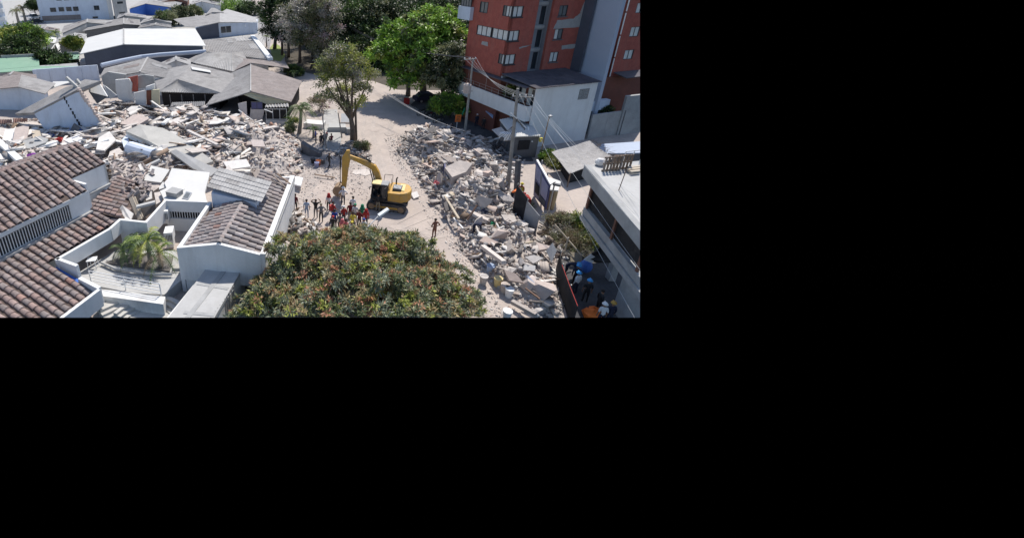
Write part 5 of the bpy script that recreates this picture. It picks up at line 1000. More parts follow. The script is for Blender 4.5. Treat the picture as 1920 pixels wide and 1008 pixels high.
for t in (0.02, .35, .65, .97):
    m_ = MB(); r_ = c2a.lerp(c2b, t); m_.tube(r_, r_ + V(0, 0, .22), .05, n=6); m_.build('insulator', 'white_metal', UP2)
for i in range(6):
    m_ = MB(); r_ = PY(970 + i * 2.6, 223 + i * 3.2, tp2.y - .2); m_.tube(r_, r_ + V(.08, 0, -.25), .05, n=6); m_.build('bracket_insulator', 'concrete_dark', UP2)
m_ = MB(); m_.beam(PY(958, 212, tp2.y - .1), PY(987, 240, tp2.y - .1), .07, .07); m_.build('side_bracket', 'white_metal', UP2)
UP3 = thing('lamp_pole', 'thin rusty pole with a small lamp head beside the white house wall', 'pole', P(1011, 300, 0))
p3 = P(1011, 298, 0); tp3 = PY(1030, 219, p3.y); m_ = MB(); m_.path([p3, tp3], [.07, .05], 8); m_.build('pole', 'bucket_rust', UP3); m_ = MB(); m_.ball(tp3 + V(.05, -.1, .1), (.25, .2, .12), 8, 5); m_.build('lamp_head', 'steel', UP3); m_ = MB(); m_.box(PY(1014, 262, p3.y - .1), (.3, .2, .45)); m_.build('meter_box', 'yellow_cloth', UP3)
UP4 = thing('dark_pole', 'dark timber brace pole leaning beside the tall utility pole', 'pole', P(968, 360, 0))
m_ = MB(); m_.beam(P(968, 366, 0), PY(972, 300, P(968, 366, 0).y + .4), .45, .3); m_.build('post', 'concrete_dark', UP4)
def wire(a, b, sag, r, label, group=None, mat='cable'):
    m_ = MB(); m_.path(bez(a, b, sag), r, 4); tag(m_.build('cable', mat), label, 'cable', group)
far_p = PY(655, 48, 100)
for i in range(3): wire(far_p + V(0, 0, -.25 * i), ca.lerp(cb_, .1 + .4 * i) + V(0, 0, .2), 1.2, .022, 'dark overhead cable from the dark trees to the transformer pole', 'overhead cables from the dark trees to the transformer pole')
for i in range(4): wire(cb_.lerp(ca, i / 3) + V(0, 0, .2), c2a.lerp(c2b, i / 3) + V(0, 0, .2), .7, .013, 'thin overhead cable between the two utility poles', 'overhead cables between the two utility poles', 'cable_pale')
m_lo = P(722, 176, 3.5)
for i in range(4): wire(P(718 + i * 4, 172 + i, 3.8 + i * .05), P(872, 246, 3.0 + .12 * i), .5, .016, 'pale low cable sagging over the tree shade to the transformer pole', 'low cables over the tree shade', 'cable_pale')
for i, ((x, y), (x1, y1)) in enumerate((((1000, 182), (1262, 500)), ((992, 182), (1262, 470)), ((984, 180), (1262, 590)), ((975, 178), (1215, 640)), ((1030, 222), (1262, 440)), ((1032, 221), (1262, 425)))):
    a = PY(x, y, tp2.y if i < 4 else p3.y); wire(a, PY(x1, y1, 16 + i * .6), .35, .011, ('overhead cable running from the tall pole to the lower right', 'overhead cable running from the thin lamp pole to the right edge')[i > 3], ('cables from the tall pole to the lower right', 'cables from the lamp pole to the right edge')[i > 3], 'cable_pale')
for i in range(5): wire(PY(968, 230, tp2.y) + V(0, 0, .1 * i), P(905 + i * 9, 262 + 5 * i, 1.2), .6, .02, 'slack fallen cable hanging left of the tall utility pole', 'slack fallen cables left of the tall pole')
m_ = MB()
for i in range(34):
    a = P(random.uniform(895, 960), random.uniform(240, 300), random.uniform(.1, .9)); b = P(random.uniform(905, 975), random.uniform(245, 305), random.uniform(.1, .9)); m_.path(bez(a, b, random.uniform(-.3, .4), 8), .02, 3)
tag(m_.build('cable_tangle', 'cable'), kind='stuff')
SLm = thing('street_lamp', 'white street lamp head on a thin arm rising over the mango tree', 'street lamp', P(712, 470, 0))
la = PY(722, 396, 25.5); lb_ = PY(690, 425, 24.5); m_ = MB(); m_.path([PY(660, 480, 24), lb_, la + V(-.45, -.2, -.25)], .035, 6); m_.build('arm', 'steel', SLm); m_ = MB(); m_.beam(la + V(-.42, -.18, -.22), la + V(.22, .1, .12), .26, .12); m_.build('lamp_head', 'white_metal', SLm)
for i in range(2): wire(PY(745 + i * 14, 420 + i * 8, 27), PY(880, 345 + i * 28, 36), .1, .012, 'thin cable crossing the road between the mango tree and the rubble', 'thin cables over the road', 'cable')
# two raw posts by the left pavement
for x0, x1, y0, y1, lb in ((612, 603, 280, 205, 'left thin grey post on the left pavement'), (641, 634, 258, 212, 'thin pale post on the left pavement')):
    m_ = MB(); b_ = P(x0, y0, 0); m_.tube(b_, PY(x1, y1, b_.y), .08, .06, 7); tag(m_.build('post', 'pole_concrete'), lb, 'post')
# ================================================================ TILE ROOFS
def tile_mesh(wd, ln, seg=6):
    me = bpy.data.meshes.new('tile'); vs = []; fs = []
    for e, (y, r) in enumerate(((-.5, .5), (.5, .42))):
        for k in range(seg + 1):
            a = math.pi * k / seg; vs.append((-math.cos(a) * r * wd * .78, y * ln * 1.1, math.sin(a) * r * wd * .62 + e * .0 ))
    for e, (y, r) in enumerate(((-.5, .42), (.5, .34))):
        for k in range(seg + 1):
            a = math.pi * k / seg; vs.append((-math.cos(a) * r * wd * .78, y * ln * 1.1, math.sin(a) * r * wd * .55 - .0))
    n = seg + 1
    for k in range(seg):
        fs.append((k, k + 1, n + k + 1, n + k)); fs.append((2 * n + k, 3 * n + k, 3 * n + k + 1, 2 * n + k + 1)); fs.append((k, 2 * n + k, 2 * n + k + 1, k + 1))
    me.from_pydata(vs, [], fs); return me
def tile_roof(parent, A, B, C, D, ncol, nrow, mat='tile', skip=None, jit=1.0, deck=True, odd=.05, name='tile'):
    """A-B eave, D-C ridge; half-round cover tiles in columns running D to A, each a part, on a dark deck of channel tiles"""
    A, B, C, D = map(Vector, (A, B, C, D))
    if deck:
        mb = MB(); mb.slab([A, B, C, D], .10); mb.build('roof_deck', 'tile_deck', parent)
    nr = (B - A).cross(D - A).normalized()
    if nr.z < 0: nr = -nr
    wd = ((B - A).length + (C - D).length) / 2 / ncol; ln = ((D - A).length + (C - B).length) / 2 / nrow
    me = tile_mesh(wd, ln); me.materials.append(MATS[mat]); me2 = me.copy(); me2.materials[0] = MATS['tile_new']
    off = Vector((0, 0, 0)); q = parent
    while q is not None: off += q.location; q = q.parent
    for i in range(ncol):
        u = (i + .5) / ncol; lo = A.lerp(B, u); hi = D.lerp(C, u); dr = (hi - lo).normalized(); x = dr.cross(nr).normalized()
        sl = random.uniform(-.12, .12) * ln
        for j in range(nrow):
            v = (j + .5) / nrow
            if skip and skip(u, v): continue
            if random.random() < .006: continue
            p = lo.lerp(hi, v) + nr * (.02 + .018 * random.random()) + dr * sl + x * random.gauss(0, .012) * jit
            y = (dr + x * random.gauss(0, .03) * jit - nr * .07).normalized(); xx = y.cross(nr).normalized(); zz = xx.cross(y)
            m = Matrix((xx, y, zz)).transposed().to_4x4(); m.translation = p - off
            o = bpy.data.objects.new(name, me2 if random.random() < odd else me); COL.objects.link(o); o.parent = parent; o.matrix_local = m
def ridge_tiles(parent, a, b, n, r=.2, mat='tile'):
    a, b = Vector(a), Vector(b); d = (b - a).normalized(); me = tile_mesh(r * 2, (b - a).length / n); me.materials.append(MATS[mat])
    off = Vector((0, 0, 0)); q = parent
    while q is not None: off += q.location; q = q.parent
    x = d.cross(Vector((0, 0, 1))).normalized(); z = x.cross(d)
    for i in range(n):
        m = Matrix((x, d, z)).transposed().to_4x4(); m.translation = a.lerp(b, (i + .5) / n) + Vector((0, 0, random.uniform(.0, .03))) - off
        o = bpy.data.objects.new('ridge_tile', me); COL.objects.link(o); o.parent = parent; o.matrix_local = m
# ---------------------------------------------------------------- near house at the left
NH = thing('tiled_house', 'white house with brown clay tile roofs on two levels and a barred window strip', 'house', P(60, 560, 0))
zr, ze = 6.7, 4.8
C_ = P(147, 268, zr); D_ = P(-45, 353, zr); B_ = P(217, 291, 5.0)
dirc = (B_ - C_)
# eave parallel to the ridge
eR = P(165, 357, ze); eL = P(-45, 459, ze)
kR = C_ + (C_ - D_) * 0
full = [eL, eR, C_.lerp(D_, .0), D_]
# main slope in two pieces: the long left part and the shorter right part over the set back wall
ux = (eR - eL).normalized(); tt = (C_ - eR).dot(ux); eRR = eR + ux * tt     # eave corner under the right end of the ridge
L_ = (C_ - D_).length
def on_slope(s, v): return (eL + ux * s).lerp(D_ + ux * s, v) if False else (eL + ux * s) + ((C_ - eRR)) * v
Ltot = (eRR - eL).length; Lbrk = (eR - eL).length - .05
tile_roof(NH, on_slope(0, 0), on_slope(Lbrk, 0), on_slope(Lbrk, 1), on_slope(0, 1), 16, 9)
tile_roof(NH, on_slope(Lbrk, .36), on_slope(Ltot, .36), on_slope(Ltot, 1), on_slope(Lbrk, 1), max(3, round((Ltot - Lbrk) / Lbrk * 16)), 6)
ridge_tiles(NH, on_slope(0, 1.0), on_slope(Ltot, 1.0), 24, .2)
bk = Vector((-ux.y, ux.x, 0)) * 3.6 + Vector((0, 0, -1.25))
tile_roof(NH, on_slope(Ltot, 1) + bk, on_slope(0, 1) + bk, on_slope(0, 1), on_slope(Ltot, 1), 22, 7)
mb = MB()
def dn(p, z): return Vector((p.x, p.y, z))
inn = (C_ - eRR); inn.z = 0; inn.normalize()
a0, a1 = on_slope(0, 0) + inn * .12, on_slope(Lbrk, 0) + inn * .12
b0, b1 = on_slope(Lbrk, .36) + inn * .02, on_slope(Ltot, .36) + inn * .02
zt = on_slope(Lbrk, .36).z
# long eave wall with an opening for the barred window
wz0, wz1 = 3.2, 4.4
def wall_strip(mb, p, q, z0, z1, t=.18, mi=0):
    p, q = dn(p, z1), dn(q, z1); n = Vector((-(q - p).y, (q - p).x, 0)).normalized() * t
    if n.dot(inn) < 0: n = -n
    mb.prism([p, q, q + n, p + n], z0, mi)
wall_strip(mb, a0, a1, 0, wz0); wall_strip(mb, a0, a1, wz1, ze - .1)
op = .80
wall_strip(mb, a0.lerp(a1, op), a1, wz0, wz1)
wall_strip(mb, b0, b1, 0, zt - .08); 
pr = dn(b1, 0) ; wall_strip(mb, a1, dn(a1, 0) + (dn(b0, 0) - dn(a1, 0)), 0, zt - .2)
bkp = on_slope(Ltot, 1) + bk
mb.prism([dn(b1, zt - .1), dn(C_, zr - .12), dn(bkp, bkp.z - .12), dn(bkp, bkp.z - .12) - ux * .2, dn(C_, zr - .12) - ux * .2, dn(b1, zt - .1) - ux * .2], 0)
mb.build('wall', 'plaster_clean', NH)
mb = MB(); out = -inn
fa, fb = on_slope(0, 0), on_slope(Lbrk, 0)
mb.beam(fa + V(0, 0, -.14) + inn * .02, fb + V(0, 0, -.14) + inn * .02, .12, .26); mb.build('fascia', 'plaster_clean', NH)
mb = MB(); mb.beam(a0 + V(0, 0, wz0 - .08 - ze) + out * .12, a1 + V(0, 0, wz0 - .08 - ze) + out * .12, .3, .14)
mb.beam(b0 + V(0, 0, -zt + 3.7) + out * .1, b1 + V(0, 0, -zt + 3.7) + out * .1, .26, .12); mb.build('ledge', 'concrete', NH)
gl = MB(); p0, p1 = a0, a0.lerp(a1, op); q = inn * .12
gl.prism([dn(p0, wz1) + q, dn(p1, wz1) + q, dn(p1, wz1) + q * 1.3, dn(p0, wz1) + q * 1.3], wz0); W_ = gl.build('window', 'glass_dark', NH)
bar = MB(); nb = 34
for i in range(nb + 1):
    p = p0.lerp(p1, i / nb); b_ = MB(); b_.tube(dn(p, wz0 + .02) + out * .02, dn(p, wz1 - .02) + out * .02, .028, n=5); b_.build('window_bar', 'white_metal', W_)
# lower roofs
lz = 2.95; T0 = dn(a0, lz) + out * .22; w2line = P(183, 541, 2.15); w1line = P(150, 458, 2.5)
run2 = (w2line - T0).dot(out) - .15; run1 = (w1line - T0).dot(out) - .1
s_w2 = (P(150, 524, 2.2) - T0).dot(ux); Ls = (dn(b0, 0) - dn(a0, 0)).dot(ux) + .3
def lowp(s, r): return T0 + ux * s + out * r - V(0, 0, .24 * r)
nl = max(3, round(s_w2 / .47)); tile_roof(NH, lowp(-4.2, run2), lowp(s_w2, run2), lowp(s_w2, 0), lowp(-4.2, 0), nl + 9, max(5, round(run2 / .47)))
n2 = max(3, round((Ls - s_w2) / .47)); tile_roof(NH, lowp(s_w2, run1), lowp(Ls, run1), lowp(Ls, 0), lowp(s_w2, 0), n2, max(3, round(run1 / .47)))
A2, B2, C2, D2 = P(212, 411, 2.75), P(262, 350, 2.75), P(220, 332, 3.35), P(160, 378, 3.35)
tile_roof(NH, P(238, 412, 2.35), P(268, 345, 2.35), P(222, 330, 3.3), P(160, 392, 3.3), 11, 7, mat='tile', jit=2.2, skip=lambda u, v: v < .30 and random.random() < .75 - .6 * abs(u - .5))
mb = MB(); mb.slab([P(200, 432, 2.3), P(238, 415, 2.3), P(170, 395, 2.9), P(160, 412, 2.9)], .06); mb.build('eave_board', 'sheet_dark', NH)
# terrace parapets: white walls with a flat top
def parapet(parent, pts, h, t, mat='plaster_clean', name='parapet'):
    mb = MB()
    for a, b in zip(pts[:-1], pts[1:]):
        a, b = Vector(a), Vector(b); n = Vector((-(b - a).y, (b - a).x, 0)).normalized() * t
        e = (b - a).normalized() * (t * .0)
        mb.prism([a, b + e, b + e + n, a + n], a.z - h)
    return mb.build(name, mat, parent)
zp = 2.75
pw = [P(102, 486, zp), P(203, 428, zp), P(221, 412, zp), P(270, 417, zp), P(307, 376, zp), P(388, 379, zp)]
parapet(NH, [pw[0], pw[1], pw[2]], 1.0, -.22)
parapet(NH, [pw[2], pw[3]], 2.7, .2); parapet(NH, [pw[3], pw[4]], 1.5, -.2)
# back wall of the terrace with a barred opening
mb = MB(); n_ = V(0, .2, 0)
bw0, bw1 = pw[4], pw[5]; d_ = (bw1 - bw0)
def bwall(s0, s1, z0, z1):
    a, b = bw0 + d_ * s0, bw0 + d_ * s1; mb.prism([dn(a, z1), dn(b, z1), dn(b, z1) + n_, dn(a, z1) + n_], z0)
bwall(0, 1, 1.78, zp); bwall(0, .10, 0, 1.78); bwall(.10, 1, 0, 1.15); mb.build('terrace_wall', 'plaster_clean', NH)
gl = MB(); gl.prism([dn(bw0 + d_ * .1, 1.78) + n_ * .9, dn(bw1, 1.78) + n_ * .9, dn(bw1, 1.78) + n_, dn(bw0 + d_ * .1, 1.78) + n_], 1.15); G_ = gl.build('grille_opening', 'void', NH)
for i in range(15):
    p = bw0 + d_ * (.14 + .85 * i / 14); b_ = MB(); b_.box(dn(p, 1.465) + n_ * .3, (.05, .05, .62)); b_.build('grille_bar', 'white_metal', G_)
# stub wall with the blue tarp
parapet(NH, [P(103, 485, zp), P(142, 499, zp)], 1.3, .2); 
t_ = MB(); t_.slab([P(104, 499, 2.2), P(147, 523, 1.9), P(146, 545, 1.75), P(118, 528, 1.9)], .03); tag(t_.build('tarpaulin', 'tarp_blue'), 'bright blue tarpaulin tucked against the end of the white parapet', 'tarp')
parapet(NH, [P(98, 605, 2.15), P(183, 541, 2.15), P(146, 522, 2.15)], 1.2, -.22)
# terrace floor, steps and railing
TF = thing('terrace', 'pale terrace with steps and a raised planting bed between the two white houses', 'terrace', P(250, 560, 0))
mb = MB(); mb.prism([P(140, 515, .8), P(215, 470, .8), P(330, 470, .8), P(345, 520, .8), P(308, 552, .8), P(235, 548, .8), P(180, 535, .8)], 0); mb.build('upper_floor', 'concrete_pale', TF)
mb = MB(); mb.prism([P(160, 640, .12), P(180, 575, .12), P(310, 560, .12), P(345, 640, .12)], 0); mb.build('lower_floor', 'slab_cream', TF)
mb = MB(); mb.prism([P(184, 541, .95), P(310, 556, .95), P(306, 570, .95), P(182, 553, .95)], 0); mb.build('retaining_wall', 'plaster', TF)
for i in range(4):
    x = 186 + i * 4; s_ = MB(); y = 556 + i * 9; z = .62 - i * .15
    s_.prism([P(x - 6, y + 16, z), P(x + 32 - i * 2, y + 1, z), P(x + 44 - i * 2, y + 7, z), P(x + 2, y + 26, z)], 0); s_.build('step', 'slab_cream', TF)
for i in range(3):
    s_ = MB(); y = 494 + i * 8; z = 1.0 - i * .17 + .8 * 0; s_.prism([P(330, y, z), P(360, y, z), P(358, y + 9, z), P(322, y + 9, z)], 0); s_.build('step', 'slab_cream', TF)
mb = MB(); mb.prism([P(195, 492, .9), P(250, 474, .9), P(325, 480, .9), P(318, 508, .9), P(250, 500, .9)], .5); mb.build('planting_bed', 'chunk_dark', TF); mb = MB(); mb.path([P(190, 492, 1.0), P(215, 503, 1.0), P(250, 508, 1.0), P(290, 514, 1.0), P(322, 514, 1.0)], .1, 6); mb.build('bed_kerb', 'concrete_pale', TF)
mb = MB()
for k in range(14):
    t0 = math.pi * k / 13 * .5
cx, cy = P(262, 600, .12).xy
for k in range(3):
    s_ = MB(); r = 1.55 + .28 * k; pts = []
    for j in range(13):
        a = R(20 + 140 * j / 12); pts.append(V(cx + .6 + r * math.cos(a), cy - .6 + r * math.sin(a), .2 + .0 * k))
    q = [V(cx + .6 + (r + .26) * math.cos(R(20 + 140 * j / 12)), cy - .6 + (r + .26) * math.sin(R(20 + 140 * j / 12)), .2 + .16 * k) for j in range(13)]
    for j in range(12): s_.prism([dn(pts[j], .2 + .16 * k), dn(pts[j + 1], .2 + .16 * k), q[j + 1], q[j]], .05)
    s_.build('curved_step', 'slab_cream', TF)
RL = thing('railing', 'low white pipe railing with four rails along the terrace edge', 'railing', P(165, 530, .8))
ra, rb = P(172, 531, .8), P(303, 556, .8)
for i in range(3):
    p = ra.lerp(rb, i / 2); b_ = MB(); b_.tube(p, p + V(0, 0, 1.0), .035, n=6); b_.build('post', 'white_metal', RL)
for k in range(4):
    b_ = MB(); h = .25 + .25 * k; b_.tube(ra + V(0, 0, h), rb + V(0, 0, h), .026, n=6); b_.build('rail', 'white_metal', RL)
# garden table with bent legs
GT = thing('garden_table', 'small white garden table standing on the terrace by the wall', 'table', P(178, 505, .8))
b_ = MB(); c = P(176, 502, .8); b_.box(c + V(0, 0, .72), (.62, .5, .05), .2); b_.build('table_top', 'white_metal', GT)
for sx, sy in ((-1, -1), (1, -1), (1, 1), (-1, 1)):
    b_ = MB(); b_.tube(c + V(sx * .25, sy * .18, .72), c + V(sx * .28, sy * .21, 0), .025, n=5); b_.build('leg', 'white_metal', GT)
# two white box units on the terrace walls
for (x, y, z, lb) in ((311, 407, 1.35, 'white boxed air conditioner under the barred opening'), (319, 447, .85, 'larger white boxed air conditioner beside the palms')):
    AC = thing('air_conditioner', lb, 'air conditioner', P(x, y, z)); b_ = MB(); c = P(x, y, z)
    b_.box(c + V(0, 0, .4), (.62, .95, .8), .15); b_.build('casing', 'white_metal', AC)
    b_ = MB(); 
    for i in range(5): b_.box(c + V(-.23 + .115 * i + .07, -.5, .36), (.05, .03, .5), .15)
    b_.build('vent', 'concrete_dark', AC)
    b_ = MB(); b_.box(c + V(0, 0, -.2 if z > 1 else -.3), (.5, .7, .4 if z > 1 else .6), .15); b_.build('bracket', 'plaster', AC)

# ---------------------------------------------------------------- gable house in the middle
GH = thing('gable_house', 'white house with a ridged clay tile roof behind raised white parapets', 'house', P(420, 500, 0))
zs = 3.4; zg = 4.05
fl, fr = P(331, 465, zs), P(497, 478, zs); br, bl = P(552, 331, zs), P(391, 378, zs)
fm = P(410, 458, zg); bm_ = P(458, 373, zg)
br2 = br; ridge_b = fm + (bm_ - fm) * 1.0
# right slope all the way back to the far parapet, left slope up to the small raised room
rb2 = fm + (bm_ - fm).normalized() * ((br - fr).length)
ins = V(-.25, 0, 0)
A_, B_2 = fr + ins + V(0, .2, -.35), br + ins + V(0, -.2, -.35)
tile_roof(GH, B_2, A_, fm + V(0, .2, 0), rb2 + V(0, -.2, 0), 20, 5, mat='tile_old', odd=.02)
tile_roof(GH, fl + V(.3, .2, -.35), bl + V(.15, -.4, -.35), bm_, fm + V(0, .2, 0), 12, 5, mat='tile_old', odd=.02, skip=lambda u, v: (v < .2 and u > .75))
ridge_tiles(GH, fm + V(0, .15, .02), bm_ + V(0, 0, .02), 12, .19, 'tile_old')
mb = MB()
def par(a, b, t, h, top=0):
    a, b = Vector(a), Vector(b); n = Vector((-(b - a).y, (b - a).x, 0)).normalized() * t; mb.prism([a, b, b + n, a + n], 0)
par(fr, br, .28, 3.4); par(fl, bl, -.26, 3.4); mb.build('side_wall', 'plaster_clean', GH)
mb = MB(); par(br + V(-.28, 0, 0), rb2 + V(0, .0, -.65), .22, 3); mb.build('rear_wall', 'plaster_clean', GH)
mb = MB(); y_ = V(0, .22, 0); e = V(.26, 0, 0)
mb.prism([fl, fm, fr + V(-.28, 0, 0), fr + V(-.28, 0, 0) + y_, fm + y_, fl + y_], 1.0); mb.build('front_wall', 'plaster_clean', GH)
# coping on the right parapet
mb = MB(); d = V(-.14, 0, .05); mb.beam(fr + d, br + d, .34, .08); mb.build('coping', 'plaster', GH)
mb = MB(); mb.beam(fr + V(.05, .1, -.25), br + V(.05, -.1, -.25), .06, .1); mb.build('drip_edge', 'concrete', GH)
# raised room with fibre cement sheets
rw = MB(); r0, r1, r2, r3 = P(397, 388, 3.35), P(455, 376, 3.9), P(500, 352, 3.9), P(405, 340, 3.7)
rw.prism([dn(P(396, 362, 4.2), 4.2), dn(P(480, 380, 4.2), 4.2), dn(P(500, 345, 4.2), 4.2), dn(P(415, 325, 4.2), 4.2)], 0.5); rw.build('raised_room', 'plaster_blue_shade', GH)
sA, sB, sC, sD = P(387, 351, 4.45), P(489, 380, 4.45), P(508, 343, 4.65), P(410, 315, 4.65)
for i in range(5):                       # five rows of sheets, each row four sheets side by side
    for j in range(4):
        def q(u, v): return sA.lerp(sB, u).lerp(sD.lerp(sC, u), v)
        v0, v1 = i / 5, (i + 1) / 5 + .04; up = V(0, 0, .03 + .012 * (j % 2)); m_ = MB()
        m_.corr(q(j / 4, v0) + up + V(0, 0, .05), q((j + 1) / 4 + .01, v0) + up + V(0, 0, .05), q((j + 1) / 4 + .01, v1) + up, q(j / 4, v1) + up, 5, .018, .03); m_.build('roof_sheet', 'fibre_pale' if (i * 3 + j) % 7 else 'fibre_cement', GH)
# loose boards on the rear corner of the tiles
for a, b in (((512, 328), (536, 352)), ((520, 326), (545, 345)), ((508, 337), (525, 346))):
    b_ = MB(); b_.beam(P(*a, 4.0), P(*b, 3.5), .1, .05); tag(b_.build('loose_board', 'wood'), 'weathered board fallen across the rear corner of the gable house tiles', 'board', 'boards fallen on the gable house roof')
# entrance canopy slab
CS = thing('canopy', 'flat grey concrete canopy slab running from the gable house front towards the street', 'canopy', P(385, 560, 0))
mb = MB(); zc = 2.0; mb.slab([P(383, 508, zc), P(392, 495, zc), P(457, 499, zc), P(449, 512, zc), P(388, 620, zc), P(296, 620, zc)], .22); mb.build('slab', 'concrete_pale', CS)
mb = MB(); mb.beam(P(420, 508, zc + .015), P(340, 610, zc + .015), .3, .03); mb.beam(P(370, 531, zc + .012), P(428, 541, zc + .012), .22, .024); mb.beam(P(345, 585, zc + .012), P(402, 590, zc + .012), .22, .024); mb.build('raised_seam', 'concrete', CS)
mb = MB(); mb.prism([P(452, 505, zc - .22), P(457, 503, zc - .22), P(394, 614, zc - .22), P(388, 614, zc - .22)], 0); mb.prism([P(380, 512, zc - .22), P(386, 506, zc - .22), P(300, 616, zc - .22), P(294, 618, zc - .22)], 0); mb.build('side_wall', 'plaster', CS)
mb = MB(); mb.prism([P(345, 497, 2.1), P(362, 497, 2.1), P(362, 493, 2.1), P(345, 493, 2.1)], 0); mb.build('pillar', 'plaster_clean', CS)
FN = thing('picket_fence', 'row of thin pale pickets between the canopy and the mango tree', 'fence', P(430, 560, 0))
for i in range(14):
    p = P(440 - i * 4.2, 556 + i * 6, 1.2); b_ = MB(); b_.tube(dn(p, 0), dn(p, 2.0), .03, n=5); b_.build('picket', 'concrete', FN)
b_ = MB(); p, q = P(440, 556, 1.2), P(385, 634, 1.2); b_.tube(dn(p, 1.8), dn(q, 1.8), .03, n=5); b_.build('rail', 'concrete', FN)

# ---------------------------------------------------------------- broken flat roof between the two houses
FR_ = thing('flat_roof_block', 'bright white flat concrete roof cracked loose beside the gable house', 'roof', P(340, 370, 0))
zf = 2.7
mb = MB(); mb.slab([P(309, 377, zf), P(388, 378, zf), P(384, 360, zf), P(392, 330, zf), P(393, 323, zf), P(322, 315, zf), P(314, 335, zf), P(308, 342, zf), P(312, 352, zf), P(300, 358, zf)], .22); mb.build('slab', 'white_roof', FR_)
mb = MB(); mb.slab([P(298, 355, zf - .25), P(311, 351, zf - .2), P(306, 340, zf - .15), P(299, 350, zf - .2)], .2); mb.build('broken_corner', 'white_roof', FR_)
mb = MB(); mb.prism([P(312, 377, zf - .22), P(384, 377, zf - .22), P(380, 335, zf - .22), P(325, 322, zf - .22)], 0); mb.build('wall', 'plaster', FR_)
SL = MB(); SL.slab([P(270, 338, 2.45), P(302, 342, 2.2), P(318, 318, 2.55), P(283, 310, 2.8)], .3); tag(SL.build('broken_slab', 'white_roof'), 'tilted white roof slab broken off beside the cracked flat roof', 'slab')
SK = thing('skylight_box', 'grey metal hatch box lying on the bright white flat roof', 'hatch', P(327, 362, zf)); 
b_ = MB(); b_.box(P(328, 366, zf) + V(0, 0, .2), (1.0, .85, .4), -.35); b_.build('casing', 'steel', SK); b_ = MB(); b_.box(P(328, 366, zf) + V(0, 0, .42), (1.06, .9, .05), -.35); b_.build('lid', 'concrete', SK)
PN = MB(); PN.slab([P(341, 372, zf + .05), P(353, 374, zf + .05), P(360, 361, zf + .1), P(349, 358, zf + .1)], .04); pn = PN.build('panel', 'steel'); tag(pn, 'small blue grey glass panel lying on the white flat roof', 'panel')
b_ = MB(); b_.slab([P(343, 370.5, zf + .06), P(352, 372, zf + .06), P(357, 362, zf + .105), P(349.5, 360.5, zf + .105)], .01); b_.build('glass', 'glass_grey', pn)
PN = MB(); PN.slab([P(332, 352, zf + .05), P(340, 360, zf + .05), P(347, 352, zf + .09), P(337, 347, zf + .09)], .03); tag(PN.build('panel', 'white_metal'), 'thin white open frame lying behind the grey hatch box', 'frame')
b_ = MB(); b_.tube(P(262, 342, 2.5), P(283, 306, 3.0), .06, n=6); tag(b_.build('pipe', 'chunk_pink'), 'thin salmon pink pipe leaning over the broken roof tiles', 'pipe')
# heaped loose tiles and boards where the corner of the tiled house gave way
def loose(pix, z, mat, t, name, label, cat, group=None):
    m_ = MB(); m_.slab([P(x, y, zz) for (x, y), zz in zip(pix, z)], t); return tag(m_.build(name, mat), label, cat, group)
loose([(245, 356), (258, 352), (272, 380), (258, 384)], [2.6, 3.0, 2.6, 2.2], 'chunk_dark', .06, 'broken_board', 'dark broken panel standing at the torn edge of the tile roof', 'panel')
loose([(250, 385), (290, 380), (293, 392), (262, 413)], [2.4, 2.7, 2.2, 1.6], 'chunk_dark', .1, 'fallen_board', 'large dark board tilted behind the terrace parapet', 'board')
loose([(256, 384), (291, 375), (290, 379), (255, 388)], [2.9, 2.9, 2.9, 2.9], 'concrete_pale', .18, 'broken_beam', 'pale broken beam lying over the dark tilted board', 'beam')
loose([(241, 372), (248, 368), (266, 410), (258, 412)], [2.7, 2.9, 2.2, 2.0], 'wood_pale', .05, 'plank', 'pale plank hanging from the torn roof edge, left one', 'plank')
loose([(249, 370), (253, 368), (268, 406), (265, 411)], [2.8, 2.9, 2.3, 2.1], 'wood_pale', .05, 'plank', 'pale plank hanging from the torn roof edge, right one', 'plank')
loose([(219, 395), (229, 384), (250, 400), (245, 412), (228, 412)], [2.5, 2.9, 2.6, 2.4, 2.4], 'chunk_white', .08, 'plaster_sheet', 'white torn plaster sheet on the edge of the tile roof', 'plaster')
loose([(271, 362), (284, 356), (285, 372), (274, 376)], [2.4, 2.6, 2.3, 2.2], 'chunk_white', .05, 'plaster_sheet', 'upright white plaster board leaning beside the dark panel', 'plaster')
loose([(289, 361), (308, 358), (304, 376), (293, 383)], [2.3, 2.4, 2.3, 2.2], 'chunk_pale', .12, 'roof_fragment', 'pale roof fragment fallen against the terrace parapet corner', 'slab')
loose([(259, 310), (264, 306), (276, 330), (270, 335)], [3.2, 3.2, 2.5, 2.4], 'chunk_white', .07, 'plaster_sheet', 'narrow white board leaning among the heaped roof tiles', 'board')
me = tile_mesh(.42, .5); me.materials.append(MATS['tile_old'])
for i in range(120):
    u, v = random.random(), random.random(); p = P(214 + 75 * u - 12 * v, 300 + 60 * v + 14 * u, 2.2 + .9 * random.random())
    o = bpy.data.objects.new('loose_tile', me); COL.objects.link(o); o.location = p; o.rotation_euler = (random.gauss(0, .5), random.gauss(0, .5), random.uniform(-1.5, 1.5))
    tag(o, 'loose grey brown roof tile in the heap beside the tiled house gable', 'roof tile', 'loose roof tiles heaped beside the tiled house')
m_ = MB(); m_.prism([P(205, 302, 2.2), P(285, 312, 2.2), P(300, 350, 2.0), P(268, 372, 2.0), P(215, 335, 2.2)], 0); tag(m_.build('rubble_mound', 'rubble_base'), kind='structure')
# tall cable curl: wire arch at the front of the gable house
b_ = MB(); a, b = P(457, 494, 2.6), P(492, 495, 2.6); b_.path([a.lerp(b, i / 10) + V(0, 0, .5 * math.sin(math.pi * i / 10)) for i in range(11)], .02, 5); tag(b_.build('wire', 'cable'), 'thin dark wire arching in front of the gable house wall', 'wire')
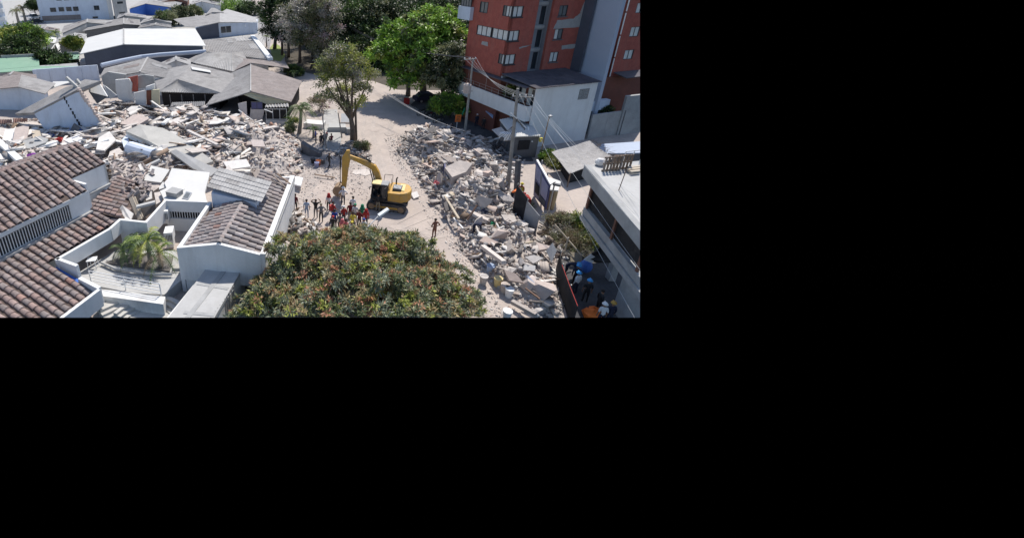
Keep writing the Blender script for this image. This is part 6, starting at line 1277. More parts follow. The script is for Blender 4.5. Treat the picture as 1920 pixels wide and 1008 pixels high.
# ================================================================ TREES
def leaves(name, blobs, n, size, mats, wts, parent, seed=1, clump=1.0, nclump=None, shell=.45, droop=0.0, flat=.35, clipped=True, rosette=0):
    """blobs: (centre, (rx,ry,rz)); leaf faces in clumps spread through the outer part of every blob"""
    rg = np.random.default_rng(seed); vol = np.array([b[1][0] * b[1][1] + b[1][1] * b[1][2] for b in blobs]); share = (vol / vol.sum() * n).astype(int)
    VS = []; MI = []
    for (c, r), m in zip(blobs, share):
        c = np.array(c); r = np.array(r); k = nclump or max(6, int(6 * (r[0] * r[1] + r[1] * r[2] + r[0] * r[2]) / clump ** 2 * .55))
        d = rg.normal(0, 1, (k, 3)); d /= np.linalg.norm(d, axis=1)[:, None]; d[:, 2] = np.where(d[:, 2] < -.55, -d[:, 2], d[:, 2])
        q = shell + (1 - shell) * rg.uniform(0, 1, k) ** .6
        cc = c + d * r * q[:, None]; cm = rg.choice(len(mats), k, p=np.array(wts) / sum(wts)); cr = clump * rg.uniform(.4, .8, k)
        if rosette: k = max(6, m // rosette); d = rg.normal(0, 1, (k * 2, 3)); gp = np.sin(d[:, 0] * 4.1 / (np.linalg.norm(d, axis=1) + 1e-6) * 1.6 + c[0]) + np.sin(d[:, 1] * 4.7 / (np.linalg.norm(d, axis=1) + 1e-6) * 1.6 + c[1] * 2); d = d[np.argsort(-(gp > -1.0).astype(int), kind='stable')][:k]; d /= np.linalg.norm(d, axis=1)[:, None]; d[:, 2] = np.where(d[:, 2] < -.4, -d[:, 2], d[:, 2]); q = shell + (1 - shell) * rg.uniform(0, 1, k) ** .5; lump = 1 + .13 * np.sin(d[:, 0] * 7 + c[0]) * np.sin(d[:, 1] * 6 + c[1]); cc = c + d * r * (q * lump)[:, None]; cm = rg.choice(len(mats), k, p=np.array(wts) / sum(wts)); cr = clump * rg.uniform(.5, 1.0, k)
        ii = rg.integers(0, k, m); off = rg.normal(0, .5, (m, 3)) * cr[ii][:, None] * np.array([1, 1, .7]); p = cc[ii] + off
        if rosette: off = off * .55; p = cc[ii] + off
        ax = rg.normal(0, 1, (m, 3)) + d[ii] * .8 + off / cr[ii][:, None] * .8; ax[:, 2] -= droop; ax /= np.linalg.norm(ax, axis=1)[:, None] + 1e-9
        nn = rg.normal(0, 1, (m, 3)) * .8 + d[ii] * .7 + np.array([0, 0, .9]); sd_ = np.cross(ax, nn); sd_ /= np.linalg.norm(sd_, axis=1)[:, None] + 1e-9; up = np.cross(sd_, ax)
        L = size[0] * rg.uniform(.6, 1.3, m)[:, None]; W = size[1] * rg.uniform(.7, 1.2, m)[:, None]
        VS.append(np.stack([p, p + ax * L * .5 - sd_ * W * .5 + up * W * .15, p + ax * L - up * L * .1, p + ax * L * .5 + sd_ * W * .5 + up * W * .15], 1)); 
        jit = rg.uniform(0, 1, m) < .18; mi = cm[ii]; mi = np.where(jit, rg.choice(len(mats), m, p=np.array(wts) / sum(wts)), mi); MI.append(mi)
    v = np.concatenate(VS); mi = np.concatenate(MI)
    if clipped:
        ok = in_view(v[:, 0]) & in_view(v[:, 2]) & in_view(v[:, 1]) & in_view(v[:, 3]); v = v[ok]; mi = mi[ok]
    f = np.arange(len(v) * 4).reshape(-1, 4); return npmesh(name, v.reshape(-1, 3), f, mats, mi, parent)
def blob(px, py, Y, rx, rz, ry=None):
    c = PY(px, py, Y); t = (Y * CP - (c.z - CAM_H) * SP) / FPX; return (c, (rx * t, (ry or rx) * t, rz * t))
def tree(label, base, Y, blobs, n, size, mats, wts, trunk=.3, bark='bark', cat='tree', name='tree', seed=1, clump=1.2, fork=None, shell=.45, droop=0., limbs=True, group=None, nm_crown='crown', rosette=0):
    b = P(*base) if Y is None else V(PY(base[0], base[1], Y).x, Y, 0); Yb = b.y
    T = thing(name, label, cat, b, group); B_ = [blob(x[0], x[1], Yb + (x[4] if len(x) > 4 else 0), x[2], x[3]) for x in blobs]
    cen = sum((q[0] for q in B_), Vector()) / len(B_); fk = fork or min(.45 * cen.z, 4)
    fkp = V(b.x + (cen.x - b.x) * .25, b.y, fk); m_ = MB(); m_.path([b, b.lerp(fkp, .5) + V(.08, 0, 0), fkp, fkp.lerp(cen, .6)], [trunk * 1.25, trunk, trunk * .85, trunk * .45], 9); m_.build('trunk', bark, T, smooth=True)
    if limbs:
        for q, r_ in B_[:7]:
            m_ = MB(); mid = fkp.lerp(q, .5) + V(0, 0, -.1 * r_[2]); m_.path([fkp, mid, q + V(0, 0, .2 * r_[2])], [trunk * .6, trunk * .35, trunk * .12], 6); m_.build('limb', bark, T, smooth=True)
            for k in range(3):
                pass
    leaves(nm_crown, B_, n, size, mats, wts, T, seed, clump, shell=shell, droop=droop, rosette=rosette); return T
# near mango tree
mg = [(670, 600, 195, 130, 0), (555, 575, 90, 75, 1), (480, 605, 55, 55, 0), (640, 512, 110, 58, 2.5), (735, 510, 95, 58, 2.5), (820, 560, 78, 62, 1), (590, 497, 55, 42, 2.5), (552, 530, 50, 50, 1.5), (700, 580, 120, 80, -1.5), (855, 600, 50, 58, 0), (780, 605, 95, 70, -1), (560, 635, 95, 60, -1), (690, 470, 60, 36, 3), (620, 470, 50, 34, 3), (770, 480, 50, 36, 2.5), (540, 475, 38, 32, 2.5)]
tree('large round mango tree with reddish new leaves filling the bottom of the photo', (670, 600), 20.5, mg, 150000, (.27, .075), ['leaf_mango', 'leaf_mango_grey', 'leaf_mango_lime', 'leaf_mango_red', 'leaf_mango_tan'], (31, 27, 13, 11, 18), trunk=.45, name='mango_tree', seed=3, clump=.40, shell=.80, droop=.05, rosette=42)
# bright green tree over the road
bt = [(800, 60, 62, 42, 0), (755, 95, 50, 42, 0), (835, 100, 50, 50, 0), (722, 105, 32, 26, -1), (790, 110, 70, 45, -2), (850, 85, 36, 36, 0), (745, 70, 34, 30, 1), (770, 145, 45, 28, -2), (820, 40, 38, 26, 1), (870, 120, 24, 34, 1)]
tree('broad bright green tree spreading over the road and its shadow', (792, 186), None, bt, 46000, (.55, .24), ['leaf_bright', 'leaf_mid', 'leaf_yellow', 'leaf_olive'], (62, 20, 8, 10), trunk=.55, seed=5, clump=1.3, shell=.66, fork=2.6, droop=.5, rosette=60)
gv = [(838, 118, 38, 36, -4), (856, 140, 26, 32, -4), (826, 148, 30, 26, -4)]
tree('dull grey green tree hanging with vines beside the transformer pole', (830, 196), None, gv, 16000, (.45, .16), ['leaf_olive', 'leaf_dark', 'leaf_pale'], (45, 40, 15), trunk=.4, seed=6, clump=1.2, fork=2.2, droop=.8)
tree('second trunk tree under the bright green crown', (765, 180), None, [(760, 130, 30, 25, 0)], 4000, (.5, .2), ['leaf_bright', 'leaf_dark'], (40, 60), trunk=.35, seed=8, clump=1.2, fork=2.2)
tree('small rounded bush tree with yellow green leaves behind the orange sign', (842, 222), None, [(842, 196, 30, 18, 0), (825, 200, 20, 15, 0), (860, 202, 18, 14, 0)], 9000, (.42, .15), ['leaf_mid', 'leaf_bright', 'leaf_yellow'], (50, 40, 12), trunk=.15, seed=9, clump=.8, fork=.8)
# slender tree beside the road
tree('slender forked tree with a thin yellow green crown beside the pavement', (662, 263), None, [(640, 100, 30, 20, 0), (617, 122, 22, 16, 1), (662, 118, 22, 18, -1), (630, 140, 30, 14, 0), (695, 140, 20, 9, 1), (604, 150, 16, 12, 0), (660, 148, 26, 12, -1), (640, 172, 26, 9, 1), (680, 165, 22, 9, 0), (612, 178, 12, 8, 0), (655, 198, 16, 10, 0), (634, 190, 14, 9, 1), (674, 185, 12, 8, -1)], 11500, (.34, .11), ['leaf_olive', 'leaf_yellow', 'leaf_mid', 'leaf_pale'], (42, 36, 10, 12), trunk=.32, seed=10, clump=.9, fork=2.6, shell=.2)
m_ = MB(); b_ = P(668, 262, 0); m_.path([b_, PY(666, 185, b_.y)], [.16, .11], 8); tag(m_.build('pole', 'bark'), 'straight dark timber pole behind the slender tree trunk', 'pole')
# pale flowering trees
tree('tall pale grey flowering tree with some pink blossom', (585, 128), None, [(560, 40, 45, 35, 0), (590, 15, 40, 30, 0), (600, 60, 38, 38, 0), (570, 75, 36, 24, 0), (610, 95, 22, 24, 0), (615, 30, 26, 30, 0)], 26000, (.40, .2), ['leaf_pale', 'leaf_olive', 'leaf_dark', 'leaf_pinkish'], (40, 36, 18, 6), trunk=.42, bark='bark', seed=12, clump=1.5, fork=5, shell=.25)
for i, (x, y, lb) in enumerate(((541, 108, 'leftmost dark trunk tree along the far verge'), (529, 103, 'slim dark trunk tree on the far verge lawn'), (562, 118, 'dark trunk tree between lawn and pale flowering tree'))):
    tree(lb, (x, y), None, [(x + 2, y - 55, 22, 20, 0), (x - 6, y - 40, 16, 14, 0)], 4500, (.5, .2), ['leaf_dark', 'leaf_pale', 'leaf_pinkish'], (60, 30, 10 if i == 0 else 1), trunk=.3, seed=20 + i, clump=1.5, fork=4, limbs=True)
tree('dark green tall tree left of the pale flowering tree', (515, 92), None, [(515, 30, 30, 40, 0), (530, 10, 34, 25, 0), (505, 55, 20, 18, 0), (540, 55, 22, 22, 0)], 15000, (.55, .22), ['leaf_dark', 'leaf_mid'], (75, 25), trunk=.4, seed=25, clump=1.6, fork=4)
# dark row of tall trees behind
for i, (x, Y, r, top, mx) in enumerate(((640, 104, 60, 8, 'd'), (690, 108, 55, -5, 'd'), (740, 112, 60, 0, 'd'), (800, 118, 60, -10, 'd'), (850, 110, 55, -5, 'd'), (900, 100, 45, 40, 'd'), (615, 118, 45, 12, 'm'), (665, 128, 60, -12, 'm'), (770, 130, 60, -15, 'd'), (720, 92, 42, 62, 'd'), (670, 94, 36, 76, 'd'))):
    lbs = ('dark tall tree behind the slender tree', 'dark tall tree at the centre top edge', 'dark tall tree behind the bright tree, left side', 'dark tall tree behind the top of the bright tree', 'dark tall tree left of the brick tower', 'dark tree against the brick tower base', 'mid green tree behind the pale flowering tree', 'mid green tree filling the top centre', 'far dark tree behind the bright tree', 'low dark tree over the shaded road end', 'low dark tree behind the slender crown')
    yy = PX(V(0, Y, 0))[1]; bl = [(x, top + r * .7, r, r * .75, 0), (x - r * .4, top + r * 1.25, r * .75, r * .6, 0), (x + r * .4, top + r * 1.2, r * .75, r * .6, -1), (x, top + r * 1.6, r * .6, r * .4, 0)]
    tree(lbs[i], (x, yy), Y, bl, 13000, (.7, .3), ['leaf_dark', 'leaf_mid', 'leaf_olive'], (74, 18, 8) if mx == 'd' else (45, 42, 13), trunk=.45, seed=40 + i, clump=2.0, fork=4, shell=.45)
# trees at the far left and beyond
for i, (x, Y, r, top, ml, w_, lb) in enumerate(((440, 200, 34, -2, ['leaf_bright', 'leaf_mid'], (60, 40), 'bright green rounded tree at the top edge above the grey house'), (412, 215, 30, -8, ['leaf_mid', 'leaf_dark'], (50, 50), 'green tree left of the bright rounded tree at the top edge'), (465, 190, 22, 4, ['leaf_dark', 'leaf_mid'], (60, 40), 'dark tree right of the bright rounded tree at the top edge'),
        (310, 150, 22, 22, ['leaf_olive', 'leaf_mid'], (60, 40), 'olive tree between the white hall and the grey house'), (335, 160, 20, 14, ['leaf_dark', 'leaf_olive'], (60, 40), 'dark olive shrub tree behind the grey house'), (362, 165, 14, 12, ['leaf_mid', 'leaf_olive'], (50, 50), 'small shrub tree in front of the white hip roofed house'),
        (10, 98, 40, 52, ['leaf_bright', 'leaf_mid', 'leaf_yellow'], (30, 55, 15), 'bushy green tree at the left edge above the green shed'), (52, 100, 34, 50, ['leaf_mid', 'leaf_bright', 'leaf_yellow'], (55, 30, 15), 'bushy green tree right of the one at the left edge'), (38, 92, 34, 72, ['leaf_dark', 'leaf_mid'], (70, 30), 'low dark bush tree in front above the green shed roof'),
        (66, 190, 16, 0, ['leaf_dark', 'leaf_mid'], (70, 30), 'dark tree beside the large white block'), (86, 88, 20, 100, ['leaf_dark', 'leaf_mid'], (70, 30), 'dark bush in the notch of the green shed, left'), (112, 87, 15, 106, ['leaf_dark', 'leaf_mid'], (60, 40), 'dark bush in the notch of the green shed, right'), (138, 108, 12, 74, ['leaf_yellow', 'leaf_mid'], (50, 50), 'small yellow green shrub before the white hall'))):
    yy = PX(V(0, Y, 0))[1]
    tree(lb, (x, yy), Y, [(x, top + r * .55, r, r * .55, 0), (x - r * .4, top + r * .9, r * .7, r * .45, 0), (x + r * .45, top + r * .85, r * .7, r * .45, 0)], 6500, (.6, .26), ml, w_, trunk=.25, seed=70 + i, clump=1.4, fork=1.5, limbs=False)
# ---------------------------------------------------------------- palms
def palm(label, base, Y, h, nf, L, mats=('frond',), group=None, trunk=.14, seed=1, lean=(0, 0), w=.42, name='palm_tree'):
    rr = random.Random(seed); b = base if isinstance(base, Vector) else (P(*base) if Y is None else V(PY(base[0], base[1], Y).x, Y, 0))
    T = thing(name, label, 'palm', b, group); top = b + V(lean[0], lean[1], h); m_ = MB(); m_.path([b, b.lerp(top, .5) + V(lean[0] * .15, 0, 0), top], [trunk * 1.3, trunk, trunk * .85], 8); m_.build('trunk', 'bark_pale', T)
    for i in range(nf):
        a = 2.4 * i + rr.uniform(-.2, .2); el = rr.uniform(.1, 1.15); ln = L * rr.uniform(.8, 1.15); hd = V(math.cos(a), math.sin(a), 0); pts = []
        for k in range(9):
            t = k / 8; pts.append(top + hd * (ln * math.cos(el) * t * (1 - .12 * t)) + V(0, 0, ln * (math.sin(el) * t - .75 * t * t)))
        m_ = MB(); sdv = hd.cross(V(0, 0, 1)); m_.path(pts, [.03 * (1 - .8 * k / 8) + .006 for k in range(9)], 4)
        for k in range(1, 9):
            for sgn in (-1, 1):
                for q in (0, .5):
                    p = pts[k].lerp(pts[k - 1], q); wl = w * L * .5 * math.sin(math.pi * min(1, .12 + .85 * k / 8)) * rr.uniform(.8, 1.1); d = (pts[k] - pts[k - 1]).normalized()
                    tip = p + sdv * sgn * wl * .85 + d * wl * .5 - V(0, 0, wl * rr.uniform(.2, .5)); m_.add([p, p + d * .07 * L * .5, tip], [(0, 1, 2)])
        m_.build('frond', mats[i % len(mats)], T)
    return T
palm('young garden palm with lit yellow green fronds, left in the terrace bed', P(262, 488, .95), None, 1.2, 13, 2.2, ('frond_lit', 'frond', 'leaf_yellow', 'frond'), seed=2, w=.36)
palm('taller garden palm with lit green fronds in the middle of the terrace bed', P(282, 490, .95), None, 1.7, 14, 2.4, ('frond_lit', 'frond', 'leaf_yellow'), seed=3, w=.36); palm('drooping garden palm at the right end of the terrace bed', P(302, 498, .95), None, 1.1, 12, 2.1, ('frond_lit', 'leaf_dry', 'frond'), seed=4, w=.36)
palm('dark garden palm against the white terrace parapet', P(262, 468, .95), None, 1.0, 11, 1.6, ('frond', 'leaf_dark'), seed=5); palm('shaded garden palm by the terrace wall at the left', P(232, 482, .9), None, .8, 11, 1.5, ('frond', 'leaf_dark'), seed=6)
palm('grey green fan palm beside the torn house front', (561, 250), None, 3.2, 30, 2.6, ('frond', 'leaf_olive', 'frond'), seed=7, trunk=.22, lean=(.3, 0)); palm('small yucca like plant by the corrugated roof corner', (551, 148), None, 1.2, 16, 1.6, ('frond_lit', 'frond'), seed=8); palm('small dark palm on the left pavement edge', (588, 258), None, 1.2, 14, 1.5, ('frond', 'leaf_dark'), seed=9)
palm('shaggy dry palm with a brownish crown at the top left', (38, 0), 165, 5.0, 26, 4.0, ('leaf_dry', 'leaf_olive'), seed=10, trunk=.4, name='palm_tree'); palm('second shaggy palm at the top left edge', (24, 0), 160, 4.5, 22, 3.6, ('leaf_dry', 'leaf_olive', 'frond'), seed=11, trunk=.4)
palm('yellowish palm before the large white block', (92, 66), 118, 2.6, 18, 2.8, ('leaf_yellow', 'frond_lit', 'frond'), seed=12); palm('green palm beside the yellowish one', (103, 64), 120, 3.0, 18, 2.8, ('frond_lit', 'frond'), seed=13); palm('palm at the right end of the long grey roof', (298, 62), 150, 3.5, 18, 3.2, ('frond', 'leaf_olive'), seed=14)
palm('slim young palm by the white roof edge beside the verge', (500, 88), None, 2.6, 14, 1.8, ('frond_lit', 'frond'), seed=15)
# ---------------------------------------------------------------- bushes
def bush(label, px, py, z, rx, rz, n, size, mats, wts, seed):
    c = P(px, py, z); T = thing('bush', label, 'bush', V(c.x, c.y, 0)); t = mpp(py, z); m_ = MB()
    for k in range(5): m_.tube(V(c.x, c.y, 0), c + V(random.uniform(-1, 1) * rx * t * .6, random.uniform(-.5, .5), rz * t * .3), .04, .015, 5)
    m_.build('stems', 'bark', T); leaves('foliage', [(c, (rx * t, rx * t * .8, rz * t))], n, size, mats, wts, T, seed, .6, shell=.3)
bush('dry tangled brown bush behind the black screen', 1048, 425, .7, 32, 22, 5000, (.35, .05), ['leaf_dry', 'leaf_olive', 'leaf_pale'], (60, 20, 20), 90)
bush('yellow green bush by the dirt yard edge', 1082, 428, .6, 30, 22, 5000, (.3, .1), ['leaf_olive', 'leaf_yellow', 'leaf_mid'], (40, 30, 30), 91); bush('green weedy bush at the foot of the concrete building', 1100, 455, .5, 26, 18, 4000, (.3, .1), ['leaf_mid', 'leaf_yellow', 'leaf_olive'], (45, 25, 30), 92)
bush('dry grass clump above the shaded workers', 1075, 456, .5, 34, 14, 5000, (.45, .03), ['leaf_dry', 'leaf_olive', 'leaf_pale'], (55, 25, 20), 93); bush('green weed patch behind the lamp pole', 1030, 293, .5, 16, 12, 2500, (.3, .1), ['leaf_bright', 'leaf_yellow', 'leaf_mid'], (40, 30, 30), 94)
bush('weeds along the sheet roof shed', 1052, 305, .4, 20, 10, 2500, (.3, .1), ['leaf_olive', 'leaf_yellow', 'leaf_mid'], (50, 25, 25), 95); bush('small green weeds under the red leaning person', 984, 382, .3, 8, 10, 900, (.25, .08), ['leaf_bright', 'leaf_mid'], (60, 40), 96)
bush('dark planting above the concrete boundary wall', 1128, 203, 2.9, 22, 6, 2500, (.35, .12), ['leaf_mid', 'leaf_dark', 'leaf_yellow'], (40, 45, 15), 97); bush('hanging plants on the white house balcony', 955, 172, 5.4, 10, 8, 1500, (.3, .1), ['leaf_mid', 'leaf_yellow'], (50, 50), 98)
bush('low weeds at the foot of the slender tree', 676, 275, .25, 16, 8, 1600, (.3, .08), ['leaf_olive', 'leaf_dry', 'leaf_mid'], (40, 35, 25), 99); bush('bare reddish bush near the broken pavement', 598, 195, 1.2, 22, 16, 1800, (.35, .08), ['leaf_dry', 'leaf_pinkish', 'leaf_olive'], (45, 20, 35), 100)
bush('low bush beside the brown gable house corner', 548, 228, .6, 8, 10, 900, (.3, .1), ['leaf_yellow', 'leaf_mid'], (50, 50), 101); bush('low shrubs along the far verge', 508, 120, .5, 9, 6, 1200, (.4, .14), ['leaf_mid', 'leaf_dark'], (50, 50), 102); bush('shrubs at the foot of the dark trunks', 548, 135, .7, 20, 12, 3000, (.4, .14), ['leaf_mid', 'leaf_yellow', 'leaf_dark'], (45, 20, 35), 103)
bush('small weeds at the tip of the left rubble', 542, 242, 1.2, 8, 6, 700, (.3, .1), ['leaf_mid', 'leaf_olive'], (50, 50), 104)
# ================================================================ EXCAVATOR (built facing +X, then turned)
EX = thing('excavator', 'yellow tracked excavator with an open black framed cab and bent arm on the road', 'excavator', (6.05, 35.45, .02), rz=R(163)); EX.scale = (.9, .9, .9)
def eb(fn, name, mat, parent=EX, smooth=False):
    m_ = MB(); fn(m_); return m_.build(name, mat, parent, smooth, local=True)
def plate(m_, prof, y0, y1, mi=0):        # polygon in x-z pulled from y0 to y1
    n = len(prof); a = [(x, y0, z) for x, z in prof]; b = [(x, y1, z) for x, z in prof]
    m_.add(a + b, [tuple(range(n - 1, -1, -1)), tuple(range(n, 2 * n))] + [(i, (i + 1) % n, (i + 1) % n + n, i + n) for i in range(n)], mi)
def round_prof(L, H, n=7):
    r = H / 2; p = []
    for i in range(n + 1): a = -math.pi / 2 + math.pi * i / n; p.append((L / 2 - r + r * math.cos(a), r + r * math.sin(a)))
    for i in range(n + 1): a = math.pi / 2 + math.pi * i / n; p.append((-L / 2 + r + r * math.cos(a), r + r * math.sin(a)))
    return p
for sy in (-1, 1):
    def tr(m_): plate(m_, round_prof(3.7, .82), sy * 1.05 - .26, sy * 1.05 + .26)
    T_ = eb(tr, 'track', 'track')
    pr_ = round_prof(3.78, .9, 9)
    def shoes(m_):
        tot = []
        for i in range(len(pr_)):
            a, b = np.array(pr_[i]), np.array(pr_[(i + 1) % len(pr_)]); k = max(1, int(np.linalg.norm(b - a) / .2))
            for j in range(k):
                p = a + (b - a) * (j + .5) / k; ang = math.atan2(b[1] - a[1], b[0] - a[0]); m_.box((p[0], sy * 1.05, p[1] - .04), (.13, .58, .05), rot=Matrix.Rotation(-ang, 3, 'Y'))
    eb(shoes, 'track_shoes', 'track', T_)
    for x in (-1.42, 1.42): eb(lambda m_: m_.path([(x, sy * 1.05 + sy * .2, .41), (x, sy * 1.05 + sy * .3, .41)], .3, 14), 'wheel', 'bucket_rust', T_)
    for i in range(6): eb(lambda m_: m_.path([(-.95 + .38 * i, sy * 1.05 + sy * .2, .2), (-.95 + .38 * i, sy * 1.05 + sy * .29, .2)], .14, 10), 'roller', 'concrete_dark', T_)
    eb(lambda m_: m_.box((0, sy * 1.05 + sy * .24, .45), (2.2, .06, .22)), 'track_frame', 'yellow', T_)
eb(lambda m_: (m_.box((0, 0, .62), (1.9, 1.6, .34)), m_.path([(0, 0, .78), (0, 0, 1.0)], .62, 18)), 'undercarriage', 'track')
eb(lambda m_: m_.box((-.25, 0, 1.06), (3.1, 2.4, .14)), 'platform', 'track')
def cw(m_):                               # rounded counterweight
    q = []
    for i in range(13):
        a = R(90 + 180 * i / 12); q.append((-1.25 + .95 * math.cos(a) * (1 - .12 * math.sin(a) ** 4), 1.24 * math.sin(a)))
    bt = [(x, y, 1.15) for x, y in q]; md = [(x, y, 1.95) for x, y in q]; tp_ = [(-1.25 + (x + 1.25) * .93, y * .95, 2.08) for x, y in q]; n = len(q)
    m_.add(bt + md + tp_, [tuple(range(n - 1, -1, -1)), tuple(range(2 * n, 3 * n))] + [(i, (i + 1) % n, (i + 1) % n + n, i + n) for i in range(n)] + [(n + i, n + (i + 1) % n, 2 * n + (i + 1) % n, 2 * n + i) for i in range(n)])
eb(cw, 'counterweight', 'yellow', smooth=False)
eb(lambda m_: (plate(m_, [(-1.25, 1.14), (.0, 1.14), (.0, 1.85), (-.2, 2.0), (-1.25, 2.05)], -1.2, 1.2), plate(m_, [(0, 1.14), (1.1, 1.14), (1.1, 1.55), (.7, 1.75), (0, 1.8)], -1.2, -.35)), 'engine_housing', 'yellow')
eb(lambda m_: m_.box((-.85, .15, 2.14), (.85, .95, .22)), 'engine_hood', 'concrete_dark')
eb(lambda m_: [m_.box((-.85 + .12 * k - .3, .15, 2.27), (.05, .8, .04)) for k in range(6)], 'hood_grille', 'steel')
eb(lambda m_: m_.path([(-.6, -.7, 2.0), (-.6, -.7, 2.7), (-.7, -.7, 2.85)], .07, 8), 'exhaust', 'black')
eb(lambda m_: m_.box((-1.3, -.1, 2.1), (.5, 1.4, .1)), 'rear_cover', 'yellow_pale')
# cab, left side (+Y)
CBN = eb(lambda m_: m_.box((.72, .78, 1.2), (1.65, .98, .16)), 'cab', 'black')
def cabf(m_):
    for (x0, z0), (x1, z1) in (((1.5, 1.25), (1.42, 2.72)), ((-.05, 1.25), (-.02, 2.72)), ((.55, 1.25), (.58, 2.72))):
        for y in (.34, 1.22): m_.beam((x0, y, z0), (x1, y, z1), .09, .09, up=(0, 1, 0))
    for y in (.34, 1.22):
        for z in (2.70, 1.3): m_.beam((-.02, y, z), (1.46, y, z), .09, .1)
    for x in (1.44, 0): m_.beam((x, .34, 2.7), (x, 1.22, 2.7), .09, .09); m_.beam((x, .34, 1.75), (x, 1.22, 1.75), .06, .06)
eb(cabf, 'cab_frame', 'black', CBN)
eb(lambda m_: m_.box((.28, .78, 2.79), (.68, .96, .1)), 'roof_hatch', 'concrete', CBN); eb(lambda m_: m_.box((1.05, .78, 2.79), (.84, .96, .1)), 'cab_roof', 'yellow_pale', CBN)
eb(lambda m_: m_.box((.27, 1.225, 2.0), (.5, .02, 1.3)), 'rear_side_glass', 'glass_dark', CBN); eb(lambda m_: m_.box((-.03, .78, 2.2), (.02, .8, .9)), 'rear_glass', 'glass_grey', CBN); eb(lambda m_: m_.box((1.46, .78, 2.2), (.02, .8, .9)), 'front_glass', 'glass_dark', CBN)
eb(lambda m_: m_.box((.7, .36, 2.0), (1.4, .02, 1.3)), 'inner_glass', 'glass_dark', CBN)
def door(m_):
    a = R(70); d = V(math.cos(a), math.sin(a), 0); h = V(-.02, 1.24, 0)
    for z in (1.3, 2.66): m_.beam(h + V(0, 0, z), h + d * .6 + V(0, 0, z), .06, .06)
    for k in (0, .6): m_.beam(h + d * k + V(0, 0, 1.3), h + d * k + V(0, 0, 2.66), .06, .06, up=(1, 0, 0))
D_O = eb(door, 'door', 'black', CBN)
eb(lambda m_: (m_.box((.45, .78, 1.45), (.5, .5, .3)), m_.box((.25, .78, 1.85), (.14, .48, .7))), 'seat', 'black', CBN)
eb(lambda m_: (m_.tube((1.0, .6, 1.3), (.95, .6, 1.85), .04), m_.tube((1.0, .95, 1.3), (.95, .95, 1.85), .04)), 'lever', 'black', CBN)
for y in (.2, 1.35): eb(lambda m_: (m_.tube((1.45, .78 + (y - .78) * .8, 2.5), (1.65, y, 2.45), .025), m_.box((1.65, y, 2.35), (.05, .2, .3))), 'mirror', 'black')
eb(lambda m_: (m_.tube((-.2, -.9, 2.0), (-.2, -.9, 2.95), .025), m_.tube((-.2, -.9, 2.95), (.6, -.9, 2.9), .025), m_.tube((.6, -.9, 2.9), (.7, -.9, 1.7), .025), m_.tube((-.2, .0, 2.1), (-.2, .0, 2.95), .02)), 'handrail', 'black')
# boom: bent box, from the foot up over the knee to the tip
BP = [(.75, 1.45, .55), (1.0, 2.4, .6), (1.35, 3.35, .66), (1.65, 3.85, .68), (2.2, 4.1, .6), (3.1, 4.4, .5), (4.3, 4.72, .38)]
def boom(m_):
    up, lo = [], []
    for i, (x, z, t) in enumerate(BP):
        t *= .86
        a = np.array(BP[max(0, i - 1)][:2]); b = np.array(BP[min(len(BP) - 1, i + 1)][:2]); d = (b - a) / np.linalg.norm(b - a); n = np.array([-d[1], d[0]])
        up.append((x + n[0] * t / 2, z + n[1] * t / 2)); lo.append((x - n[0] * t / 2, z - n[1] * t / 2))
    plate(m_, lo + up[::-1], -.42, -.06)
BO = eb(boom, 'boom', 'yellow')
eb(lambda m_: [m_.tube((1.9, -.24, 4.42), (3.0, -.24, 4.88), .085, n=8), m_.tube((3.0, -.24, 4.88), (4.35, -.24, 5.22), .05, n=8)], 'arm_cylinder', 'black', BO)
for y in (-.56, .06): eb(lambda m_: [m_.tube((1.25, y, 1.3), (1.6, y, 2.5), .09, n=8), m_.tube((1.6, y, 2.5), (1.95, y, 3.7), .055, n=8)], 'boom_cylinder', 'black', BO)
eb(lambda m_: m_.path([(1.6, -.2, 4.2), (2.3, -.15, 4.5), (3.2, -.15, 4.75), (4.2, -.2, 5.0)], .035, 5), 'hydraulic_hose', 'black', BO)
ST = [(x - .45, z) for x, z in [(4.55, 5.35), (4.85, 5.3), (5.25, 4.55), (5.22, 1.5), (5.05, 1.15), (4.8, 1.2), (4.62, 3.2), (4.42, 4.5)]]
SK_ = eb(lambda m_: plate(m_, ST, -.38, -.1), 'stick', 'yellow')
eb(lambda m_: [m_.tube((4.97, -.24, 4.6), (5.0, -.24, 3.2), .075, n=8), m_.tube((5.0, -.24, 3.2), (4.95, -.24, 1.75), .045, n=8), m_.tube((4.95, -.24, 1.75), (4.55, -.24, 1.6), .06, n=6), m_.tube((4.95, -.24, 1.75), (5.05, -.24, 1.3), .05, n=6)], 'bucket_cylinder', 'black', SK_)
def bkt(m_):
    o_, i_ = [], []
    for k in range(9):
        a = R(95 - 210 * k / 8 + 20); o_.append((5.0 + .62 * math.cos(a), .92 + .58 * math.sin(a))); i_.append((5.0 + .54 * math.cos(a), .92 + .5 * math.sin(a)))
    plate(m_, o_ + i_[::-1], -.75, .27)
    plate(m_, o_, -.8, -.745); plate(m_, o_, .265, .32)
    for y in (-.65, -.35, -.1, .2): m_.beam((o_[-1][0], y, o_[-1][1]), (o_[-1][0] - .22, y, o_[-1][1] - .04), .1, .06)
eb(bkt, 'bucket', 'bucket_rust', SK_)
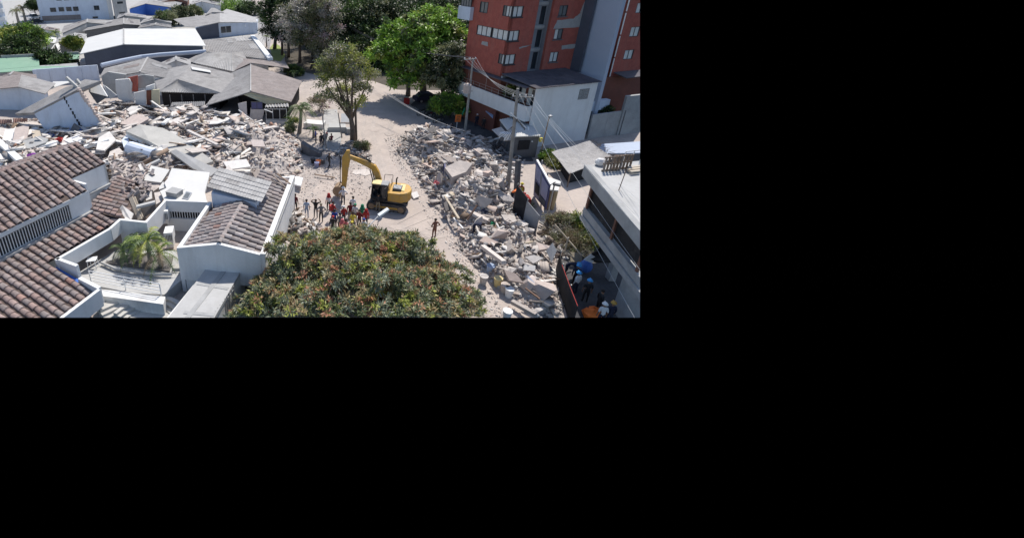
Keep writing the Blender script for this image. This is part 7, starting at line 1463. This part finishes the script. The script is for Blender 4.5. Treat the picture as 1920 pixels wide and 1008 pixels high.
# ================================================================ PEOPLE
def pose_joints(kind):
    J = dict(pelvis=(0, 0, .93), spine=(0, .01, 1.10), chest=(0, 0, 1.30), neck=(0, -.01, 1.46), jaw=(0, -.03, 1.53), head=(0, -.02, 1.61), crown=(0, -.01, 1.70),
             sl=(.17, 0, 1.40), el=(.23, .03, 1.13), wl=(.24, -.04, .88), hl=(.24, -.07, .79), sr=(-.17, 0, 1.40), er=(-.23, .03, 1.13), wr=(-.24, -.04, .88), hr=(-.24, -.07, .79),
             pl=(.09, 0, .88), kl=(.11, -.02, .49), al=(.12, .02, .09), tl=(.13, -.15, .035), pr=(-.09, 0, .88), kr=(-.11, -.02, .49), ar=(-.12, .02, .09), tr=(-.13, -.15, .035))
    if kind == 'hips': J.update(el=(.38, .10, 1.16), wl=(.20, -.05, 1.02), hl=(.15, -.08, .99), er=(-.38, .10, 1.16), wr=(-.20, -.05, 1.02), hr=(-.15, -.08, .99))
    if kind == 'head': J.update(el=(.40, -.06, 1.50), wl=(.22, -.03, 1.66), hl=(.13, -.0, 1.70), er=(-.42, -.06, 1.48), wr=(-.30, -.06, 1.68), hr=(-.24, -.08, 1.72))
    if kind == 'walk': J.update(kl=(.10, -.20, .53), al=(.11, -.26, .13), tl=(.12, -.42, .06), kr=(-.10, .06, .50), ar=(-.11, .34, .14), tr=(-.11, .22, .03), el=(.22, .14, 1.15), wl=(.22, .10, .91), hl=(.22, .06, .83), er=(-.23, -.10, 1.14), wr=(-.20, -.30, .98), hr=(-.18, -.37, .94))
    if kind == 'fold': J.update(el=(.24, -.02, 1.12), wl=(.06, -.22, 1.12), hl=(-.02, -.23, 1.13), er=(-.24, -.02, 1.12), wr=(-.06, -.22, 1.08), hr=(.02, -.23, 1.08), kl=(.14, -.05, .49), al=(.18, .02, .09), tl=(.2, -.14, .035))
    if kind == 'bend':
        J.update(spine=(0, -.14, 1.02), chest=(0, -.36, 1.10), neck=(0, -.52, 1.13), jaw=(0, -.59, 1.10), head=(0, -.66, 1.14), crown=(0, -.74, 1.17), sl=(.17, -.44, 1.12), el=(.21, -.50, .85), wl=(.16, -.58, .62), hl=(.15, -.62, .54), sr=(-.17, -.44, 1.12), er=(-.21, -.50, .85), wr=(-.16, -.60, .64), hr=(-.15, -.64, .56), kl=(.13, -.10, .49), kr=(-.13, -.02, .49))
    if kind == 'sit':
        d = -.55; J = {k: (x, y + .05, z + d) for k, (x, y, z) in J.items()}
        J.update(pl=(.10, .03, .36), pr=(-.10, .03, .36), kl=(.14, -.34, .52), al=(.13, -.38, .09), tl=(.14, -.55, .035), kr=(-.14, -.30, .54), ar=(-.13, -.36, .09), tr=(-.13, -.53, .035), el=(.26, -.10, .62), wl=(.17, -.32, .56), hl=(.15, -.40, .55), er=(-.26, -.10, .62), wr=(-.17, -.32, .58), hr=(-.15, -.40, .57), pelvis=(0, .05, .40))
    return J
BONES = [('pelvis', 'spine', 1), ('spine', 'chest', 1), ('chest', 'neck', 1), ('neck', 'jaw', 0), ('jaw', 'head', 0), ('head', 'crown', 0)] + [b for s in 'lr' for b in (('chest', 's' + s, 1), ('s' + s, 'e' + s, 1), ('e' + s, 'w' + s, 4), ('w' + s, 'h' + s, 0), ('pelvis', 'p' + s, 2), ('p' + s, 'k' + s, 2), ('k' + s, 'a' + s, 2), ('a' + s, 't' + s, 3))]
RAD = dict(pelvis=.15, spine=.135, chest=.155, neck=.062, jaw=.075, head=.098, crown=.065, s=.075, e=.05, w=.034, h=.036, p=.098, k=.064, a=.045, t=.04)
BODY = {}
def body_mesh(kind):
    J = pose_joints(kind); names = list(J); me = bpy.data.meshes.new('body')
    me.from_pydata([J[n] for n in names], [(names.index(a), names.index(b)) for a, b, _ in BONES], [])
    o = bpy.data.objects.new('tmp', me); COL.objects.link(o); o.modifiers.new('skin', 'SKIN'); sk = me.skin_vertices[0].data
    for i, n in enumerate(names):
        r = RAD[n] if n in RAD else RAD[n[0]]; fl_ = 1.0
        if n in ('pelvis', 'spine', 'chest'): sk[i].radius = (r, r * .72)
        else: sk[i].radius = (r, r)
        sk[i].use_root = (n == 'pelvis')
    o.modifiers['skin'].branch_smoothing = .4; s_ = o.modifiers.new('sub', 'SUBSURF'); s_.levels = 1; s_.render_levels = 1
    dg = bpy.context.evaluated_depsgraph_get(); dg.update(); m2 = bpy.data.meshes.new_from_object(o.evaluated_get(dg)); bpy.data.objects.remove(o)
    segs = [(np.array(J[a]), np.array(J[b]), t) for a, b, t in BONES]; mi = []
    for p in m2.polygons:
        c = np.array(p.center); best = 9; t = 1
        for a, b, tt in segs:
            d = b - a; u = np.clip((c - a) @ d / (d @ d), 0, 1); q = np.linalg.norm(c - a - d * u)
            if q < best: best, t = q, tt
        mi.append(t)
    bm = bmesh.new(); bm.from_mesh(m2); ex = MB(); hd = Vector(J['head']); fwd = V(0, -1, 0) if kind != 'bend' else V(0, -.5, -.86)
    for s in 'lr':                        # four fingers and a thumb on each hand
        h = Vector(J['h' + s]); d = (h - Vector(J['w' + s])).normalized(); x = d.cross(V(0, 1, 0) if abs(d.y) < .8 else V(1, 0, 0)).normalized(); y = x.cross(d)
        for k, (o_, ln) in enumerate(((-.024, .065), (-.008, .078), (.008, .072), (.024, .055))):
            p = h + x * o_ + d * .02; ex.path([p, p + d * ln * .55 + y * .01, p + d * ln + y * .028], [.0085, .008, .006], 5)
        p = h - d * .02 - x * .03; ex.path([p, p - x * .022 + d * .025, p - x * .026 + d * .052], [.011, .01, .007], 5)
    sv_ = hd.cross(fwd).normalized() if abs(hd.normalized().dot(fwd)) < .99 else V(1, 0, 0); sv_ = V(1, 0, 0)
    ex.ball(hd + fwd * .098 - V(0, 0, .005), (.016, .018, .022), 6, 4)
    for sx in (-1, 1): ex.ball(hd + sv_ * sx * .095, (.012, .02, .032), 6, 4); ex.ball(hd + fwd * .088 + sv_ * sx * .034 + V(0, 0, .02), .012, 6, 4, mi=5)
    ex.ball(hd + fwd * .088 - V(0, 0, .048), (.028, .008, .008), 6, 4, mi=5)
    me3 = bpy.data.meshes.new('body'); v0 = [tuple(v.co) for v in m2.vertices]; f0 = [tuple(p.vertices) for p in m2.polygons]
    me3.from_pydata(v0 + ex.v, [], f0 + [tuple(i + len(v0) for i in f) for f in ex.f])
    mids = mi + [5 if q == 5 else 0 for q in ex.m]
    for m in ('skin', 'grey_cloth', 'navy', 'black', 'skin', 'hair'): me3.materials.append(MATS[m])
    me3.polygons.foreach_set('material_index', mids); me3.polygons.foreach_set('use_smooth', [True] * len(mids)); me3.update(); bm.free(); BODY[kind] = (me3, J)
for k in ('stand', 'hips', 'head', 'walk', 'fold', 'bend', 'sit'): body_mesh(k)
GEARM = {}
def gear(kind, pose):
    if (kind, pose) in GEARM: return GEARM[(kind, pose)]
    m_ = MB(); hd = Vector(BODY[pose][1]['head']); c = hd + V(0, .005, .025)
    if kind == 'hair': m_.ball(c + V(0, .012, .012), (.108, .112, .105), 12, 6, zmin=-.15)
    elif kind == 'cap': m_.ball(c + V(0, .0, .03), (.113, .12, .095), 12, 5, zmin=-.05); m_.slab([c + V(-.08, -.09, .035), c + V(.08, -.09, .035), c + V(.06, -.21, .015), c + V(-.06, -.21, .015)], .014)
    elif kind == 'helmet': m_.ball(c + V(0, .0, .03), (.135, .155, .13), 14, 6, zmin=-.05); m_.path([c + V(0, -.01, .02), c + V(0, -.01, .035)], [.165, .16], 16); m_.beam(c + V(0, -.12, .135), c + V(0, .12, .135), .03, .05)
    elif kind == 'hood': m_.ball(c + V(0, .03, -.01), (.14, .13, .15), 12, 8, zmin=-.95); m_.path([c + V(0, .05, -.1), c + V(0, .04, -.22)], [.14, .2], 12)
    GEARM[(kind, pose)] = m_; return m_
def person(x, y, pose, face, shirt, pants, head, label, z=0., sleeves=None, h=1.0, extra=None, onheap=None, group=None):
    p = P(x, y, z)
    if onheap:
        for _ in range(4): z = max(0, float(onheap.z(*p.xy))); p = P(x, y, z)
    T = thing('person', label, 'person', p, group, rz=R(face)); me, J = BODY[pose]; o = bpy.data.objects.new('body', me); COL.objects.link(o); o.parent = T; o.scale = (1.04 * h, 1.04 * h, h * 1.02)
    for i, m in enumerate(('skin', shirt, pants, 'black', sleeves or 'skin', 'hair')): o.material_slots[i].link = 'OBJECT'; o.material_slots[i].material = MATS[m]
    for gk, gm in head:
        g = gear(gk, pose); q = MB(); q.v, q.f, q.m = g.v, g.f, g.m; go = q.build({'hair': 'hair', 'cap': 'cap', 'helmet': 'helmet', 'hood': 'hood'}[gk], gm, T, True, local=True); go.scale = o.scale
    if extra == 'pack':
        q = MB(); q.box((0, .2, 1.22), (.32, .2, .45)); q.build('backpack', shirt, T, local=True)
    if extra == 'vest':
        q = MB(); J_ = Vector(J['chest']); q.path([J_ + V(0, 0, -.28), J_ + V(0, 0, .0), J_ + V(0, 0, .1)], [.2, .215, .17], 12); q.v = [(a, (b - J_.y) * .72 + J_.y, c) for a, b, c in q.v]; q.build('vest', 'yellow_cloth', T, local=True)
    return T
PP = [
 (554, 397, 'stand', 160, 'maroon', 'black', [('hair', 'hair')], 'person in a dark maroon shirt standing by the house corner on the left', None), (575, 408, 'stand', 170, 'light_blue', 'light_blue', [('hair', 'hair')], 'person in light blue top and blue grey shorts', None),
 (592, 408, 'head', 175, 'black', 'grey_cloth', [('hair', 'hair')], 'person in a black shirt holding hands up to the head', 'skin'), (602, 416, 'hips', 190, 'grey_cloth', 'black', [('cap', 'khaki')], 'person in olive grey with hands on hips beside the raised arms one', None),
 (616, 396, 'stand', 200, 'white_cloth', 'black', [('hood', 'red')], 'person in a red hood and white shirt at the back of the crowd', 'red'), (624, 412, 'walk', 120, 'red', 'navy', [('hair', 'hair')], 'person with a red backpack stepping forward', None),
 (627, 428, 'stand', 180, 'blue', 'black', [('hair', 'hair')], 'person in a bright blue jacket in the crowd', 'blue'), (624, 441, 'stand', 170, 'black', 'black', [('cap', 'red')], 'person in black with a red cap at the front left of the crowd', 'black'),
 (643, 384, 'hips', 180, 'white_cloth', 'navy', [('helmet', 'white_metal')], 'person in a white shirt and white hard hat below the digger bucket', None), (644, 421, 'stand', 200, 'red', 'navy', [('cap', 'white_cloth')], 'person in a dark red jacket with a white cap in the middle of the crowd', 'maroon'),
 (637, 435, 'stand', 160, 'grey_cloth', 'black', [('hair', 'hair')], 'person in grey left of the pink shirt', 'grey_cloth'), (641, 447, 'stand', 190, 'pink', 'maroon', [('hood', 'pink')], 'person in a pink red hood at the front of the crowd', 'pink'),
 (648, 447, 'stand', 150, 'pink', 'grey_cloth', [('hair', 'hair')], 'person in a pale red shirt right of the pink hood', None), (661, 402, 'stand', 170, 'white_cloth', 'navy', [('hair', 'hair')], 'person in a plain white shirt at the back right of the crowd', None),
 (656, 414, 'stand', 165, 'maroon', 'khaki', [('hair', 'hair')], 'person in a dark brown shirt and khaki trousers', 'maroon'), (665, 417, 'stand', 180, 'white_cloth', 'khaki', [('cap', 'green_cloth')], 'person with a green cap and pale shirt', None),
 (678, 418, 'stand', 200, 'green_cloth', 'maroon', [('hood', 'green_cloth')], 'person in a green hooded top at the right of the crowd', 'green_cloth'), (685, 427, 'stand', 190, 'red', 'navy', [('hood', 'red')], 'person in a red hooded jacket at the right end of the crowd', 'red'),
 (661, 433, 'stand', 170, 'yellow_cloth', 'black', [('hair', 'hair')], 'person in a yellow shirt and black trousers', None), (659, 452, 'stand', 185, 'white_cloth', 'navy', [('cap', 'yellow_cloth')], 'person with a yellow cap half hidden by the mango tree', None),
 (673, 428, 'fold', 150, 'maroon', 'black', [('hair', 'hair')], 'person in dark clothes beside the red hooded jacket', 'maroon'), (681, 446, 'stand', 180, 'white_cloth', 'navy', [('cap', 'blue')], 'person with a blue cap just above the mango tree', None),
 (705, 372, 'stand', 120, 'grey_cloth', 'grey_cloth', [('cap', 'concrete')], 'person in grey standing against the digger cab', 'grey_cloth'), (708, 397, 'stand', 160, 'black', 'khaki', [('hair', 'hair')], 'person in khaki trousers in front of the digger track', 'black'),
 (617, 316, 'walk', 140, 'black', 'black', [('hair', 'hair')], 'person in black walking alone behind the digger arm', 'black'), (813, 446, 'hips', 200, 'brown_cloth', 'brown_cloth', [('hair', 'hair')], 'person in a brown shirt standing alone on the road', 'brown_cloth'),
 (602, 276, 'stand', 30, 'black', 'navy', [('hair', 'hair')], 'person in dark clothes in the shade of the left pavement', 'black'), (608, 274, 'stand', 200, 'grey_cloth', 'black', [('hair', 'hair')], 'person in grey in the shade beside the thin left post', 'grey_cloth'), (592, 268, 'fold', 100, 'blue', 'navy', [('hair', 'hair')], 'person in blue in the shade behind the retaining wall', None), (621, 268, 'sit', 200, 'maroon', 'grey_cloth', [('hair', 'hair')], 'seated person in maroon by the left pavement', None),
 (892, 238, 'stand', 190, 'navy', 'navy', [('cap', 'white_cloth')], 'person in navy with a white cap in the shade behind the transformer pole', 'navy'), (835, 250, 'sit', 160, 'white_cloth', 'navy', [('hair', 'hair')], 'seated person in a white shirt left of the orange sign', None), (846, 248, 'sit', 200, 'navy', 'black', [('hair', 'hair')], 'seated person in navy right next to the orange sign', 'navy'), (905, 244, 'stand', 150, 'black', 'black', [('hair', 'hair')], 'person in black in the shade right of the white capped person', 'black'),
 (1058, 516, 'bend', 60, 'navy', 'navy', [('helmet', 'helmet_blue')], 'worker in navy with a blue helmet leaning at the fence end', 'navy'), (1075, 537, 'stand', 140, 'navy', 'black', [('helmet', 'helmet_blue')], 'worker in dark clothes with a blue helmet behind the white shirt', 'navy'),
 (1076, 551, 'stand', 200, 'white_cloth', 'navy', [('helmet', 'helmet_blue')], 'worker in a white shirt with a blue helmet in the shade', 'white_cloth'), (1095, 566, 'stand', 160, 'black', 'black', [('helmet', 'helmet_blue')], 'worker in black with a blue helmet nearest the concrete building', None),
 (1138, 610, 'stand', 180, 'navy', 'navy', [('helmet', 'yellow')], 'worker in navy with a yellow helmet at the bottom edge', 'navy'), (1122, 612, 'stand', 170, 'white_cloth', 'navy', [('helmet', 'white_metal')], 'worker with a white helmet at the bottom edge', None), (1118, 586, 'stand', 90, 'black', 'black', [('hair', 'hair')], 'dark figure in the shade behind the white helmet', 'black')]
for (x, y, po, fc, sh, pa, hd, lb, sl) in PP: person(x, y, po, fc, sh, pa, hd, lb, sleeves=sl, extra='pack' if 'backpack' in lb else None)
person(886, 440, 'bend', 60, 'navy', 'navy', [('hair', 'hair')], 'person in navy bending over the right rubble', sleeves='navy', onheap=HR)
person(957, 378, 'bend', 100, 'orange', 'navy', [('helmet', 'white_metal')], 'worker in orange bending at the foot of the utility pole', sleeves='orange'); person(973, 376, 'stand', 160, 'red', 'red', [('helmet', 'yellow_cloth')], 'worker in red with a yellow helmet beside the utility pole', sleeves='red', extra='vest')
person(990, 392, 'bend', 200, 'red', 'maroon', [('cap', 'red')], 'worker in red leaning over near the hoarding', sleeves='red')
# ================================================================ SMALL THINGS
def motorbike(x, y, rz, label, mat='black'):
    p = P(x, y, 0); T = thing('motorcycle', label, 'motorcycle', p, None, rz=R(rz)); B = lambda fn, n, m: eb(fn, n, m, T)
    for wx in (-.62, .62):
        def wh(m_):
            pts = [(wx + .3 * math.cos(t), 0, .3 + .3 * math.sin(t)) for t in np.linspace(0, 2 * math.pi, 15)]; m_.path(pts, .055, 6, caps=False)
        W = B(wh, 'wheel', 'rubber'); eb(lambda m_: [m_.tube((wx, 0, .3), (wx + .28 * math.cos(a), 0, .3 + .28 * math.sin(a)), .012, n=4) for a in np.linspace(0, 6.28, 7)[:-1]], 'spokes', 'steel', W)
    B(lambda m_: (m_.tube((.62, 0, .3), (.42, 0, .95), .035), m_.tube((.42, 0, .85), (-.2, 0, .6), .045), m_.tube((-.62, 0, .3), (-.1, 0, .4), .035), m_.tube((-.62, 0, .55), (-.2, 0, .62), .03)), 'frame', 'black')
    B(lambda m_: m_.ball((.12, 0, .78), (.27, .14, .14), 10, 6), 'fuel_tank', mat); B(lambda m_: m_.box((-.38, 0, .78), (.62, .22, .1)), 'seat', 'black'); B(lambda m_: m_.box((.0, 0, .42), (.34, .24, .3)), 'engine', 'steel'); B(lambda m_: (m_.tube((.4, -.32, 1.02), (.4, .32, 1.02), .02), m_.ball((.52, 0, .88), .09, 8, 5)), 'handlebar', 'black')
motorbike(792, 216, 20, 'dark motorcycle parked in the tree shade, nearer the trunks'); motorbike(806, 222, 30, 'dark motorcycle parked in the tree shade, middle one', 'maroon'); motorbike(822, 230, 25, 'dark motorcycle parked in the tree shade, nearest the orange sign')
motorbike(612, 262, 80, 'motorcycle parked upright by the thin left post', 'maroon')
def car(x, y, rz, mat, label, z=0, name='parked_car', cat='car', hgt=1.45):
    p = P(x, y, z); T = thing(name, label, cat, p, None, rz=R(rz)); B = lambda fn, n, m, pr=T: eb(fn, n, m, pr)
    B(lambda m_: plate(m_, [(-2.1, .35), (2.1, .35), (2.15, .6), (2.0, .82), (1.1, .92), (-1.9, .95), (-2.15, .75)], -.83, .83), 'body', mat)
    B(lambda m_: plate(m_, [(1.05, .92), (.5, hgt), (-1.2, hgt), (-1.75, .95)], -.7, .7), 'cabin', 'glass_dark'); B(lambda m_: plate(m_, [(.5, hgt), (.45, hgt + .06), (-1.15, hgt + .06), (-1.2, hgt)], -.7, .7), 'roof', mat)
    for wx in (-1.35, 1.35):
        for sy in (-1, 1):
            W = B(lambda m_: m_.path([(wx, sy * .66, .32), (wx, sy * .87, .32)], .32, 14), 'wheel', 'rubber'); B(lambda m_: m_.path([(wx, sy * .87, .32), (wx, sy * .885, .32)], .2, 10), 'rim', 'steel', W)
    for sy in (-1, 1): B(lambda m_: m_.box((2.1, sy * .6, .66), (.12, .3, .14)), 'headlight', 'white_metal')
car(682, 130, 80, 'navy', 'dark blue car parked in the deep shade at the road end'); car(66, 36, 70, 'white_metal', 'white van parked in the far street at the top left', hgt=1.9); car(70, 44, 75, 'black', 'black car behind the white van in the far street'); car(487, 22, 80, 'plaster_blue_shade', 'pale car by the dark trees at the top'); car(800, 190, 15, 'navy', 'dark car in the shade under the bright tree trunks', hgt=1.4)
for x, y, mt, lb in ((597, 309, 'orange', 'orange bucket among the tools on the ground behind the digger'), (594, 313, 'banner_light', 'blue grey bucket among the tools behind the digger'), (587, 306, 'black', 'black bucket left of the orange bucket'), (606, 307, 'chunk_dark', 'dark tub right of the orange bucket')):
    p = P(x, y, 0); T = thing('bucket', lb, 'bucket', p); m_ = MB(); m_.path([p, p + V(0, 0, .5)], [.2, .27], 10); m_.build('body', mt, T); m_ = MB(); m_.path([p + V(0, 0, .5), p + V(0, 0, .54)], [.29, .29], 10); m_.build('rim', mt, T)
m_ = MB(); p = P(762, 195, 0); m_.prism([p + V(-.4, -.3, .9), p + V(.4, -.3, .9), p + V(.4, .3, .9), p + V(-.4, .3, .9)], 0); tag(m_.build('crate', 'red'), 'red crate in the tree shade beside the trunks', 'crate')
m_ = MB(); p = P(650, 232, 0); m_.slab([p + V(-.8, 0, .2), p + V(.7, 0, .2), p + V(.6, 1.0, 1.1), p + V(-.7, 1.0, 1.1)], .06); tag(m_.build('sheet', 'plaster'), 'white sheet with a red mark propped behind the slender tree', 'sheet')
for (x, y, w_, d__, mt, lb) in ((632, 245, 2.2, 1.4, 'concrete_pale', 'pale concrete block on the left pavement near the post'), (590, 238, 2.6, 1.6, 'chunk_white', 'white broken slab by the palm trunk'), (656, 250, .9, .7, 'concrete', 'small concrete block at the foot of the slender tree')):
    m_ = MB(); m_.box(P(x, y, 0) + V(0, 0, .35), (w_, d__, .7), random.uniform(-.3, .3)); tag(m_.build('block', mt), lb, 'block')
for x, y, mt, lb in ((898, 478, 'chunk_brick', 'reddish tyre like lump by the mango tree edge'), (935, 463, 'rubber', 'old tyre lying in the right rubble')):
    if 'old tyre' in lb:
        m_ = MB(); z = float(HR.z(*P(x, y).xy)); c = P(x, y, z + .25); m_.path([c + V(.24 * math.cos(t), .24 * math.sin(t) * .8, .15 * math.sin(t)) for t in np.linspace(0, 2 * math.pi, 15)], .085, 7, caps=False); tag(m_.build('tyre', mt), lb, 'tyre')
for x, y, mt, lb in ((818, 342, 'pink', 'red pink plastic sheet scrap in the upper right rubble'), (925, 420, 'green_cloth', 'small green scrap in the middle right rubble'), (908, 395, 'navy', 'dark blue garment in the right rubble near the crest')):
    m_ = MB(); z = float(HR.z(*P(x, y).xy)); c = P(x, y, z + .3); m_.ball(c, (.26, .22, .14), 8, 5); m_.v = [tuple(np.array(q) + np.random.default_rng(i).uniform(-.09, .09, 3)) for i, q in enumerate(m_.v)]; tag(m_.build('cloth', mt), lb, 'cloth')
# ================================================================ the model ends where the photograph's view ends: cut what reaches past its right and lower limits
bpy.context.view_layer.update()
CPOS = np.array([0, 0, CAM_H]); FW = np.array([0, CP, -SP]); UPV = np.array([0, SP, CP]); RT = np.array([1, 0, 0])
PLN = [FPX * RT - 600 * FW, -FPX * UPV - 298 * FW]
def clip_all():
    kill = []
    for o in list(scene.objects):
        if o.type != 'MESH': continue
        mw = np.array(o.matrix_world); bb = np.array([list(c) + [1] for c in o.bound_box]) @ mw.T; d = (bb[:, :3] - CPOS)
        sg = [d @ n for n in PLN]
        if all((s <= 0).all() for s in sg): continue
        if any((s >= 0).all() for s in sg): kill.append(o); continue
        me = o.data
        if me.users > 1: me = me.copy(); o.data = me
        bm = bmesh.new(); bm.from_mesh(me); inv = o.matrix_world.inverted(); n3 = o.matrix_world.to_3x3()
        for n in PLN:
            ln = (n3.transposed() @ Vector(n)).normalized(); lc = inv @ Vector(CPOS)
            if not bm.faces: break
            r = bmesh.ops.bisect_plane(bm, geom=bm.verts[:] + bm.edges[:] + bm.faces[:], dist=1e-5, plane_co=lc, plane_no=ln, clear_outer=True)
            if len(bm.faces) < 400:
                eg = [e for e in r['geom_cut'] if isinstance(e, bmesh.types.BMEdge)]
                if eg:
                    try: bmesh.ops.edgenet_fill(bm, edges=eg)
                    except Exception: pass
        if bm.faces: bm.to_mesh(me); me.update()
        else: kill.append(o)
        bm.free()
    for o in kill:
        for c in list(o.children):
            if c not in kill: c.parent = o.parent
        bpy.data.objects.remove(o)
    for _ in range(3):
        for o in list(scene.objects):
            if o.type == 'EMPTY' and not o.children: bpy.data.objects.remove(o)
clip_all()
